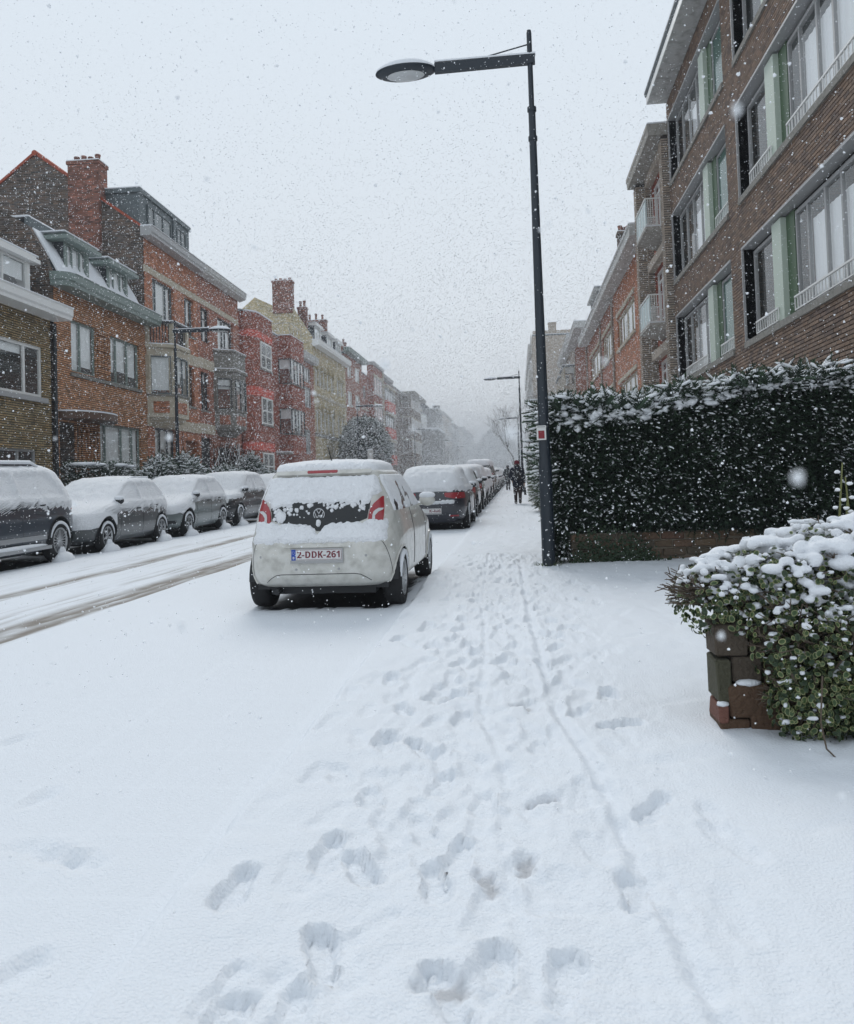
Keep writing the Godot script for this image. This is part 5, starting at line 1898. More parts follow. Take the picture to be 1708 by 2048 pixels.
func build_plants() -> void:
	var r := RandomNumberGenerator.new()
	r.seed = 2024
	var dark := Color(0.017, 0.033, 0.019)
	var pale := Color(0.042, 0.074, 0.040)
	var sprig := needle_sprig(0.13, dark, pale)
	var lump := snow_lump(0.042, 0.014, 3)
	# -- the big yew hedge on its stone wall
	var h := thing("hedge", "big dark yew hedge topped with snow above the low stone wall", "hedge", Vector3.ZERO)
	var top := func(x, z): return lerpf(2.18, 2.30, smoothstep(1.6, 2.6, x)) + 0.16 * smoothstep(2.2, 4.6, x) + nz.get_noise_2d(x * 1.4, z * 1.4) * 0.09
	var spots := hedge_block(h, 0.54, 6.2, 12.42, 14.6, 0.56, top, 1400.0, r)
	for k in 700:      # the corner that hangs lower beside the lamp post
		spots.append([Vector3(r.randf_range(0.46, 0.70), gy(-12.3) + r.randf_range(0.12, 0.6), -12.28 + r.randf_range(-0.2, 0.06)), Vector3(-0.4, 0, 1)])
	needles(h, spots, sprig, lump, 1.0, 0.17, r)
	var tops := []
	for k in 900:
		var x := r.randf_range(0.55, 6.0)
		var z := r.randf_range(12.1, 13.4)
		tops.append([Vector3(x, top.call(x, z) + gy(-z) + r.randf_range(0.0, 0.10), -z), Vector3(r.randfn(0, 0.7), r.randf_range(0.5, 1.1), r.randf_range(-0.2, 0.9)), 0.3])
	for k in 260:
		tops.append([Vector3(0.50 + r.randf_range(-0.1, 0.15), gy(-12.4) + r.randf_range(1.2, 2.3), -12.4 - r.randf_range(-0.1, 1.8)), Vector3(-1.0, 0.35, r.randfn(0.2, 0.4)), 0.35])
	needles(h, tops, sprig, lump, 1.9, 0.9, r, 1.0, 0.0)
	var fat := []
	var fatlump := snow_lump(0.075, 0.042, 11)
	for k in 1100:      # heaped snow along the front edge of the top
		var x := r.randf_range(0.6, 6.0)
		var z := 12.38 + absf(r.randfn(0, 0.28))
		fat.append(facing(Vector3(x, top.call(x, z) + gy(-z) + r.randf_range(-0.10 - 0.12 * smoothstep(3.0, 0.5, x), 0.11), -z + 0.06), Vector3(r.randfn(), r.randfn() * 0.3, r.randfn() + 0.4), 0.0, r.randf_range(0.5, 1.35) * lerpf(1.15, 0.7, smoothstep(2.0, 4.0, x))))
	many("snow", fatlump, M.flake, h, fat)
	var g := Geo.new()
	for k in 46:
		var x := r.randf_range(0.7, 6.1)
		var z := -r.randf_range(12.8, 14.2)
		g.tube([Vector3(x, 0.3, z), Vector3(x + r.randfn(0, 0.1), 1.2, z + r.randfn(0, 0.1)), Vector3(x + r.randfn(0, 0.25), 2.2, z + r.randfn(0, 0.25))], [0.035, 0.025, 0.01], 6, false)
	part("stems", g.mesh(), M.bark, h)
	var inner := []
	for k in 26000:
		var x := r.randf_range(0.62, 6.1)
		var y := r.randf_range(0.45, 2.25)
		inner.append(facing(Vector3(x, y + 0.14, -12.45 - absf(r.randfn(0.0, 0.42))), Vector3(r.randfn(), r.randfn() * 0.6, r.randfn() + 0.5), r.randfn(0, 0.6), r.randf_range(1.1, 1.9)))
	many("foliage", sprig, M.leaf, h, inner)
	# -- its wall: every block a part
	var w := thing("garden_wall", "low brown stone-block wall under the big yew hedge", "wall", Vector3(0.72, gy(-12.3), -12.3), deg_to_rad(7.0))
	g = Geo.new()
	g.box(0.03, 5.4, -0.1, 0.43, -0.30, -0.035)
	part("mortar_core", g.mesh(), plain(Color(0.24, 0.205, 0.16), 0.95), w)
	var tones := [Color(0.135, 0.096, 0.062), Color(0.115, 0.085, 0.058), Color(0.15, 0.095, 0.062), Color(0.10, 0.082, 0.058), Color(0.16, 0.112, 0.07), Color(0.13, 0.074, 0.05)]
	var mats := []
	for c in tones:
		var m := plain(c, 0.92)
		rough_relief(m, noise_tex(60 + mats.size(), 0.04, 4, 128), 0.8, 0.25)
		mats.append(m)
	for row in 4:
		var x := 0.0 - (0.16 if row % 2 else 0.0)
		while x < 5.4:
			var l := r.randf_range(0.26, 0.36)
			var a := maxf(x, 0.0)
			var b := minf(x + l, 5.4)
			if b - a > 0.06:
				g = Geo.new()
				rough_block(g, Vector3(a + 0.008, -0.03 + row * 0.118, -0.16), Vector3(b - 0.010, 0.072 + row * 0.118, r.randf_range(-0.012, 0.012)), 0.010, r)
				part("block", g.mesh(), mats[r.randi() % mats.size()], w)
			x += l
	# ivy over the foot of the wall
	var ivy := thing("ivy", "small-leaved ivy creeping over the left foot of the stone wall", "ivy", Vector3(0.9, gy(-12.2), -12.2))
	var leaf := ivy_leaf(Color(0.018, 0.038, 0.014), Color(0.03, 0.055, 0.02))
	var a2 := []
	for k in 900:
		var x := r.randf_range(-0.25, 0.75) + absf(r.randfn(0, 0.25))
		var y := absf(r.randfn(0, 0.14)) * clampf(1.2 - absf(x - 0.25), 0.15, 1.0) * 1.7
		a2.append(facing(Vector3(x, y, -x * 0.12 + r.randf_range(0.0, 0.05) + maxf(0.0, 0.10 - y) * r.randf()), Vector3(r.randfn(0, 0.6), r.randf_range(-0.2, 0.9), 1), r.randf() * TAU, r.randf_range(0.6, 1.2)))
	for k in 150: a2.append(facing(Vector3(r.randf_range(1.6, 3.6), absf(r.randfn(0, 0.05)), -0.2 - r.randf() * 0.2), Vector3(r.randfn(0, 0.6), 0.5, 1), r.randf() * TAU, r.randf_range(0.6, 1.1)))
	many("leaves", leaf, M.leaf, ivy, a2)
	# -- foreground shrub and its broken wall end
	build_shrub(r)
	# -- hedges and bushes in the left front gardens
	var big := needle_sprig(0.24, dark, pale)
	var biglump := snow_lump(0.10, 0.030, 5)
	var groupname := "snowy bushes in the front gardens on the left"
	h = thing("hedge", "trimmed square dark hedge with flat snow cap in front of the orange house", "hedge", Vector3.ZERO)
	spots = []
	for k in 2600:
		var side := r.randi() % 3
		var z := r.randf_range(24.4, 27.9)
		if side == 0: spots.append([Vector3(-12.75 + r.randfn(0, 0.03), gy(-z) + r.randf_range(0.1, 1.95), -z), Vector3(1, 0.1, 0)])
		elif side == 1: spots.append([Vector3(r.randf_range(-13.6, -12.75), gy(-24.4) + r.randf_range(0.1, 1.95), -24.4 + r.randfn(0, 0.03)), Vector3(0, 0.1, 1)])
		else: spots.append([Vector3(r.randf_range(-13.6, -12.75), gy(-z) + 1.95 + r.randfn(0, 0.03), -z), Vector3(0, 1, 0)])
	needles(h, spots, big, biglump, 0.55, 0.16, r, 0.8)
	var fill := []
	for k in 2200: fill.append(facing(Vector3(r.randf_range(-13.55, -12.8), gy(-26.0) + r.randf_range(0.1, 1.85), -r.randf_range(24.45, 27.85)), Vector3(r.randfn(), r.randfn() * 0.6, r.randfn()), 0.0, r.randf_range(0.7, 1.2)))
	many("foliage", big, M.leaf, h, fill)
	g = Geo.new()
	for k in 14: g.ball(Vector3(-13.2 + r.randfn(0, 0.16), 2.28 + r.randf() * 0.03, -24.5 - k * 0.25), Vector3(0.42, 0.06, 0.28), 0.12, k, 6, 10)
	part("snow", g.mesh(), M.snow, h)
	var bushes := [
		[Vector3(-13.3, 1.1, -32.4), Vector3(0.9, 1.5, 3.2), 5200, 1.0, 0.74, "wide spiky yew bush with snow on every branch behind the silver car"],
		[Vector3(-13.1, 1.1, -37.6), Vector3(0.7, 1.25, 2.6), 3400, 0.8, 0.86, "low rounded bush, almost white with snow, right of the left lamp post"],
		[Vector3(-13.4, 1.7, -42.2), Vector3(0.7, 1.35, 1.0), 1700, 0.8, 0.88, "small feathery shrub white with snow beside the red house"],
		[Vector3(-13.2, 1.1, -45.6), Vector3(0.6, 1.1, 2.6), 2300, 0.7, 0.6, "low hedge behind the last parked car on the left"]]
	for q in bushes:
		h = thing("bush", q[5], "bush", Vector3.ZERO, 0.0, groupname)
		needles(h, ellipsoid_spots(q[0], q[1], q[2], r, -0.5, 0.16), big, biglump, q[3], q[4], r, 1.0, 0.1)
		fill = []
		for e in q[2]:
			var d := Vector3(r.randfn(), r.randfn(), r.randfn()).normalized()
			fill.append(facing(q[0] + d * q[1] * pow(r.randf(), 0.5) * 0.92, d + Vector3(r.randfn(), r.randfn(), r.randfn()) * 0.5, 0.0, r.randf_range(0.8, 1.5)))
		many("foliage", big, M.leaf, h, fill)
	h = thing("round_tree", "tall rounded evergreen frosted with snow behind the second left lamp post", "tree", Vector3(-13.0, gy(-73), -73))
	needles(h, ellipsoid_spots(Vector3(0, 3.4, 0), Vector3(2.15, 2.95, 2.15), 6000, r, -0.9, 0.07), big, biglump, 1.15, 0.74, r, 0.98, 0.0)
	fill = []
	for e in 6000:
		var d := Vector3(r.randfn(), r.randfn(), r.randfn()).normalized()
		fill.append(facing(Vector3(0, 3.4, 0) + d * Vector3(2.05, 2.8, 2.05) * pow(r.randf(), 0.45), d + Vector3(r.randfn(), r.randfn(), r.randfn()) * 0.5, 0.0, r.randf_range(1.2, 2.0)))
	many("foliage", big, M.leaf, h, fill)
	g = Geo.new()
	g.tube([Vector3(0, -0.1, 0), Vector3(0, 1.4, 0)], [0.16, 0.13], 8)
	part("trunk", g.mesh(), M.bark, h)
	# creeper on the dark bay house
	var cr := thing("creeper", "leafless dark creeper with snowy strands climbing under the dark balcony bay", "creeper", Vector3(-15.35, gy(-45), -44.6))
	var strands := Geo.new()
	var white := Geo.new()
	for k in 90:
		var p := Vector3(r.randf_range(-0.1, 0.3), 0.0, r.randfn(0, 0.9))
		var pts := [p]
		var rr := []
		for e in 9:
			p += Vector3(r.randfn(0, 0.06), 0.42 * r.randf_range(0.5, 1.1), r.randfn(0, 0.16))
			p.x = clampf(p.x, -0.1, 0.55)
			pts.append(p)
		for e in pts.size(): rr.append(0.045 * (1.0 - 0.08 * e))
		strands.tube(pts, rr, 4, false)
		if k % 5 == 0:
			var q2 := []
			for e in range(3, pts.size()): q2.append(pts[e] + Vector3(0.03, 0.02, 0.0))
			white.tube(q2, rr.slice(3), 4, false)
	part("stems", strands.mesh(), M.bark, cr)
	part("snow", white.mesh(), M.flake, cr)
	# -- right front gardens beyond the hedge
	h = thing("hedge", "clipped snowy hedge beyond the walking person on the right", "hedge", Vector3.ZERO)
	spots = hedge_block(h, 0.75, 1.9, 39.0, 46.0, 0.2, func(_x, _z): return 1.75, 260.0, r, 0.05)
	needles(h, spots, big, biglump, 0.7, 0.4, r, 1.0)
	fill = []
	for k in 1500: fill.append(facing(Vector3(r.randf_range(0.85, 1.8), gy(-39.0) + r.randf_range(0.1, 1.7), -39.1 - absf(r.randfn(0, 0.8))), Vector3(r.randfn(), r.randfn() * 0.6, r.randfn()), 0.0, r.randf_range(0.9, 1.5)))
	many("foliage", big, M.leaf, h, fill)
	for q in [[Vector3(0.98, 1.45, -33.0), Vector3(0.42, 0.75, 0.7), "snow-capped laurel bush leaning over the pavement right of the person"], [Vector3(0.98, 1.0, -27.5), Vector3(0.42, 0.70, 0.9), "leafy snow-dusted shrub on the low wall next to the hedge end"]]:
		h = thing("bush", q[2], "bush", Vector3.ZERO)
		needles(h, ellipsoid_spots(q[0], q[1], 900, r, -0.7, 0.2), needle_sprig(0.22, Color(0.03, 0.05, 0.02), Color(0.09, 0.12, 0.05)), biglump, 0.9, 0.42, r, 1.0, 0.1)
	for q in [[26.5, 29.2, 0.55, "low snow-capped stone wall under the leafy shrub past the big hedge"], [31.5, 34.6, 0.75, "grey garden wall under the laurel bush right of the person"]]:
		var gw := thing("garden_wall", q[3], "wall", Vector3(0.78, gy(-q[0]), -q[0]))
		g = Geo.new()
		g.box(0.0, 0.3, -0.1, q[2], -(q[1] - q[0]), 0.0)
		part("wall_block", g.mesh(), M.stone_grey, gw)
		g = Geo.new()
		g.ball(Vector3(0.15, q[2] + 0.03, -(q[1] - q[0]) * 0.5), Vector3(0.2, 0.07, (q[1] - q[0]) * 0.53), 0.08, 4, 6, 12)
		part("snow", g.mesh(), M.snow, gw)
	# -- trees down the street
	var tg := "bare trees down the street"
	bare_tree("bare_tree", "bare brownish tree between the far lamp posts on the right", Vector3(1.5, gy(-58), -58), 6.8, 0.62, 5, true, 6, tg)
	bare_tree("bare_tree", "second bare tree on the right, paler, close to the beige block", Vector3(1.0, gy(-78), -78), 9.0, 0.60, 9, true, 6, tg)
	bare_tree("bare_tree", "tall thin bare tree just left of the far right lamp posts", Vector3(-0.35, gy(-96), -96), 9.6, 0.55, 15, true, 6, tg)
	bare_tree("bare_tree", "small flat-crowned bare tree above the far parked cars", Vector3(-2.1, gy(-104), -104), 3.4, 0.95, 21, true, 6, tg)
	bare_tree("bare_tree", "snow-lined bare tree in front of the long grey wall", Vector3(-11.4, gy(-124), -124), 6.6, 0.8, 27, true, 6, tg)
	bare_tree("bare_tree", "snow-lined bare tree right of the long grey wall", Vector3(-11.2, gy(-146), -146), 7.2, 0.8, 33, true, 6, tg)
	bare_tree("bare_tree", "faint bare tree in front of the pale far blocks", Vector3(-11.0, gy(-182), -182), 7.5, 0.8, 39, true, 5, tg)
	h = thing("hazy_tree", "big rounded hazy tree closing the end of the street", "tree", Vector3(-5.2, gy(-235), -235))
	needles(h, ellipsoid_spots(Vector3(0, 6.0, 0), Vector3(4.6, 5.6, 3.5), 5200, r, -0.9, 0.15), needle_sprig(1.4, Color(0.03, 0.03, 0.028), Color(0.06, 0.06, 0.05)), snow_lump(0.5, 0.2, 7), 0.8, 0.3, r, 0.6, 0.0)
	g = Geo.new()
	g.tube([Vector3(0, -0.2, 0), Vector3(0.2, 3.0, 0), Vector3(0, 8.0, 0)], [0.4, 0.3, 0.1], 8)
	part("trunk", g.mesh(), M.bark, h)


func rough_block(g: Geo, lo: Vector3, hi: Vector3, bev: float, r: RandomNumberGenerator) -> void:
	# a block with worn, chamfered edges and slightly moved corners
	var c := (lo + hi) * 0.5
	var s := (hi - lo) * 0.5
	var pts := {}
	for x in [-1, 1]:
		for y in [-1, 1]:
			for z in [-1, 1]:
				pts[Vector3i(x, y, z)] = c + Vector3(x, y, z) * s + Vector3(r.randfn(), r.randfn(), r.randfn()) * bev * 0.5
	var inset := func(q: Vector3i, ax: int) -> Vector3:
		var p: Vector3 = pts[q]
		var d := c - p
		d[ax] = 0.0
		return p + Vector3(signf(d.x), signf(d.y), signf(d.z)) * bev
	for ax in 3:
		var u := (ax + 1) % 3
		var w := (ax + 2) % 3
		for sg in [-1, 1]:
			var q := []
			for e in [[-1, -1], [1, -1], [1, 1], [-1, 1]]:
				var k := Vector3i.ZERO
				k[ax] = sg
				k[u] = e[0]
				k[w] = e[1]
				q.append(inset.call(k, ax))
			if sg < 0: q.reverse()
			g.quad(q[0], q[1], q[2], q[3])
		for e in [[-1, -1], [1, -1], [1, 1], [-1, 1]]:     # chamfers along this axis
			var k0 := Vector3i.ZERO
			k0[u] = e[0]
			k0[w] = e[1]
			var k1 := k0
			k0[ax] = -1
			k1[ax] = 1
			var a: Vector3 = inset.call(k0, u)
			var b: Vector3 = inset.call(k1, u)
			var d: Vector3 = inset.call(k1, w)
			var f: Vector3 = inset.call(k0, w)
			var nn := (b - a).cross(d - a)
			var out := Vector3.ZERO
			out[u] = e[0]
			out[w] = e[1]
			if nn.dot(out) > 0: g.quad(a, b, d, f)
			else: g.quad(f, d, b, a)


func ivy_leaf(dark: Color, rim: Color, l := 0.045, cream := false) -> ArrayMesh:
	# a small oval leaf, folded along its rib; the rim can be another colour
	var g := Geo.new()
	var cols := PackedColorArray()
	var ring := []
	for k in 8:
		var a := TAU * k / 8.0
		ring.append(Vector3(cos(a) * l * 0.36, sin(a) * l * 0.5 + l * 0.5, absf(cos(a)) * l * 0.10 - sin(a) * sin(a) * l * 0.05))
	var mid := Vector3(0, l * 0.5, 0)
	var share := 0.78 if cream else 0.9
	for k in 8:
		var a: Vector3 = ring[k]
		var b: Vector3 = ring[(k + 1) % 8]
		var ai := mid.lerp(a, share)
		var bi := mid.lerp(b, share)
		g.tri(mid, ai, bi)
		g.quad(ai, a, b, bi)
		for e in 3: cols.append(dark)
		for e in 4: cols.append(rim)
	g.c = cols
	return g.mesh()


func build_shrub(r: RandomNumberGenerator) -> void:
	# wall end: a stack of worn stones
	var w := thing("planter_wall", "broken brown stone wall end under the variegated shrub", "wall", Vector3(0.95, gy(-4.4), -4.4))
	var tones := [Color(0.105, 0.060, 0.035), Color(0.085, 0.058, 0.036), Color(0.065, 0.050, 0.036), Color(0.13, 0.056, 0.040), Color(0.055, 0.052, 0.032)]
	var stones := [
		[0.005, 0.15, -0.03, 0.10, -0.22, 0.01, 0], [0.155, 0.36, -0.03, 0.12, -0.20, 0.02, 0], [0.37, 0.62, -0.03, 0.10, -0.22, 0.0, 3],
		[0.0, 0.045, 0.08, 0.17, -0.20, 0.03, 3], [0.05, 0.24, 0.105, 0.27, -0.20, 0.02, 0], [0.25, 0.5, 0.11, 0.24, -0.22, 0.0, 1],
		[0.0, 0.07, 0.18, 0.39, -0.20, 0.015, 4], [0.075, 0.22, 0.275, 0.40, -0.20, 0.0, 2], [0.23, 0.42, 0.26, 0.40, -0.22, -0.02, 1],
		[0.0, 0.16, 0.40, 0.56, -0.22, -0.01, 2], [0.17, 0.45, 0.405, 0.54, -0.24, -0.03, 2]]
	for s in stones:
		var g := Geo.new()
		rough_block(g, Vector3(s[0], s[2], s[4]), Vector3(s[1], s[3], s[5]), 0.007, r)
		var m := plain(tones[s[6]] * r.randf_range(0.85, 1.15), 0.9)
		rough_relief(m, noise_tex(80 + s[6], 0.05, 4, 128), 0.8, 0.2)
		part("stone", g.mesh(), m, w)
	var g0 := Geo.new()
	g0.box(0.04, 1.6, -0.05, 0.50, -0.34, -0.19)
	part("wall_core", g0.mesh(), M.stone_grey, w)
	g0 = Geo.new()
	g0.ball(Vector3(0.15, 0.275, -0.0), Vector3(0.07, 0.018, 0.03), 0.1, 3, 5, 8)
	g0.ball(Vector3(0.02, 0.175, 0.01), Vector3(0.03, 0.015, 0.03), 0.1, 5, 5, 8)
	part("snow", g0.mesh(), M.snow, w)
	# the shrub
	var sh := thing("shrub", "cream-edged evergreen shrub laden with snow over the broken wall end, bottom right", "shrub", Vector3.ZERO)
	var y0 := gy(-4.5)
	var lobes := [
		[Vector3(1.06, 0.66, -4.62), Vector3(0.26, 0.20, 0.30)], [Vector3(1.30, 0.74, -4.62), Vector3(0.30, 0.20, 0.34)], [Vector3(1.58, 0.80, -4.70), Vector3(0.34, 0.22, 0.4)],
		[Vector3(1.95, 0.80, -4.75), Vector3(0.4, 0.26, 0.45)], [Vector3(1.36, 0.48, -4.40), Vector3(0.26, 0.28, 0.26)], [Vector3(1.62, 0.42, -4.42), Vector3(0.34, 0.34, 0.30)],
		[Vector3(1.98, 0.42, -4.50), Vector3(0.4, 0.38, 0.32)], [Vector3(1.36, 0.22, -4.28), Vector3(0.20, 0.20, 0.14)], [Vector3(1.66, 0.20, -4.28), Vector3(0.30, 0.20, 0.16)], [Vector3(2.1, 0.22, -4.3), Vector3(0.34, 0.22, 0.16)]]
	var variants := [ivy_leaf(Color(0.035, 0.065, 0.018), Color(0.22, 0.24, 0.11), 0.040, true), ivy_leaf(Color(0.05, 0.085, 0.022), Color(0.32, 0.32, 0.15), 0.036, true), ivy_leaf(Color(0.022, 0.040, 0.016), Color(0.05, 0.075, 0.03), 0.040, true)]
	var spots := []
	while spots.size() < 10500:
		var q: Array = lobes[r.randi() % lobes.size()]
		var d := Vector3(r.randfn(), r.randfn(), r.randfn()).normalized()
		if d.z < -0.55: continue
		var p: Vector3 = q[0] + d * q[1] * (0.72 + 0.36 * pow(r.randf(), 0.6))
		if p.y < 0.03: continue
		if spots.size() % 3 == 0: p = q[0] + d * q[1] * pow(r.randf(), 0.5) * 0.8
		spots.append([p + Vector3(0, y0, 0), d])
	spots.sort_custom(func(a, b): return a[0].distance_squared_to(Vector3(0.6, 0.5, -2.6)) < b[0].distance_squared_to(Vector3(0.6, 0.5, -2.6)))
	var rest := [[], [], []]
	for k in spots.size():
		var d: Vector3 = spots[k][1]
		var t := facing(spots[k][0], d + Vector3(r.randfn(0, 0.5), r.randf_range(0.0, 0.9), r.randfn(0, 0.5)), r.randf() * TAU, r.randf_range(0.55, 1.05))
		var v := r.randi() % 3
		if k < 270: part("leaf", variants[v], M.leaf, sh).transform = t
		else: rest[v].append(t)
	for v in 3: many("leaves", variants[v], M.leaf, sh, rest[v])
	# twigs: from the heart outwards, some beyond the leaves
	var tw := Geo.new()
	for k in 260:
		var q: Array = lobes[r.randi() % lobes.size()]
		var d := Vector3(r.randfn(-0.25, 0.8), r.randf_range(-0.1, 1.0), r.randfn(0.2, 0.7)).normalized()
		if k < 60:
			q = lobes[0]
			d = Vector3(r.randf_range(-1.0, -0.5), r.randf_range(-0.05, 0.6), r.randfn(0.1, 0.4)).normalized()
		var a: Vector3 = q[0] + Vector3(0, y0, 0) - d * 0.15
		var e: Vector3 = q[0] + Vector3(0, y0, 0) + d * q[1] * r.randf_range(1.05, 1.36)
		var m := a.lerp(e, 0.5) + Vector3(r.randfn(), r.randfn(), r.randfn()) * 0.02
		tw.tube([a, m, e], [0.005, 0.004, 0.0025], 5)
		for s in 2:
			var b := m.lerp(e, r.randf_range(0.3, 0.9))
			tw.tube([b, b + (d + Vector3(r.randfn(), r.randfn() + 0.4, r.randfn()) * 0.5).normalized() * 0.05], [0.003, 0.002], 4)
	for k in 30:     # stems in the gap under the crown
		var a := Vector3(r.randf_range(1.3, 2.1), y0 + 0.05, -4.45 + r.randfn(0, 0.08))
		tw.tube([a, a + Vector3(r.randfn(0, 0.06), 0.25, r.randf() * 0.1), a + Vector3(r.randfn(0, 0.14), 0.5, r.randf() * 0.16)], [0.008, 0.006, 0.004], 5)
	part("twigs", tw.mesh(), M.twig, sh)
	tw = Geo.new()
	tw.tube([Vector3(1.36, 0.42, -4.12), Vector3(1.33, 0.22, -4.08), Vector3(1.33, 0.12, -4.02), Vector3(1.36, 0.085, -3.95), Vector3(1.35, 0.075, -3.86), Vector3(1.30, 0.07, -3.82), Vector3(1.24, 0.075, -3.80)], [0.004, 0.004, 0.004, 0.0035, 0.003, 0.003, 0.002], 6)
	part("hanging_stem", tw.mesh(), M.twig, sh)
	# snow lying on it: lumps that join up
	var f := Field.new(Vector3(0.7, 0.02, -5.2), Vector3(2.5, 1.22, -3.95), 0.0105)
	for k in 46:       # broad pads on the upper side
		var q: Array = lobes[1 + r.randi() % 3]
		var d := Vector3(r.randfn(0, 0.8), r.randf_range(0.35, 1.1), r.randfn(0.3, 0.7)).normalized()
		var p: Vector3 = q[0] + d * q[1] * r.randf_range(0.9, 1.04) + Vector3(0, y0 + 0.02, 0)
		var s := r.randf_range(0.05, 0.10)
		f.lump(p, Vector3(s * r.randf_range(0.9, 1.5), s * r.randf_range(0.45, 0.7), s * r.randf_range(0.9, 1.4)))
	for k in 5200:
		var at: int = r.randi() % spots.size()
		var d: Vector3 = spots[at][1]
		var p: Vector3 = spots[at][0]
		var high := smoothstep(0.35, 0.85, p.y)
		var keep := clampf(0.10 + 0.9 * high * clampf(d.y + 0.45, 0.0, 1.0) + 0.25 * smoothstep(0.15, 0.6, nz.get_noise_3d(p.x * 4.0, p.y * 4.0, p.z * 4.0)), 0.0, 1.0)
		if r.randf() > keep: continue
		var s := r.randf_range(0.015, 0.034) * (0.75 + 0.5 * high * clampf(d.y + 0.3, 0.0, 1.0))
		f.lump(p + Vector3(0, 0.014, 0) + d * 0.01, Vector3(s * r.randf_range(0.8, 1.5), s * r.randf_range(0.6, 1.0), s * r.randf_range(0.8, 1.4)))
	var sg := Geo.new()
	f.geo(sg)
	part("snow", sg.mesh(), M.snow, sh)
	# tall green stalks rising behind it
	var st := thing("tall_stalks", "thin yellow-green stalks with tufts of snow at the right edge", "plant", Vector3(1.95, gy(-5.2), -5.2))
	for k in 7:
		var g := Geo.new()
		var x := -0.16 + k * 0.075
		var top := r.randf_range(1.10, 1.50)
		var lean := r.randfn(0.02, 0.05)
		g.tube([Vector3(x, 0.6, r.randfn(0, 0.05)), Vector3(x + lean * 0.6, 0.95, 0), Vector3(x + lean, top, 0)], [0.008, 0.007, 0.004], 6)
		part("stalk", g.mesh(), plain(Color(0.16, 0.17, 0.06), 0.7), st)
		g = Geo.new()
		for e in 4:
			var y := lerpf(0.98, top, e / 3.5)
			g.ball(Vector3(x + lean * (y - 0.6) + r.randfn(0, 0.012), y, 0.01), Vector3(0.018, 0.010, 0.016), 0.2, k * 5 + e, 5, 7)
		part("snow", g.mesh(), M.flake, st)


# ------------------------------------------------------------------ cars
# Local axes: nose towards -z, tail towards +z, y up. The body is a stack of rounded outlines: for each height the table gives nose, tail and half width.
class Shape:
	var t := []              # rows [height, nose z, tail z, half width]
	var p := 5.2
	var arches := []         # [z, y, radius]
	func at(y: float) -> Vector3:
		var m := t.size()
		if y <= t[0][0]: return Vector3(t[0][1], t[0][2], t[0][3])
		for k in m - 1:
			if y <= t[k + 1][0]:
				var f: float = (y - t[k][0]) / (t[k + 1][0] - t[k][0])
				var a: Array = t[maxi(k - 1, 0)]
				var d: Array = t[mini(k + 2, m - 1)]
				var r := Vector3.ZERO
				for e in 3:
					var lo: float = t[k][e + 1]
					var hi: float = t[k + 1][e + 1]
					var v := cubic_interpolate(lo, hi, a[e + 1], d[e + 1], f)
					r[e] = clampf(v, minf(lo, hi) - 0.01, maxf(lo, hi) + 0.01)
				return r
		return Vector3(t[m - 1][1], t[m - 1][2], t[m - 1][3])
	func side(z: float, y: float, sg: float) -> Vector3:
		var q := at(y)
		var v := clampf((z - (q.x + q.y) * 0.5) / ((q.y - q.x) * 0.5), -0.999, 0.999)
		return Vector3(sg * q.z * pow(1.0 - pow(absf(v), p), 1.0 / p), y, z)
	func tail(x: float, y: float) -> Vector3:
		var q := at(y)
		var v := clampf(x / q.z, -0.999, 0.999)
		return Vector3(x, y, (q.x + q.y) * 0.5 + (q.y - q.x) * 0.5 * pow(1.0 - pow(absf(v), p), 1.0 / p))
	func nose(x: float, y: float) -> Vector3:
		var q := at(y)
		var v := clampf(x / q.z, -0.999, 0.999)
		return Vector3(x, y, (q.x + q.y) * 0.5 - (q.y - q.x) * 0.5 * pow(1.0 - pow(absf(v), p), 1.0 / p))


func hatch(l: float, w: float, hh: float, hood := 0.27, back := 0.0, deck := 0.0) -> Shape:
	# a family hatchback; hood: share of the length; back: how upright the tail is (0..1)
	var s := Shape.new()
	var k := hood / 0.27
	var rows := [[0.13, 0.04, 0.965, 0.86], [0.19, 0.012, 0.985, 0.95], [0.30, 0.0, 0.996, 1.0], [0.44, 0.006, 1.0, 1.0], [0.51, 0.03, 0.996, 0.992], [0.565, 0.10 * k, 0.99, 0.975], [0.61, 0.19 * k, 0.984, 0.955], [0.65, 0.27 * k, lerpf(0.97, 0.98, back), 0.935],
		[0.70, 0.31 * k, lerpf(0.955, 0.975, back), 0.905], [0.80, 0.365 * k + 0.01, lerpf(0.925, 0.965, back), 0.84], [0.90, 0.425 * k + 0.015, lerpf(0.88, 0.945, back), 0.77], [0.955, 0.475 * k + 0.015, lerpf(0.84, 0.925, back), 0.70], [0.985, 0.53 * k + 0.01, lerpf(0.79, 0.89, back), 0.58], [1.0, 0.60, 0.74, 0.42]]
	for r in rows:
		s.t.append([r[0] * hh, (r[1] - 0.5) * l, (r[2] - 0.5) * l, r[3] * w * 0.5])
	return s


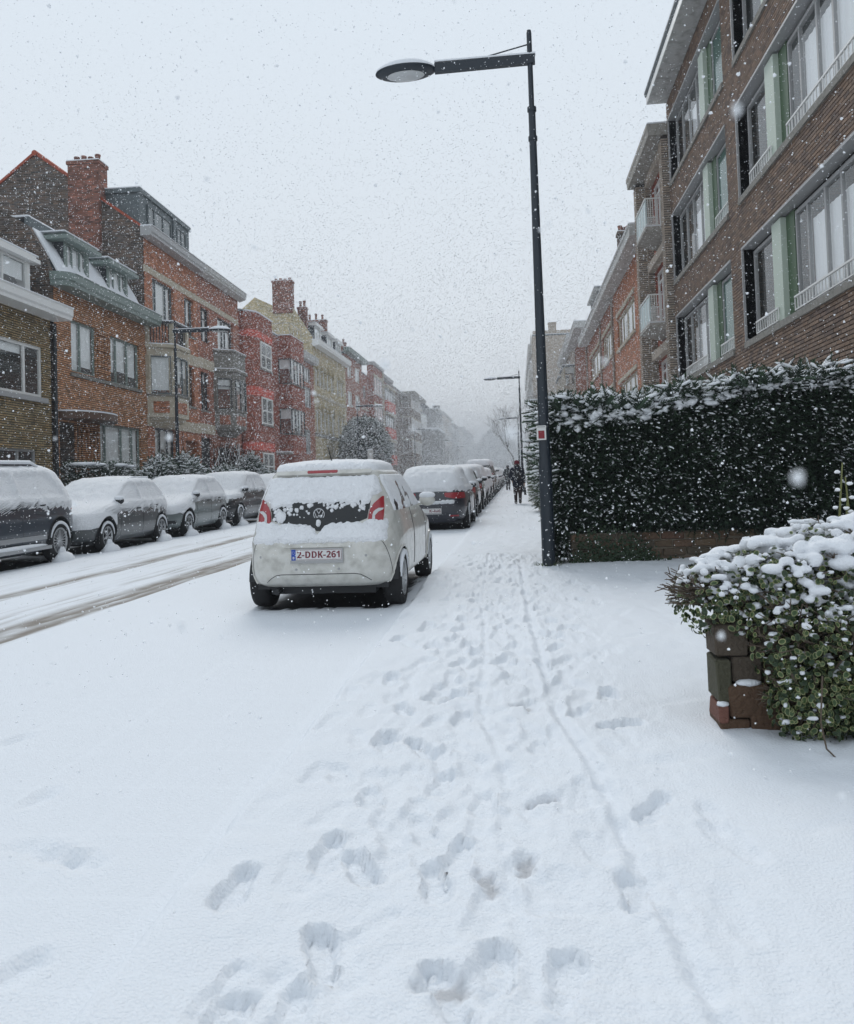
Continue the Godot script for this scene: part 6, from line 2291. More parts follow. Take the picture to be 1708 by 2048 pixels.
func skin(s: Shape, rows: int, sides: int, ends: int) -> Dictionary:
	# the whole outer skin as one grid, closed at the roof
	var y0: float = s.t[0][0]
	var y1: float = s.t[s.t.size() - 1][0]
	var k := pow(2.0, -1.0 / s.p)
	var pts := PackedVector3Array()
	var inside := PackedByteArray()
	var cols := 2 * sides + 2 * ends + 1
	for r in rows + 3:
		var f := minf(float(r) / (rows - 1), 1.0)
		var y := lerpf(y0, y1, f if f < 0.6 else 0.6 + 0.4 * (1.0 - pow(1.0 - (f - 0.6) / 0.4, 1.35)))
		var q := s.at(y)
		var zc := (q.x + q.y) * 0.5
		var hl := (q.y - q.x) * 0.5
		var shrink: float = 1.0 if r < rows else [0.62, 0.3, 0.0][r - rows]
		var lift: float = 0.0 if r < rows else [0.006, 0.009, 0.010][r - rows]
		for c in cols:
			var e := c % (cols - 1)
			var x: float
			var z: float
			if e < ends:
				var u := lerpf(-k, k, float(e) / ends)
				x = u
				z = pow(1.0 - pow(absf(u), s.p), 1.0 / s.p)
			elif e < ends + sides:
				var v := lerpf(k, -k, float(e - ends) / sides)
				z = v
				x = pow(1.0 - pow(absf(v), s.p), 1.0 / s.p)
			elif e < 2 * ends + sides:
				var u := lerpf(k, -k, float(e - ends - sides) / ends)
				x = u
				z = -pow(1.0 - pow(absf(u), s.p), 1.0 / s.p)
			else:
				var v := lerpf(-k, k, float(e - 2 * ends - sides) / sides)
				z = v
				x = -pow(1.0 - pow(absf(v), s.p), 1.0 / s.p)
			var pt := Vector3(x * q.z * shrink, y + lift, zc + z * hl * shrink)
			var hit := 0
			for a in s.arches:
				var dz: float = pt.z - a[0]
				var dy := maxf(pt.y - a[1], 0.0)
				var d := sqrt(dz * dz + dy * dy)
				if d < a[2] and absf(pt.x) > q.z * 0.6:
					hit = 1
					if d < 1e-4: d = 1e-4
					if pt.y < a[1]: pt.z = a[0] + signf(dz if dz != 0.0 else 1.0) * a[2]
					else:
						pt.z = a[0] + dz / d * a[2]
						pt.y = a[1] + dy / d * a[2]
			pts.append(pt)
			inside.append(hit)
	return {"p": pts, "in": inside, "rows": rows + 3, "cols": cols}


func patch(rows: Array, cols: int, where: Callable, off: float, skirt := true) -> ArrayMesh:
	# a sheet lying off the skin: rows [y, from, to]; where(a, y) gives the skin
	var g := Geo.new()
	var p := PackedVector3Array()
	var n := rows.size()
	for r in rows:
		for c in cols: p.append(where.call(lerpf(r[1], r[2], float(c) / (cols - 1)), r[0]))
	g.grid(p, n, cols)
	var flip := false
	var mid: Vector3 = g.n[(n / 2) * cols + cols / 2]
	var out := p[(n / 2) * cols + cols / 2]
	if mid.dot(Vector3(out.x * 2.0, 0.1, out.z)) < 0: flip = true
	var base := Geo.new()
	base.grid(p, n, cols, PackedByteArray(), flip)
	var q := PackedVector3Array()
	for k in p.size(): q.append(p[k] + base.n[k] * off)
	g = Geo.new()
	g.grid(q, n, cols, PackedByteArray(), flip)
	if skirt and off > 0.003:
		var rim := []
		for c in cols: rim.append(c)
		for r in range(1, n): rim.append(r * cols + cols - 1)
		for c in range(cols - 2, -1, -1): rim.append((n - 1) * cols + c)
		for r in range(n - 2, 0, -1): rim.append(r * cols)
		for k in rim.size():
			var a: int = rim[k]
			var b: int = rim[(k + 1) % rim.size()]
			g.quad(p[a] - base.n[a] * 0.01, p[b] - base.n[b] * 0.01, q[b], q[a])
	return g.mesh()


func wheel_parts(rad: float, wid: float, spokes: int, paired: bool) -> Array:
	var tyre := Geo.new()
	var turn := Transform3D(Basis(Vector3.BACK, -PI / 2), Vector3.ZERO)     # lathe axis y -> x
	var h := wid * 0.5
	tyre.lathe([[rad * 0.66, -h * 0.9], [rad * 0.80, -h], [rad * 0.95, -h * 0.92], [rad, -h * 0.6], [rad, h * 0.6], [rad * 0.95, h * 0.92], [rad * 0.80, h], [rad * 0.66, h * 0.9], [rad * 0.64, h * 0.3], [0.02, h * 0.3]], 28, turn)
	var rim := Geo.new()
	rim.lathe([[rad * 0.645, h * 0.35], [rad * 0.66, h * 0.93], [rad * 0.60, h * 0.95], [rad * 0.58, h * 0.6]], 28, turn)
	rim.lathe([[rad * 0.15, h * 0.5], [rad * 0.14, h * 0.80], [rad * 0.05, h * 0.86], [0.001, h * 0.86]], 14, turn)
	for k in spokes:
		for sd in ([-1.0, 1.0] if paired else [0.0]):
			var a: float = TAU * k / spokes + sd * 0.10
			var o := Vector3(0, cos(a), sin(a))
			rim.bar(Vector3(h * 0.70, 0, 0) + o * rad * 0.12, Vector3(h * 0.80, 0, 0) + Vector3(0, cos(a + sd * 0.06), sin(a + sd * 0.06)) * rad * 0.61, rad * (0.06 if paired else 0.12), rad * (0.05 if paired else 0.09))
	return [tyre.mesh(), rim.mesh()]


# spec: L W H, shape, paint, wheels [z front, z rear, radius, spokes, paired], seen (side of the car the street sees: 1 = +x), snow callable, fine
func car(label: String, spec: Dictionary, at: Vector3, turn: float, called := "parked_car", category := "car", group := "") -> Node3D:
	var o := thing(called, label, category)
	if group: o.set_meta("group", group)
	o.transform = Transform3D(Basis(Vector3.RIGHT, atan(SLOPE)) * Basis(Vector3.UP, turn), at)
	var s: Shape = spec.shape
	var rad: float = spec.wheels[2]
	var half: float = spec.W * 0.5
	var ar: float = rad * spec.get("arch", 1.19)
	s.arches = [[spec.wheels[0], rad, ar], [spec.wheels[1], rad, ar]]
	var fine: float = spec.get("fine", 1.0)
	var sk := skin(s, int(46 * fine), int(84 * fine), int(40 * fine))
	var rows: int = sk.rows
	var cols: int = sk.cols
	var keep := PackedByteArray()
	var ins: PackedByteArray = sk["in"]
	for r in rows - 1:
		for c in cols - 1:
			var a := r * cols + c
			keep.append(0 if ins[a] and ins[a + 1] and ins[a + cols] and ins[a + cols + 1] else 1)
	var g := Geo.new()
	g.grid(sk.p, rows, cols, keep)
	for r in rows:       # join the seam
		var a := r * cols
		var m := (g.n[a] + g.n[a + cols - 1]).normalized()
		g.n[a] = m
		g.n[a + cols - 1] = m
	var nn := g.n.duplicate()
	var body := part("body", g.mesh(), spec.paint, o)
	# arch lips, dark wheel wells, underside
	g = Geo.new()
	var lip := Geo.new()
	for a in s.arches:
		for sg in [-1.0, 1.0]:
			var pts := []
			for k in 17:
				var th := PI * k / 16.0
				var q := s.side(a[0] + cos(th) * a[2], a[1] + sin(th) * a[2], sg)
				pts.append(q + Vector3(sg * 0.002, 0, 0))
			pts.insert(0, s.side(a[0] + a[2], maxf(s.t[0][0] + 0.03, a[1] - 0.14), sg))
			pts.append(s.side(a[0] - a[2], maxf(s.t[0][0] + 0.03, a[1] - 0.14), sg))
			var rr := []
			for k in pts.size(): rr.append(0.013)
			lip.tube(pts, rr, 6, false)
			var inner := PackedVector3Array()
			for e in 2:
				for k in 13:
					var th := PI * k / 12.0
					inner.append(Vector3(sg * (half - 0.03 if e == 0 else half - 0.34), a[1] + sin(th) * a[2] * 1.02, a[0] + cos(th) * a[2] * 1.02))
			g.grid(inner, 2, 13)
			g.box(minf(sg * (half - 0.36), sg * (half - 0.33)), maxf(sg * (half - 0.36), sg * (half - 0.33)), s.t[0][0], a[1] + a[2], a[0] - a[2], a[0] + a[2])
	var q0 := s.at(s.t[0][0])
	g.box(-q0.z * 0.93, q0.z * 0.93, s.t[0][0] - 0.03, s.t[0][0] + 0.02, q0.x * 0.96, q0.y * 0.96)
	part("underside", g.mesh(), M.plastic, o)
	part("arch_trim", lip.mesh(), spec.get("trim", spec.paint), o)
	# wheels
	var wp := wheel_parts(rad, 0.20, spec.wheels[3], spec.wheels[4])
	for e in 2:
		for sg in [-1.0, 1.0]:
			var w := part("wheel", wp[0], M.rubber, o)
			w.transform = Transform3D(Basis(Vector3.UP, 0.0 if sg > 0 else PI), Vector3(sg * (half - 0.11), rad - 0.012, spec.wheels[e]))
			part("rim", wp[1], M.alloy, w)
	# glass
	if spec.has("side_glass"):
		for sg in [-1.0, 1.0]:
			for wdw in spec.side_glass:
				part("side_window", patch(wdw, 8, func(z, y): return s.side(z, y, sg), 0.004), M.dark_glass, o)
	if spec.has("rear_glass"): part("rear_window", patch(spec.rear_glass, 12, func(x, y): return s.tail(x, y), 0.004), spec.get("rear_mat", M.dark_glass), o)
	if spec.has("windscreen"): part("windscreen", patch(spec.windscreen, 12, func(x, y): return s.nose(x, y), 0.004), spec.get("front_mat", M.dark_glass), o)
	# mirrors, handles
	for sg in [-1.0, 1.0]:
		var mz: float = spec.mirror[0]
		var my: float = spec.mirror[1]
		var root := s.side(mz, my, sg)
		g = Geo.new()
		g.ball(root + Vector3(sg * 0.13, 0.03, 0), Vector3(0.105, 0.075, 0.06), 0.0, 1, 8, 12)
		g.bar(root - Vector3(sg * 0.02, 0.03, 0), root + Vector3(sg * 0.09, 0.0, 0), 0.05, 0.035)
		var mi := part("door_mirror", g.mesh(), spec.get("mirror_mat", M.plastic), o)
		g = Geo.new()
		g.ball(root + Vector3(sg * 0.13, 0.085, -0.01), Vector3(0.11, 0.05, 0.075), 0.06, 2, 7, 12)
		part("snow", g.mesh(), M.snow, mi)
		if spec.has("handles"):
			for hd in spec.handles:
				g = Geo.new()
				var a := s.side(hd[0] - 0.09, hd[1], sg) + Vector3(sg * 0.028, 0, 0)
				var b := s.side(hd[0] + 0.09, hd[1], sg) + Vector3(sg * 0.028, 0, 0)
				g.bar(a, b, 0.022, 0.028)
				part("door_handle", g.mesh(), spec.get("handle_mat", M.plastic), o)
	# door shut lines
	if spec.has("shuts"):
		g = Geo.new()
		for sg in [-1.0, 1.0]:
			for z in spec.shuts:
				var pts := []
				var rr := []
				for k in 9:
					pts.append(s.side(z, lerpf(s.t[0][0] + 0.10, spec.H * 0.66, k / 8.0), sg) + Vector3(sg * 0.0005, 0, 0))
					rr.append(0.0045)
				g.tube(pts, rr, 4, false)
		part("door_gap", g.mesh(), M.dark_paint, o)
	# snow lying on it
	var high: Callable = spec.snow
	var sp := PackedVector3Array()
	var th := PackedFloat32Array()
	for k in sk.p.size():
		var d: float = high.call(sk.p[k], nn[k])
		th.append(d)
		var nv: Vector3 = nn[k]
		sp.append(sk.p[k] + nv * d + Vector3(0, maxf(d, 0.0) * 0.3, 0))
	var sk2 := PackedByteArray()
	for r in rows - 1:
		for c in cols - 1:
			var a := r * cols + c
			sk2.append(1 if keep[r * (cols - 1) + c] and maxf(maxf(th[a], th[a + 1]), maxf(th[a + cols], th[a + cols + 1])) > 0.0 else 0)
	g = Geo.new()
	g.grid(sp, rows, cols, sk2)
	for r in rows:
		var a := r * cols
		var m := (g.n[a] + g.n[a + cols - 1]).normalized()
		g.n[a] = m
		g.n[a + cols - 1] = m
	part("snow", g.mesh(), M.clump, o)
	return o


func snow_cover(line: float, ragged: float, top: float, sides: float, sd: float, tail_line := -1.0, hh := 1.48, car_l := 4.3) -> Callable:
	return func(p: Vector3, n: Vector3) -> float:
		var drip := nz.get_noise_2d(p.z * 2.2 + sd * 13.0, sd) * 0.7 + nz2.get_noise_2d(p.z * 13.0, sd + 4.0) * 0.9 + nz2.get_noise_2d(p.z * 29.0, sd + 9.0) * 0.5
		var l := line
		if tail_line > 0.0: l = lerpf(line, tail_line, smoothstep(0.4, 0.8, n.z))
		l += drip * ragged
		var on := smoothstep(-0.035, 0.03, p.y - l)
		var t := lerpf(sides, top, smoothstep(0.15, 0.85, n.y))
		# thinner over the side glass, so that the window outline shows
		var q := (p.y / hh - 0.68) / 0.25
		var glass := smoothstep(0.0, 0.10, q) * smoothstep(1.0, 0.90, q) * smoothstep(0.5, 0.75, absf(n.x))
		glass *= smoothstep(-0.18 + 0.17 * q, -0.15 + 0.17 * q, p.z / car_l) * smoothstep(0.40 - 0.08 * q, 0.37 - 0.08 * q, p.z / car_l) * (1.0 - smoothstep(0.016, 0.008, absf(p.z / car_l - 0.085)))
		t *= 1.0 - 0.62 * glass
		t *= 1.0 + 0.30 * nz.get_noise_3d(p.x * 5.0 + sd, p.y * 5.0, p.z * 5.0)
		t += 0.009 * nz2.get_noise_3d(p.x * 16.0, p.y * 16.0, p.z * 16.0 + sd) * smoothstep(0.9, 0.3, n.y)
		return lerpf(-0.02, t, on)


func wheel_snow(o: Node3D, spec: Dictionary, sg: float, cones := true) -> void:
	# arcs of snow on the tyres and little drifts blown against them
	var g := Geo.new()
	var rad: float = spec.wheels[2]
	for e in 2:
		var z: float = spec.wheels[e]
		var pts := []
		var rr := []
		for k in 15:
			var a := lerpf(-1.35, 1.5, k / 14.0)
			pts.append(Vector3(sg * (spec.W * 0.5 - 0.02), rad + cos(a) * rad * 0.88, z + sin(a) * rad * 0.88))
			rr.append(0.032 * (0.4 + 0.6 * sin(PI * (k + 0.5) / 15.0)))
		g.tube(pts, rr, 6)
		if cones:
			g.ball(Vector3(sg * (spec.W * 0.5 + 0.03), -0.03, z), Vector3(0.16, 0.20, 0.30), 0.08, e + 3, 8, 12)
			g.ball(Vector3(sg * (spec.W * 0.5 + 0.0), 0.06, z), Vector3(0.07, 0.20, 0.13), 0.10, e + 9, 7, 10)
	part("snow", g.mesh(), M.snow, o)


func plate(parent: Node3D, at: Vector3, tilt: float, words: String, wide: float, band: bool, face := 1.0) -> void:
	var p := Node3D.new()
	var g := Geo.new()
	g.box(-wide * 0.5, wide * 0.5, -0.055, 0.055, -0.006, 0.006)
	var m := part("licence_plate", g.mesh(), M.plate, parent)
	m.transform = Transform3D(Basis(Vector3.UP, 0.0 if face > 0 else PI) * Basis(Vector3.RIGHT, -tilt), at)
	g = Geo.new()
	g.box(-wide * 0.5 - 0.012, wide * 0.5 + 0.012, -0.085, -0.0555, -0.012, 0.008)
	g.box(-wide * 0.5 - 0.010, wide * 0.5 + 0.010, 0.0555, 0.063, -0.012, 0.008)
	g.box(wide * 0.5 + 0.0005, wide * 0.5 + 0.012, -0.0555, 0.0555, -0.012, 0.008)
	part("plate_holder", g.mesh(), M.grey_paint, m)
	var f := SystemFont.new()
	f.font_names = PackedStringArray(["Droid Sans"])
	f.font_weight = 700
	var t := TextMesh.new()
	t.text = words.strip_edges()
	t.font = f
	t.font_size = 64
	t.pixel_size = 0.00128
	t.depth = 0.003
	if words.strip_edges() == "": return
	var l := part("plate_lettering", t, M.plate_red, m)
	var width: float = t.get_aabb().size.x
	var room := wide - (0.06 if band else 0.02)
	if words.begins_with(" "): room *= 0.56
	var sx := (room - 0.02) / maxf(width, 0.01)
	l.transform = Transform3D(Basis.from_scale(Vector3(sx, 1.12, 1)), Vector3(0.024 if band else wide * 0.5 - room * 0.5 - 0.012 if words.begins_with(" ") else 0.0, 0.0, 0.0075))
	g = Geo.new()      # thin red rim
	for e in [[-wide * 0.5 + 0.004, wide * 0.5 - 0.004, 0.047, 0.050], [-wide * 0.5 + 0.004, wide * 0.5 - 0.004, -0.050, -0.047]]:
		g.box(e[0], e[1], e[2], e[3], 0.006, 0.0075)
	for e in [-wide * 0.5 + 0.004, wide * 0.5 - 0.007]: g.box(e, e + 0.003, -0.047, 0.047, 0.006, 0.0075)
	part("plate_rim", g.mesh(), M.plate_red, m)
	if band:
		g = Geo.new()
		g.box(-wide * 0.5 + 0.001, -wide * 0.5 + 0.045, -0.054, 0.054, 0.0062, 0.0082)
		var b := part("plate_band", g.mesh(), M.plate_blue, m)
		t = TextMesh.new()
		t.text = "B"
		t.font = f
		t.font_size = 32
		t.pixel_size = 0.0011
		t.depth = 0.002
		part("plate_letter", t, M.plate, m).position = Vector3(-wide * 0.5 + 0.023, -0.03, 0.0092)
		g = Geo.new()
		for k in 12: g.box(-wide * 0.5 + 0.022 + cos(TAU * k / 12.0) * 0.013 - 0.0016, -wide * 0.5 + 0.022 + cos(TAU * k / 12.0) * 0.013 + 0.0016, 0.022 + sin(TAU * k / 12.0) * 0.013 - 0.0016, 0.022 + sin(TAU * k / 12.0) * 0.013 + 0.0016, 0.0082, 0.0092)
		part("plate_stars", g.mesh(), M.plate, m)


func build_white_car() -> void:
	var s := Shape.new()
	s.p = 6.2
	s.t = [[0.245, -1.62, 1.64, 0.74], [0.275, -1.69, 1.71, 0.785], [0.36, -1.75, 1.765, 0.806], [0.50, -1.77, 1.78, 0.815], [0.62, -1.765, 1.78, 0.818], [0.70, -1.74, 1.77, 0.818], [0.76, -1.69, 1.735, 0.812], [0.82, -1.50, 1.69, 0.80], [0.90, -1.20, 1.66, 0.785],
		[0.98, -0.94, 1.63, 0.765], [1.08, -0.74, 1.585, 0.735], [1.20, -0.52, 1.525, 0.695], [1.32, -0.30, 1.455, 0.65], [1.40, -0.10, 1.40, 0.61], [1.45, 0.10, 1.33, 0.55], [1.48, 0.35, 1.15, 0.46], [1.49, 0.5, 0.95, 0.36]]
	var cover := func(p: Vector3, n: Vector3) -> float:
		var a := nz.get_noise_2d(p.x * 6.0, p.y * 6.0 + 31.0)
		var b := nz2.get_noise_2d(p.x * 17.0 + 7.0, p.y * 17.0)
		var crumb := nz2.get_noise_3d(p.x * 14.0, p.y * 20.0, p.z * 14.0)
		var roof := smoothstep(1.405, 1.46, p.y)
		var t := lerpf(-0.02, 0.046 + 0.012 * a, roof)
		var rear := smoothstep(0.35, 0.7, n.z)
		# window: snow from a crumbly lower edge up to under the spoiler
		var edge := 1.085 + 0.045 * a + 0.03 * b - 0.05 * smoothstep(-0.25, -0.4, p.x) - 0.02 * smoothstep(-0.1, 0.02, p.x)
		var lamps := smoothstep(0.50, 0.56, absf(p.x)) * 0.085
		var pane := smoothstep(edge + lamps - 0.02, edge + lamps + 0.025, p.y) * smoothstep(1.375, 1.355, p.y)
		t = maxf(t, lerpf(-0.02, 0.024 + 0.012 * crumb + 0.006 * a, pane * rear))
		# shelf above the bumper
		var dip := 0.10 * exp(-pow((p.x + 0.0) / 0.05, 2.0))
		var up := 0.895 + 0.018 * a + 0.012 * b - dip - 0.02 * smoothstep(0.3, 0.0, absf(p.x)) + 0.03 * smoothstep(0.45, 0.62, absf(p.x))
		var down := 0.700 + 0.022 * a + 0.015 * b
		var shelf := smoothstep(up + 0.02, up - 0.02, p.y) * smoothstep(down - 0.03, down + 0.03, p.y)
		t = maxf(t, lerpf(-0.02, 0.026 + 0.012 * crumb, shelf * rear))
		# sides: patches on the window and along the waist
		var side := smoothstep(0.6, 0.85, absf(n.x)) * (1.0 - roof)
		var sw := smoothstep(0.965, 1.0, p.y) * smoothstep(1.40, 1.36, p.y) * smoothstep(-0.25, 0.15, nz.get_noise_2d(p.z * 1.7 + 3.0, p.y * 2.0) + 0.35) * smoothstep(1.42, 1.30, p.z)
		t = maxf(t, lerpf(-0.02, 0.010 + 0.006 * crumb, sw * side))
		# bonnet and windscreen
		var front := smoothstep(-0.2, -0.5, n.z) * smoothstep(0.72, 0.78, p.y)
		t = maxf(t, lerpf(-0.02, 0.045, front))
		return t
	var sg_rows := [[0.99, -0.55, 0.35], [1.10, -0.40, 0.36], [1.25, -0.18, 0.37], [1.375, 0.05, 0.38]]
	var sg_rear := [[0.99, 0.43, 1.30], [1.10, 0.44, 1.26], [1.25, 0.45, 1.18], [1.375, 0.46, 1.08]]
	var spec := {"W": 1.645, "H": 1.49, "shape": s, "paint": M.car_white, "trim": M.car_white, "arch": 1.10, "wheels": [-1.19, 1.22, 0.292, 9, true], "mirror": [-0.62, 1.0], "mirror_mat": M.car_white, "handles": [[0.28, 0.88]], "handle_mat": M.car_white,
		"shuts": [-0.72, 0.40], "side_glass": [sg_rows, sg_rear], "rear_glass": [[1.02, -0.52, 0.52], [1.15, -0.53, 0.53], [1.28, -0.51, 0.51], [1.37, -0.48, 0.48]], "snow": cover, "fine": 1.55}
	var o := car("small white hatchback parked at the kerb, tail to the camera, snowy rear window", spec, Vector3(-2.02, gy(-10.30), -10.30), deg_to_rad(-0.6), "parked_car", "car")
	wheel_snow(o, spec, 1.0, false)
	var tail := func(x, y): return s.tail(x, y)
	# black glass panel with its point in the middle
	part("tailgate_panel", patch([[0.815, -0.02, 0.02], [0.845, -0.05, 0.06], [0.875, -0.10, 0.14], [0.90, -0.40, 0.42], [0.93, -0.50, 0.50], [1.0, -0.51, 0.51], [1.08, -0.515, 0.515], [1.12, -0.52, 0.52]], 24, tail, 0.006), M.dark_glass, o)
	for sd in [-1.0, 1.0]:
		# lamp: tall red lens, pale hooked reflector inside it
		var rows := []
		for q in [[0.885, 0.515, 0.645], [0.92, 0.510, 0.650], [0.97, 0.512, 0.652], [1.02, 0.525, 0.652], [1.07, 0.555, 0.648], [1.11, 0.595, 0.642], [1.14, 0.625, 0.640]]: rows.append([q[0], minf(q[1] * sd, q[2] * sd), maxf(q[1] * sd, q[2] * sd)])
		var lamp := part("tail_light", patch(rows, 8, tail, 0.018), M.lens_red, o)
		rows = []
		for q in [[0.888, 0.545, 0.575], [0.95, 0.548, 0.572], [0.985, 0.555, 0.60], [1.005, 0.575, 0.64], [1.02, 0.60, 0.645]]: rows.append([q[0], minf(q[1] * sd, q[2] * sd), maxf(q[1] * sd, q[2] * sd)])
		part("reflector", patch(rows, 5, tail, 0.024), M.lens_clear, lamp)
	# emblem: ring with the two letters
	var e0: Vector3 = s.tail(0.0, 0.985) + Vector3(0, 0, 0.016)
	var g := Geo.new()
	var ring := []
	var rr := []
	for k in 29:
		ring.append(e0 + Vector3(cos(TAU * k / 28.0) * 0.056, sin(TAU * k / 28.0) * 0.056, 0))
		rr.append(0.0052)
	g.tube(ring, rr, 6, false)
	for q in [[-0.024, 0.046, 0.0, 0.006], [0.024, 0.046, 0.0, 0.006], [-0.046, 0.026, -0.020, -0.044], [-0.020, -0.044, 0.0, -0.006], [0.0, -0.006, 0.020, -0.044], [0.020, -0.044, 0.046, 0.026]]:
		g.bar(e0 + Vector3(q[0], q[1], 0), e0 + Vector3(q[2], q[3], 0), 0.009, 0.006)
	part("emblem", g.mesh(), M.chrome, o)
	g = Geo.new()
	g.ball(s.tail(0.0, 0.90) + Vector3(0, -0.005, 0.02), Vector3(0.026, 0.036, 0.024), 0.15, 2, 8, 10)
	g.ball(s.tail(-0.40, 0.96) + Vector3(0, 0, 0.012), Vector3(0.055, 0.065, 0.03), 0.2, 4, 9, 12)
	for k in 60:      # crumbs of snow below the covered glass
		var x := rng.randf_range(-0.48, 0.50)
		if absf(x) < 0.07: continue
		var y := 1.085 - absf(rng.randfn(0, 0.04)) - (0.05 if x < -0.2 else 0.0)
		g.ball(s.tail(x, y) + Vector3(0, 0, 0.010), Vector3(1, 1, 0.7) * rng.randf_range(0.010, 0.026), 0.25, k, 5, 7)
	part("snow", g.mesh(), M.clump, o)
	# spoiler lip with the third brake light
	part("spoiler", patch([[1.378, -0.50, 0.50], [1.395, -0.51, 0.51], [1.412, -0.50, 0.50]], 20, tail, 0.035), M.car_white, o)
	part("brake_light", patch([[1.386, -0.155, 0.155], [1.398, -0.165, 0.165], [1.408, -0.155, 0.155]], 10, tail, 0.041), M.lens_red, o)
	# ledge over the plate, bumper seam, sensors, antenna
	part("plate_ledge", patch([[0.655, -0.34, 0.34], [0.672, -0.36, 0.36], [0.69, -0.34, 0.34]], 12, tail, 0.016), M.car_white, o)
	plate(o, s.tail(0.0, 0.585) + Vector3(0.0, 0, 0.016), 0.05, "2-DDK-261", 0.52, true)
	g = Geo.new()
	var seam := []
	rr = []
	for q in [[-0.55, 0.30], [-0.50, 0.34], [-0.44, 0.375], [-0.38, 0.385], [0.38, 0.385], [0.44, 0.375], [0.50, 0.34], [0.55, 0.30]]:
		seam.append(s.tail(q[0], q[1]) + Vector3(0, 0, 0.001))
		rr.append(0.004)
	var fine_seam := []
	var fr := []
	for k in seam.size() - 1:
		for f in 5:
			var p: Vector3 = seam[k].lerp(seam[k + 1], f / 5.0)
			p = s.tail(p.x, p.y) + Vector3(0, 0, 0.001)
			fine_seam.append(p)
			fr.append(0.004)
	g.tube(fine_seam, fr, 4, false)
	for sd in [-1.0, 1.0]:
		var pts := []
		fr = []
		for k in 12:
			pts.append(s.side(lerpf(1.52, 1.70, k / 11.0) if k < 12 else 0.0, lerpf(0.30, 0.72, k / 11.0), sd))
			fr.append(0.004)
		g.tube(pts, fr, 4, false)
	part("bumper_gap", g.mesh(), M.dark_paint, o)
	for x in [-0.60, -0.22, 0.22, 0.50]:
		g = Geo.new()
		var y := 0.565 if absf(x) > 0.4 else 0.435
		var nrm := Transform3D(Basis(Vector3.RIGHT, PI / 2), s.tail(x, y))
		g.lathe([[0.013, -0.004], [0.013, 0.003], [0.010, 0.004], [0.0005, 0.004]], 12, nrm)
		part("sensor", g.mesh(), M.grey_paint, o)
	g = Geo.new()
	g.tube([Vector3(0.02, 1.48, 1.0), Vector3(0.0, 1.60, 1.05), Vector3(-0.02, 1.72, 1.09)], [0.008, 0.006, 0.005], 6)
	part("antenna", g.mesh(), M.plastic, o)
	g = Geo.new()
	g.box(-0.55, 0.55, 0.16, 0.30, 1.0, 1.55)
	g.tube([Vector3(-0.45, 0.20, 1.45), Vector3(-0.45, 0.20, 1.72)], [0.03, 0.03], 8)
	part("rear_axle", g.mesh(), M.plastic, o)


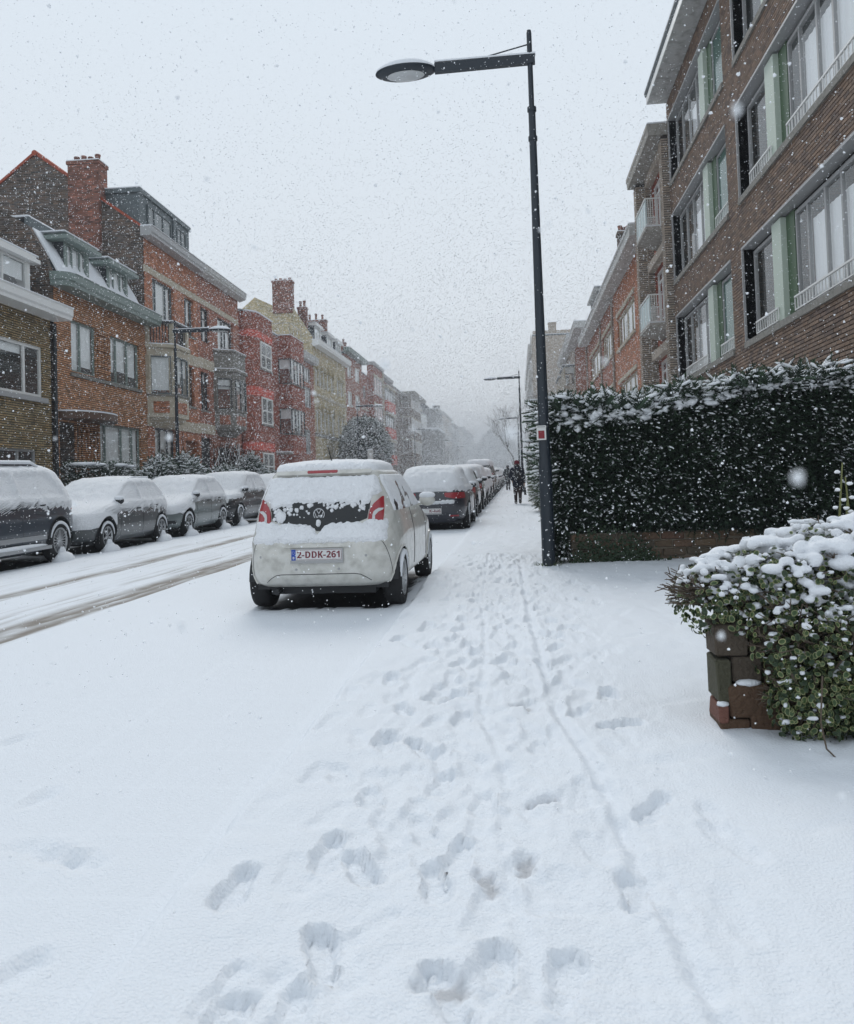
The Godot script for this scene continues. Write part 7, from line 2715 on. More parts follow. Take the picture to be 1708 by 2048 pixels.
func build_cars() -> void:
	build_white_car()
	var row := "snowed-in cars parked along the left kerb"
	var put_left := func(z_nose: float, l: float, w: float) -> Vector3: return Vector3(-8.36 - w * 0.5, gy(-z_nose - l * 0.5), -z_nose - l * 0.5)
	# L1: big dark blue estate with roof rails, tail at z 15.6
	var s := hatch(5.0, 1.94, 1.70, 0.25, 0.55)
	s.p = 6.0
	var spec := {"W": 1.94, "H": 1.70, "shape": s, "paint": M.car_navy, "trim": M.plastic, "wheels": [-1.40, 1.62, 0.375, 10, true], "mirror": [-0.75, 1.15], "handles": [[0.15, 0.99], [1.05, 1.04]], "shuts": [-0.62, 0.4, 1.25],
		"side_glass": [[[1.12, -0.9, 1.9], [1.35, -0.55, 1.75], [1.55, -0.2, 1.55]]], "snow": snow_cover(1.0, 0.085, 0.07, 0.034, 1.0, -1.0, 1.70, 5.0), "fine": 1.1}
	var o := car("big dark blue car with roof rails and many-spoked wheels, cut by the left edge", spec, Vector3(-8.36 - 0.97, gy(-13.35), -13.35), PI, "parked_car", "car", row)
	wheel_snow(o, spec, -1.0)
	var g := Geo.new()
	for sg in [-1.0, 1.0]:
		g.tube([Vector3(sg * 0.62, 1.66, -0.7), Vector3(sg * 0.63, 1.76, -0.55), Vector3(sg * 0.63, 1.77, 1.2), Vector3(sg * 0.62, 1.66, 1.5)], [0.02, 0.022, 0.022, 0.02], 6)
	part("roof_rail", g.mesh(), M.dark_paint, o)
	g = Geo.new()
	for sg in [-1.0, 1.0]: g.tube([Vector3(sg * 0.63, 1.80, -0.55), Vector3(sg * 0.63, 1.81, 1.2), Vector3(sg * 0.62, 1.74, 1.45)], [0.035, 0.04, 0.03], 7)
	part("snow", g.mesh(), M.snow, o)
	g = Geo.new()
	for sg in [-1.0, 1.0]:
		g.box(minf(sg * 0.955, sg * 0.985), maxf(sg * 0.955, sg * 0.985), 0.44, 0.52, -1.0, 1.12)
		g.box(minf(sg * 0.90, sg * 1.06), maxf(sg * 0.90, sg * 1.06), 0.27, 0.33, -1.0, 1.14)
	part("side_step", g.mesh(), M.alloy, o)
	g = Geo.new()
	for sg in [-1.0, 1.0]: g.ball(Vector3(sg * 1.0, 0.345, 0.07), Vector3(0.07, 0.045, 1.07), 0.03, 5, 6, 10)
	part("snow", g.mesh(), M.snow, o)
	for sg in [-1.0, 1.0]: part("tail_light", patch([[0.92, 2.18, 2.38], [1.02, 2.2, 2.385], [1.1, 2.24, 2.38]], 5, func(z, y): return s.side(z, y, sg), 0.012), M.lens_red, o)
	# L2: silver-grey hatch
	s = hatch(4.3, 1.78, 1.46)
	spec = {"W": 1.78, "H": 1.46, "shape": s, "paint": M.car_grey, "trim": M.plastic, "wheels": [-1.33, 1.36, 0.318, 7, false], "mirror": [-0.72, 0.99], "handles": [[0.1, 0.83], [1.0, 0.86]], "shuts": [-0.75, 0.32, 1.15],
		"side_glass": [[[0.97, -0.75, 1.5], [1.15, -0.45, 1.4], [1.32, -0.15, 1.2]]], "snow": snow_cover(0.78, 0.10, 0.065, 0.032, 2.0, -1.0, 1.46), "fine": 1.0}
	front_snow(spec, 0.50)
	o = car("dark grey hatchback under thick snow, second in the left row", spec, put_left.call(15.98, 4.3, 1.78), PI, "parked_car", "car", row)
	wheel_snow(o, spec, -1.0)
	front_bits(o, s, 1.78, 1.46)
	g = Geo.new()
	g.tube([Vector3(-0.55, 1.45, 0.3), Vector3(-0.56, 1.51, 0.45), Vector3(-0.56, 1.51, 1.3)], [0.02, 0.03, 0.03], 6)
	g.tube([Vector3(0.55, 1.45, 0.3), Vector3(0.56, 1.51, 0.45), Vector3(0.56, 1.51, 1.3)], [0.02, 0.03, 0.03], 6)
	part("roof_rail", g.mesh(), M.snow, o)
	# L3: silver-green hatch
	s = hatch(4.2, 1.76, 1.48, 0.26)
	spec = {"W": 1.76, "H": 1.48, "shape": s, "paint": M.car_silver, "trim": M.plastic, "wheels": [-1.27, 1.28, 0.315, 5, false], "mirror": [-0.72, 1.0], "handles": [[0.1, 0.86], [0.98, 0.9]], "shuts": [-0.72, 0.32, 1.1],
		"side_glass": [[[0.98, -0.7, 1.5], [1.15, -0.42, 1.4], [1.33, -0.12, 1.2]]], "snow": snow_cover(0.86, 0.055, 0.065, 0.032, 3.0), "fine": 0.9}
	front_snow(spec, 0.60)
	o = car("silver-green hatchback with five-spoke wheels under smooth snow, third in the left row", spec, put_left.call(20.35, 4.2, 1.76), PI, "parked_car", "car", row)
	wheel_snow(o, spec, -1.0)
	front_bits(o, s, 1.76, 1.48)
	for sg in [-1.0, 1.0]: part("fog_light", patch([[0.34, minf(sg * 0.50, sg * 0.74), maxf(sg * 0.50, sg * 0.74)], [0.42, minf(sg * 0.48, sg * 0.76), maxf(sg * 0.48, sg * 0.76)]], 6, func(x, y): return s.nose(x, y), 0.006), M.plastic, o)
	# L4: dark people carrier with visible headlight
	s = hatch(4.3, 1.8, 1.58, 0.22, 0.5)
	spec = {"W": 1.8, "H": 1.58, "shape": s, "paint": M.car_black, "trim": M.plastic, "wheels": [-1.30, 1.36, 0.32, 7, false], "mirror": [-0.85, 1.06], "handles": [[0.1, 0.94], [1.0, 0.97]], "shuts": [-0.8, 0.32, 1.15],
		"side_glass": [[[1.05, -0.85, 1.6], [1.25, -0.5, 1.5], [1.42, -0.2, 1.3]]], "snow": snow_cover(1.02, 0.07, 0.06, 0.026, 4.0, -1.0, 1.58), "fine": 0.9}
	front_snow(spec, 0.84)
	o = car("black people carrier with headlight showing through snow, fourth in the left row", spec, put_left.call(24.45, 4.3, 1.8), PI, "parked_car", "car", row)
	wheel_snow(o, spec, -1.0)
	front_bits(o, s, 1.8, 1.58)
	# L5: partly hidden by the white car
	s = hatch(4.1, 1.75, 1.5)
	spec = {"W": 1.75, "H": 1.5, "shape": s, "paint": M.car_greygreen, "trim": M.plastic, "wheels": [-1.25, 1.28, 0.315, 7, false], "mirror": [-0.7, 1.0], "snow": snow_cover(0.8, 0.08, 0.06, 0.02, 5.0), "fine": 0.6}
	o = car("snow-covered grey car mostly hidden behind the white hatchback, fifth on the left", spec, put_left.call(29.4, 4.1, 1.75), PI, "parked_car", "car", row)
	wheel_snow(o, spec, -1.0)
	build_right_cars()


func front_snow(spec: Dictionary, low: float) -> void:
	# the nose is buried lower than the doors
	var inner: Callable = spec.snow
	var w: float = spec.wheels[0]
	spec.snow = func(p: Vector3, n: Vector3) -> float:
		var t: float = inner.call(p, n)
		var f := smoothstep(w + 0.75, w - 0.1, p.z) * smoothstep(low - 0.05, low + 0.05, p.y + 0.05 * nz.get_noise_2d(p.x * 4.0 + p.z * 4.0, low))
		return maxf(t, lerpf(-0.02, 0.035 + 0.02 * maxf(n.y, 0.0), f))


func front_bits(o: Node3D, s: Shape, w: float, hh: float) -> void:
	var nose := func(x, y): return s.nose(x, y)
	part("grille", patch([[0.20 * hh, -0.42, 0.42], [0.28 * hh, -0.46, 0.46]], 10, nose, 0.006), M.plastic, o)
	for sg in [-1.0, 1.0]:
		var a := 0.26 * w
		var b := 0.40 * w
		part("headlight", patch([[0.445 * hh, minf(sg * a, sg * b), maxf(sg * a, sg * b)], [0.50 * hh, minf(sg * a * 1.05, sg * b), maxf(sg * a * 1.05, sg * b)], [0.535 * hh, minf(sg * a * 1.2, sg * b * 0.98), maxf(sg * a * 1.2, sg * b * 0.98)]], 6, nose, 0.010), M.lens_clear, o)
	plate(o, s.nose(0.0, 0.24 * hh) - Vector3(0, 0, 0.014), 0.0, " ", 0.52, false, -1.0)


func tail_rows(rows: Array, sd: float) -> Array:
	var r := []
	for q in rows: r.append([q[0], minf(q[1] * sd, q[2] * sd), maxf(q[1] * sd, q[2] * sd)])
	return r


func build_right_cars() -> void:
	var row := "parked cars along the right kerb, tails to the camera"
	# R2: near-black hatch with the wide red lamps
	var s := hatch(4.5, 1.80, 1.47, 0.27, 0.1)
	var base := snow_cover(0.93, 0.05, 0.075, 0.022, 6.0, 0.955)
	var cover := func(p: Vector3, n: Vector3) -> float:
		var t: float = base.call(p, n)
		var rear := smoothstep(0.35, 0.7, n.z)
		if rear > 0.0:
			var wob := 0.02 * nz.get_noise_2d(p.x * 9.0, p.y * 9.0)
			t = lerpf(t, -0.02, rear * smoothstep(1.345, 1.36, p.y) * smoothstep(1.392, 1.378, p.y))
			t = maxf(t, lerpf(-0.02, 0.045, rear * smoothstep(0.625, 0.65, p.y + wob) * smoothstep(0.73, 0.70, p.y + wob) * smoothstep(0.62, 0.52, absf(p.x))))
		return t
	var spec := {"W": 1.80, "H": 1.47, "shape": s, "paint": M.car_dark, "trim": M.plastic, "wheels": [-1.36, 1.36, 0.32, 7, false], "mirror": [-0.70, 1.0], "handles": [[0.2, 0.9], [1.05, 0.92]], "shuts": [-0.7, 0.35, 1.2],
		"side_glass": [[[0.99, -0.7, 1.6], [1.18, -0.4, 1.45], [1.33, -0.1, 1.25]]], "rear_glass": [[1.02, -0.62, 0.62], [1.18, -0.6, 0.6], [1.33, -0.55, 0.55]], "snow": cover, "fine": 1.2}
	var o := car("near-black hatchback with wide red tail lamps, next ahead of the white car", spec, Vector3(-2.08, gy(-22.55), -22.55), 0.0, "parked_car", "car", row)
	wheel_snow(o, spec, 1.0, false)
	var tail := func(x, y): return s.tail(x, y)
	for sd in [-1.0, 1.0]:
		part("tail_light", patch(tail_rows([[0.755, 0.55, 0.80], [0.80, 0.36, 0.81], [0.86, 0.34, 0.80], [0.895, 0.36, 0.79]], sd), 10, tail, 0.014), M.lens_red, o)
		part("reflector", patch(tail_rows([[0.33, 0.46, 0.66], [0.365, 0.45, 0.67]], sd), 6, tail, 0.008), M.lens_red, o)
	plate(o, s.tail(0.0, 0.475) + Vector3(0, 0, 0.014), 0.02, "      K-466", 0.52, false)
	var g := Geo.new()
	g.box(-0.16, 0.16, 1.095, 1.108, s.tail(0, 1.1).z + 0.018, s.tail(0, 1.1).z + 0.034)
	part("wiper", g.mesh(), M.plastic, o)
	g = Geo.new()
	g.box(-0.06, 0.06, 0.86, 0.885, s.tail(0, 0.87).z - 0.01, s.tail(0, 0.87).z + 0.012)
	part("badge", g.mesh(), M.chrome, o)
	# the queue ahead
	var q := [
		[25.6, 4.3, 1.76, 1.50, M.car_black, 0.95, 0.1, "black hatchback with a snow-striped side, third from the camera at the right kerb"],
		[30.4, 4.2, 1.76, 1.56, M.car_greygreen, 1.18, 0.8, "grey-green car whose greenish rear window is swept clear, fourth at the right kerb"],
		[35.2, 4.4, 1.80, 1.62, M.car_grey, 0.55, 0.9, "tall grey car with snow-plastered flank, fifth at the right kerb"],
		[40.2, 4.1, 1.74, 1.50, M.car_red, 0.72, 0.3, "dark red car white with snow above its bumper, sixth at the right kerb"],
		[45.0, 4.4, 1.78, 1.52, M.car_black, 0.95, 0.4, "black car with a red tail lamp, seventh at the right kerb"],
		[50.2, 5.0, 1.95, 2.05, M.car_greygreen, 1.75, 1.0, "grey van with a snowy flat roof beyond the red car"]]
	for k in q.size():
		var c: Array = q[k]
		s = hatch(c[1], c[2], c[3], 0.26 if k < 5 else 0.18, c[6])
		spec = {"W": c[2], "H": c[3], "shape": s, "paint": c[4], "trim": M.plastic, "wheels": [-c[1] * 0.31, c[1] * 0.31, 0.32, 7, false], "mirror": [-c[1] * 0.17, c[3] * 0.68],
			"side_glass": [[[0.68 * c[3], -0.7, 1.5], [0.8 * c[3], -0.4, 1.4], [0.9 * c[3], -0.1, 1.25]]], "rear_glass": [[0.66 * c[3], -0.66, 0.66], [0.78 * c[3], -0.64, 0.64], [0.91 * c[3], -0.55, 0.55]],
			"snow": snow_cover(c[5], 0.07, 0.07, 0.022, 7.0 + k), "fine": 0.72}
		if k == 1: spec.rear_mat = M.green_glass
		if k == 1:
			var in1: Callable = spec.snow
			var hh: float = c[3]
			spec.snow = func(p: Vector3, n: Vector3) -> float:
				return lerpf(in1.call(p, n), -0.02, smoothstep(0.3, 0.6, n.z) * smoothstep(0.94 * hh, 0.90 * hh, p.y))
		o = car(c[7], spec, Vector3(-1.22 - c[2] * 0.5, gy(-c[0] - c[1] * 0.5), -c[0] - c[1] * 0.5), 0.0, "parked_car" if k < 5 else "parked_van", "car" if k < 5 else "van", row)
		var tl := func(x, y): return s.tail(x, y)
		for sd in [-1.0, 1.0]: part("tail_light", patch(tail_rows([[0.50 * c[3], 0.66, 0.82], [0.56 * c[3], 0.62, 0.82], [0.63 * c[3], 0.64, 0.80]], sd), 6, tl, 0.014), M.lens_red, o)
		plate(o, s.tail(0.0, 0.36 * c[3]) + Vector3(0, 0, 0.014), 0.02, " ", 0.52, false)
	for k in 9:
		var l := 4.3
		var z := 57.0 + k * 5.6
		var hh: float = [1.5, 1.55, 1.48, 1.62][k % 4]
		s = hatch(l, 1.76, hh, 0.26, 0.3)
		spec = {"W": 1.76, "H": hh, "shape": s, "paint": [M.car_grey, M.car_dark, M.car_silver, M.car_black][k % 4], "trim": M.plastic, "wheels": [-1.33, 1.33, 0.32, 5, false], "mirror": [-0.72, 1.0], "snow": snow_cover(0.85, 0.06, 0.07, 0.022, 20.0 + k), "fine": 0.4}
		o = car(["ninth", "tenth", "eleventh", "twelfth", "thirteenth", "fourteenth", "fifteenth", "sixteenth", "seventeenth"][k] + " snowy parked vehicle in the right-hand queue, tiny and hazy", spec, Vector3(-2.1, gy(-z - 2.15), -z - 2.15), 0.0, "parked_car", "car", row)


# ------------------------------------------------------------------ lamps
func build_lamp_model(label: String) -> Node3D:
	# tall dark post, flat arm towards the road (-x), saucer head, tie rod
	var o := thing("street_lamp", label, "street lamp", Vector3.ZERO, 0.0, "dark street lamps with flat saucer heads")
	var g := Geo.new()
	g.lathe([[0.092, -0.1], [0.092, 1.35], [0.088, 1.36], [0.084, 1.45], [0.078, 1.5], [0.062, 4.0], [0.050, 6.2], [0.050, 6.42], [0.038, 6.44], [0.036, 7.52], [0.030, 7.56], [0.001, 7.57]], 16)
	var post := part("post", g.mesh(), M.lamp_paint, o)
	g = Geo.new()
	for y in [6.0, 6.42]: g.lathe([[0.045, y - 0.035], [0.064, y - 0.03], [0.064, y + 0.03], [0.045, y + 0.035]], 16)
	part("collar", g.mesh(), M.lamp_paint, o)
	g = Geo.new()
	g.bar(Vector3(0.07, 7.14, 0), Vector3(-1.36, 7.12, 0), 0.085, 0.13)
	part("arm", g.mesh(), M.lamp_paint, o)
	g = Geo.new()
	g.tube([Vector3(-0.02, 7.36, 0), Vector3(-0.78, 7.20, 0)], [0.010, 0.010], 6)
	part("tie_rod", g.mesh(), M.lamp_paint, o)
	var hc := Transform3D(Basis(Vector3.BACK, 0.03).scaled(Vector3(1.0, 1.0, 0.62)), Vector3(-1.78, 7.10, 0))
	g = Geo.new()
	g.lathe([[0.001, -0.055], [0.20, -0.055], [0.30, -0.045], [0.40, -0.02], [0.44, 0.0], [0.43, 0.02], [0.34, 0.075], [0.20, 0.115], [0.001, 0.13]], 28, hc)
	var head := part("lamp_head", g.mesh(), M.lamp_paint, o)
	g = Geo.new()
	g.lathe([[0.001, -0.082], [0.14, -0.078], [0.24, -0.066], [0.27, -0.052]], 24, hc)
	part("lamp_glass", g.mesh(), M.lens_clear, head)
	g = Geo.new()
	g.lathe([[0.435, 0.012], [0.43, 0.04], [0.34, 0.10], [0.20, 0.145], [0.001, 0.16]], 28, hc)
	g.ext(PackedVector2Array([Vector2(-0.045, 7.205), Vector2(0.045, 7.205), Vector2(0.03, 7.235), Vector2(-0.03, 7.235)]), -1.36, 0.08)
	part("snow", g.mesh(), M.snow, o)
	return o


func build_lamps() -> void:
	var first := build_lamp_model("nearest dark street lamp post, standing at the corner of the big hedge")
	first.position = Vector3(0.40, gy(-12.05) + PAVE, -12.05)
	var spots := [[0.36, 53.5, 0.0, "second street lamp on the right, above the walking person"], [0.36, 94.5, 0.0, "third street lamp on the right, smaller, beside the second"], [0.36, 135.0, 0.0, "fourth street lamp on the right, faint in the haze"],
		[-12.9, 31.6, PI, "nearest street lamp on the left, in front of the brick houses"], [-13.0, 70.0, PI, "second street lamp on the left, in front of the round white tree"], [-13.0, 110.0, PI, "third street lamp on the left, by the long grey wall"],
		[-13.0, 150.0, PI, "fourth street lamp on the left, faint, in front of the far blocks"], [-13.0, 190.0, PI, "fifth street lamp on the left, very faint"], [-13.0, 230.0, PI, "last hazy street lamp on the left"]]
	for q in spots:
		var c := first.duplicate()
		c.name = numbered("street_lamp")
		add_child(c)
		c.position = Vector3(q[0], gy(-q[1]) + PAVE, -q[1])
		c.rotation.y = q[2]
		c.set_meta("label", q[3])
	# the notice strapped to the near post
	var n := thing("notice", "small white-framed dark red notice strapped to the nearest lamp post", "sign", Vector3(0.36, gy(-12.05) + 1.86, -11.94))
	var g := Geo.new()
	g.box(-0.065, 0.065, -0.085, 0.085, -0.006, 0.006)
	g.box(-0.068, 0.068, 0.085, 0.115, -0.006, 0.016)
	part("frame", g.mesh(), M.white_paint, n)
	g = Geo.new()
	g.box(-0.042, 0.042, -0.065, 0.045, 0.0062, 0.010)
	part("picture", g.mesh(), M.paper_red, n)
	g = Geo.new()
	g.box(-0.055, 0.055, 0.092, 0.104, 0.0165, 0.019)
	part("strap", g.mesh(), M.grey_paint, n)


# ------------------------------------------------------------------ small things
func build_small_things() -> void:
	var g := Geo.new()
	# pale panel standing before the round tree
	var o := thing("info_panel", "narrow pale street panel plastered with snow in front of the round white tree", "sign", Vector3(-9.15, gy(-54), -54.0))
	o.position = Vector3(-10.9, gy(-63.5), -63.5)
	g.box(-0.20, 0.20, 1.9, 3.35, -0.04, 0.04)
	part("panel", g.mesh(), M.render_white, o)
	g = Geo.new()
	g.tube([Vector3(0, -0.1, 0), Vector3(0, 1.9, 0)], [0.05, 0.05], 8)
	part("pole", g.mesh(), M.grey_paint, o)
	g = Geo.new()
	g.ball(Vector3(0, 3.37, 0), Vector3(0.22, 0.06, 0.08), 0.1, 2, 6, 10)
	part("snow", g.mesh(), M.snow, o)
	# grass tufts at the lamp foot
	o = thing("grass_tuft", "little tuft of grass poking through the snow at the near lamp post's foot", "grass", Vector3(0.40, gy(-12.0) + PAVE, -11.97))
	g = Geo.new()
	var r := RandomNumberGenerator.new()
	r.seed = 5
	for k in 60:
		var a := r.randf() * TAU
		var p := Vector3(cos(a) * r.randf_range(0.08, 0.2), -0.01, sin(a) * r.randf_range(0.08, 0.16))
		var d := Vector3(r.randfn(0, 0.03), r.randf_range(0.03, 0.07), r.randfn(0, 0.03))
		g.tri(p - Vector3(0.004, 0, 0), p + Vector3(0.004, 0, 0), p + d)
	part("blades", g.mesh(), plain(Color(0.05, 0.075, 0.025), 0.8), o)


# ------------------------------------------------------------------ people
func build_person() -> void:
	var o := thing("person", "person in dark padded coat, red hat and brown trousers walking away along the pavement", "person", Vector3(0.02, gy(-34.6) + PAVE - 0.01, -34.6), PI)
	# built facing +z, then turned away from the camera
	var f := Field.new(Vector3(-0.5, -0.02, -0.35), Vector3(0.5, 1.80, 0.35), 0.022)
	f.k = 55.0
	var j := {"hip": Vector3(0, 0.93, 0), "chest": Vector3(0, 1.28, -0.01), "neck": Vector3(0, 1.46, 0.0), "head": Vector3(0, 1.60, 0.02),
		"lk": Vector3(0.09, 0.50, 0.10), "lf": Vector3(0.09, 0.09, 0.10), "rk": Vector3(-0.09, 0.50, 0.0), "rf": Vector3(-0.08, 0.10, -0.16),
		"ls": Vector3(0.19, 1.38, -0.01), "le": Vector3(0.27, 1.12, 0.02), "lh": Vector3(0.20, 0.93, 0.14), "rs": Vector3(-0.19, 1.38, -0.01), "re": Vector3(-0.25, 1.10, -0.06), "rh": Vector3(-0.27, 0.84, 0.0)}
	f.capsule(j.hip, j.chest, 0.15, 0.17, Vector3(1.0, 1.0, 0.75))
	f.capsule(j.chest, j.neck, 0.15, 0.06)
	f.capsule(j.neck, j.head, 0.06, 0.095)
	for sd in ["l", "r"]:
		var hx: float = 0.09 if sd == "l" else -0.09
		f.capsule(Vector3(hx, 0.90, 0), j[sd + "k"], 0.095, 0.062)
		f.capsule(j[sd + "k"], j[sd + "f"], 0.062, 0.042)
		f.capsule(j[sd + "f"], j[sd + "f"] + Vector3(0, -0.045, 0.14), 0.045, 0.035)
		f.capsule(j[sd + "s"], j[sd + "e"], 0.062, 0.048)
		f.capsule(j[sd + "e"], j[sd + "h"], 0.046, 0.032)
		var hand: Vector3 = j[sd + "h"]
		f.capsule(hand, hand + Vector3(0, -0.07, 0.015), 0.036, 0.03, Vector3(0.6, 1, 1))
	var g := Geo.new()
	f.geo(g)
	# hands with fingers, head with face and ears, on finer grids
	for sd in ["l", "r"]:
		var hand: Vector3 = j[sd + "h"]
		var fh := Field.new(hand - Vector3(0.09, 0.21, 0.09), hand + Vector3(0.09, 0.05, 0.11), 0.006)
		fh.k = 220.0
		var sx := 1.0 if sd == "l" else -1.0
		fh.capsule(hand + Vector3(0, 0.02, 0), hand + Vector3(0, -0.07, 0.012), 0.028, 0.036, Vector3(0.55, 1, 1))
		for k in 4:
			var b := hand + Vector3(0, -0.075, -0.022 + k * 0.020)
			var l: float = [0.055, 0.068, 0.072, 0.062][k]
			fh.capsule(b, b + Vector3(-sx * 0.006, -l * 0.55, 0.006), 0.0098, 0.009)
			fh.capsule(b + Vector3(-sx * 0.006, -l * 0.55, 0.006), b + Vector3(-sx * 0.022, -l, 0.010), 0.009, 0.0075)
		fh.capsule(hand + Vector3(0, -0.025, 0.03), hand + Vector3(-sx * 0.012, -0.075, 0.058), 0.013, 0.0095)
		fh.geo(g)
	var fhd := Field.new(Vector3(-0.12, 1.44, -0.13), Vector3(0.12, 1.76, 0.17), 0.010)
	fhd.k = 160.0
	fhd.capsule(Vector3(0, 1.55, 0.035), Vector3(0, 1.63, 0.0), 0.070, 0.092, Vector3(0.86, 1.05, 1.0))
	fhd.capsule(Vector3(0, 1.52, 0.07), Vector3(0, 1.53, 0.05), 0.030, 0.045)
	fhd.capsule(Vector3(0, 1.605, 0.10), Vector3(0, 1.575, 0.122), 0.010, 0.016)
	fhd.capsule(Vector3(-0.022, 1.545, 0.098), Vector3(0.022, 1.545, 0.098), 0.009, 0.009)
	for sd in [-1.0, 1.0]:
		fhd.capsule(Vector3(sd * 0.084, 1.57, 0.0), Vector3(sd * 0.09, 1.61, -0.01), 0.012, 0.016)
		fhd.capsule(Vector3(sd * 0.02, 1.622, 0.09), Vector3(sd * 0.045, 1.62, 0.08), 0.010, 0.009)
	fhd.geo(g)
	part("body", g.mesh(), M.skin, o)
	g = Geo.new()
	for sd in [-1.0, 1.0]: g.ball(Vector3(sd * 0.032, 1.603, 0.088), Vector3(0.012, 0.009, 0.008), 0.0, 1, 6, 8)
	part("eyes", g.mesh(), M.dark_paint, o)
	# trousers and boots
	f = Field.new(Vector3(-0.3, -0.03, -0.35), Vector3(0.3, 1.02, 0.35), 0.020)
	f.k = 60.0
	for sd in ["l", "r"]:
		var hx: float = 0.09 if sd == "l" else -0.09
		f.capsule(Vector3(hx * 0.9, 0.92, 0), j[sd + "k"], 0.112, 0.080)
		f.capsule(j[sd + "k"], j[sd + "f"] + Vector3(0, 0.07, 0), 0.079, 0.062)
	g = Geo.new()
	f.geo(g)
	part("trousers", g.mesh(), M.brown_cloth, o)
	f = Field.new(Vector3(-0.25, -0.06, -0.35), Vector3(0.25, 0.30, 0.40), 0.016)
	f.k = 80.0
	for sd in ["l", "r"]:
		var ft: Vector3 = j[sd + "f"]
		f.capsule(ft + Vector3(0, 0.11, 0), ft, 0.062, 0.058)
		f.capsule(ft + Vector3(0, -0.035, 0.0), ft + Vector3(0, -0.048, 0.15), 0.052, 0.042)
	g = Geo.new()
	f.geo(g)
	part("boots", g.mesh(), M.boot, o)
	# coat: padded, to mid-thigh, collar up; sleeves with cuffs
	f = Field.new(Vector3(-0.5, 0.60, -0.36), Vector3(0.5, 1.56, 0.36), 0.020)
	f.k = 60.0
	f.capsule(Vector3(0, 0.76, 0), Vector3(0, 1.02, 0), 0.205, 0.175, Vector3(1.0, 0.6, 0.86))
	f.capsule(Vector3(0, 1.02, 0), Vector3(0, 1.30, -0.01), 0.178, 0.198, Vector3(1.0, 1.0, 0.80))
	f.capsule(Vector3(0, 1.32, -0.01), Vector3(0, 1.47, 0.0), 0.185, 0.095, Vector3(1.0, 1.0, 0.85))
	f.capsule(Vector3(0, 1.46, 0.0), Vector3(0, 1.50, 0.0), 0.088, 0.092)
	for sd in ["l", "r"]:
		f.capsule(j[sd + "s"], j[sd + "e"], 0.092, 0.076)
		f.capsule(j[sd + "e"], j[sd + "h"] + Vector3(0, 0.04, -0.01), 0.075, 0.058)
	g = Geo.new()
	f.geo(g)
	part("coat", g.mesh(), M.navy_cloth, o)
	g = Geo.new()      # rucksack
	g.ball(Vector3(0, 1.16, -0.20), Vector3(0.15, 0.22, 0.09), 0.03, 3, 10, 14)
	for sd in [-1.0, 1.0]: g.tube([Vector3(sd * 0.10, 1.33, -0.20), Vector3(sd * 0.125, 1.49, -0.06), Vector3(sd * 0.12, 1.42, 0.14), Vector3(sd * 0.13, 1.1, 0.17)], [0.02, 0.022, 0.022, 0.018], 6)
	part("rucksack", g.mesh(), M.plastic, o)
	g = Geo.new()      # knitted hat with turned-up edge
	g.lathe([[0.101, 1.60], [0.108, 1.605], [0.109, 1.645], [0.103, 1.65], [0.100, 1.69], [0.075, 1.735], [0.03, 1.755], [0.001, 1.757]], 20, Transform3D(Basis.IDENTITY, Vector3(0, 0, 0.0)))
	part("hat", g.mesh(), M.red_cloth, o)
	g = Geo.new()
	g.ball(Vector3(0, 1.56, -0.075), Vector3(0.075, 0.075, 0.045), 0.05, 5, 8, 12)
	part("hair", g.mesh(), plain(Color(0.03, 0.018, 0.012), 0.8), o)
	# shopping bag in the right hand
	var bag := thing("bag", "dark carrier bag hanging from the walking person's right hand", "bag", Vector3(0.02, gy(-34.6) + PAVE, -34.6), PI)
	g = Geo.new()
	var c := Vector3(-0.29, 0.50, 0.0)
	g.hexa([c + Vector3(-0.05, -0.16, 0.13), c + Vector3(0.05, -0.16, 0.13), c + Vector3(0.05, -0.16, -0.13), c + Vector3(-0.05, -0.16, -0.13), c + Vector3(-0.03, 0.13, 0.15), c + Vector3(0.03, 0.13, 0.15), c + Vector3(0.03, 0.13, -0.15), c + Vector3(-0.03, 0.13, -0.15)])
	part("sack", g.mesh(), M.plastic, bag)
	g = Geo.new()
	g.tube([c + Vector3(0, 0.12, 0.08), c + Vector3(0.01, 0.235, 0.03), c + Vector3(0.01, 0.235, -0.01), c + Vector3(0, 0.12, -0.08)], [0.008, 0.008, 0.008, 0.008], 6)
	part("handle", g.mesh(), M.plastic, bag)
	# a second walker, far ahead: same build, grey clothes
	var w: Node3D = o.duplicate()
	w.name = numbered("person")
	add_child(w)
	w.position = Vector3(-0.62, gy(-60) + PAVE - 0.01, -60)
	w.set_meta("label", "faint far pedestrian in dark grey clothes left of the walking person")
	for k in w.get_children():
		if k.name == "coat" or k.name == "trousers": (k as MeshInstance3D).material_override = M.car_greygreen if false else plain(Color(0.05, 0.055, 0.06), 0.95)
		if k.name == "hat": (k as MeshInstance3D).material_override = plain(Color(0.04, 0.04, 0.045), 0.95)


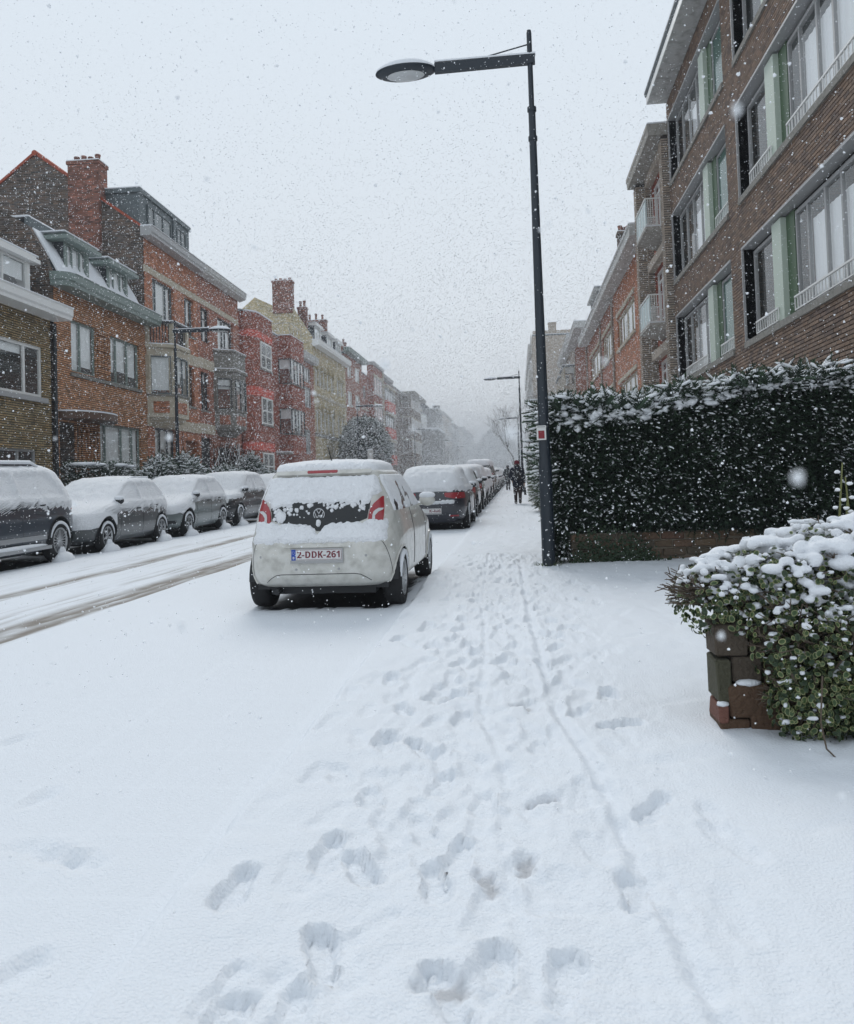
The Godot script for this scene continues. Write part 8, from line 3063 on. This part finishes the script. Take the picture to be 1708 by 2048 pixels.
# ------------------------------------------------------------------ falling snow
func build_snowfall() -> void:
	var r := RandomNumberGenerator.new()
	r.seed = 31337
	var o := thing("falling_snow", "falling snowflakes in the air all over the street", "snow")
	o.set_meta("kind", "stuff")
	var meshes := []
	for k in 3:
		var g := Geo.new()
		g.ball(Vector3.ZERO, Vector3(1.0, 1.15, 0.9), 0.35, k * 7 + 1, 4, 6)
		meshes.append(g.mesh())
	var lists := [[], [], []]
	for k in 30:       # a few very close ones, out of focus
		var z := r.randf_range(0.28, 0.75)
		lists[k % 3].append(Transform3D(Basis.from_euler(Vector3(r.randf() * TAU, r.randf() * TAU, 0)).scaled(Vector3.ONE * r.randf_range(0.0011, 0.0021)), Vector3(-0.1 * z + r.randfn() * 0.30 * z, EYE + r.randf_range(-0.55, 0.62) * z, -z)))
	for k in 54000:
		var p := Vector3(r.randf_range(-9.0, 5.2), r.randf_range(0.05, 9.5), -r.randf_range(1.2, 17.0))
		var s := 0.0021 + 0.0036 * pow(r.randf(), 2.0)
		if p.z > -2.5: s *= 0.7
		var b := Basis.from_euler(Vector3(r.randf() * TAU, r.randf() * TAU, r.randf() * TAU)).scaled(Vector3.ONE * s)
		lists[k % 3].append(Transform3D(b, p))
	for k in 17000:
		var p := Vector3(r.randf_range(-16.0, 5.2), r.randf_range(0.1, 15.0), -r.randf_range(17.0, 48.0))
		var s := r.randf_range(0.005, 0.011)
		lists[k % 3].append(Transform3D(Basis.from_euler(Vector3(r.randf() * TAU, r.randf() * TAU, 0)).scaled(Vector3.ONE * s), p))
	for k in 3: many("snowflakes", meshes[k], M.flake, o, lists[k])
	# farther off the flakes merge into a veil: drifts of 24 flakes each
	var veil := Geo.new()
	for k in 24:
		var c := Vector3(r.randf_range(-1.5, 1.5), r.randf_range(-1.5, 1.5), r.randf_range(-1.5, 1.5))
		var e := r.randf_range(0.75, 1.25)
		veil.ball(c, Vector3(e, e, e) * 0.02, 0.0, k, 2, 4)
	var vm := veil.mesh()
	var far := []
	for k in 18000:
		var z := r.randf_range(22.0, 245.0)
		var sc := 0.62 + z * 0.0052
		far.append(Transform3D(Basis.from_euler(Vector3(r.randf() * TAU, r.randf() * TAU, r.randf() * TAU)).scaled(Vector3.ONE * sc), Vector3(r.randf_range(-17.5, 6.5), gy(-z) + r.randf_range(0.0, 12.0), -z)))
	many("snowflakes", vm, M.flake, o, far)
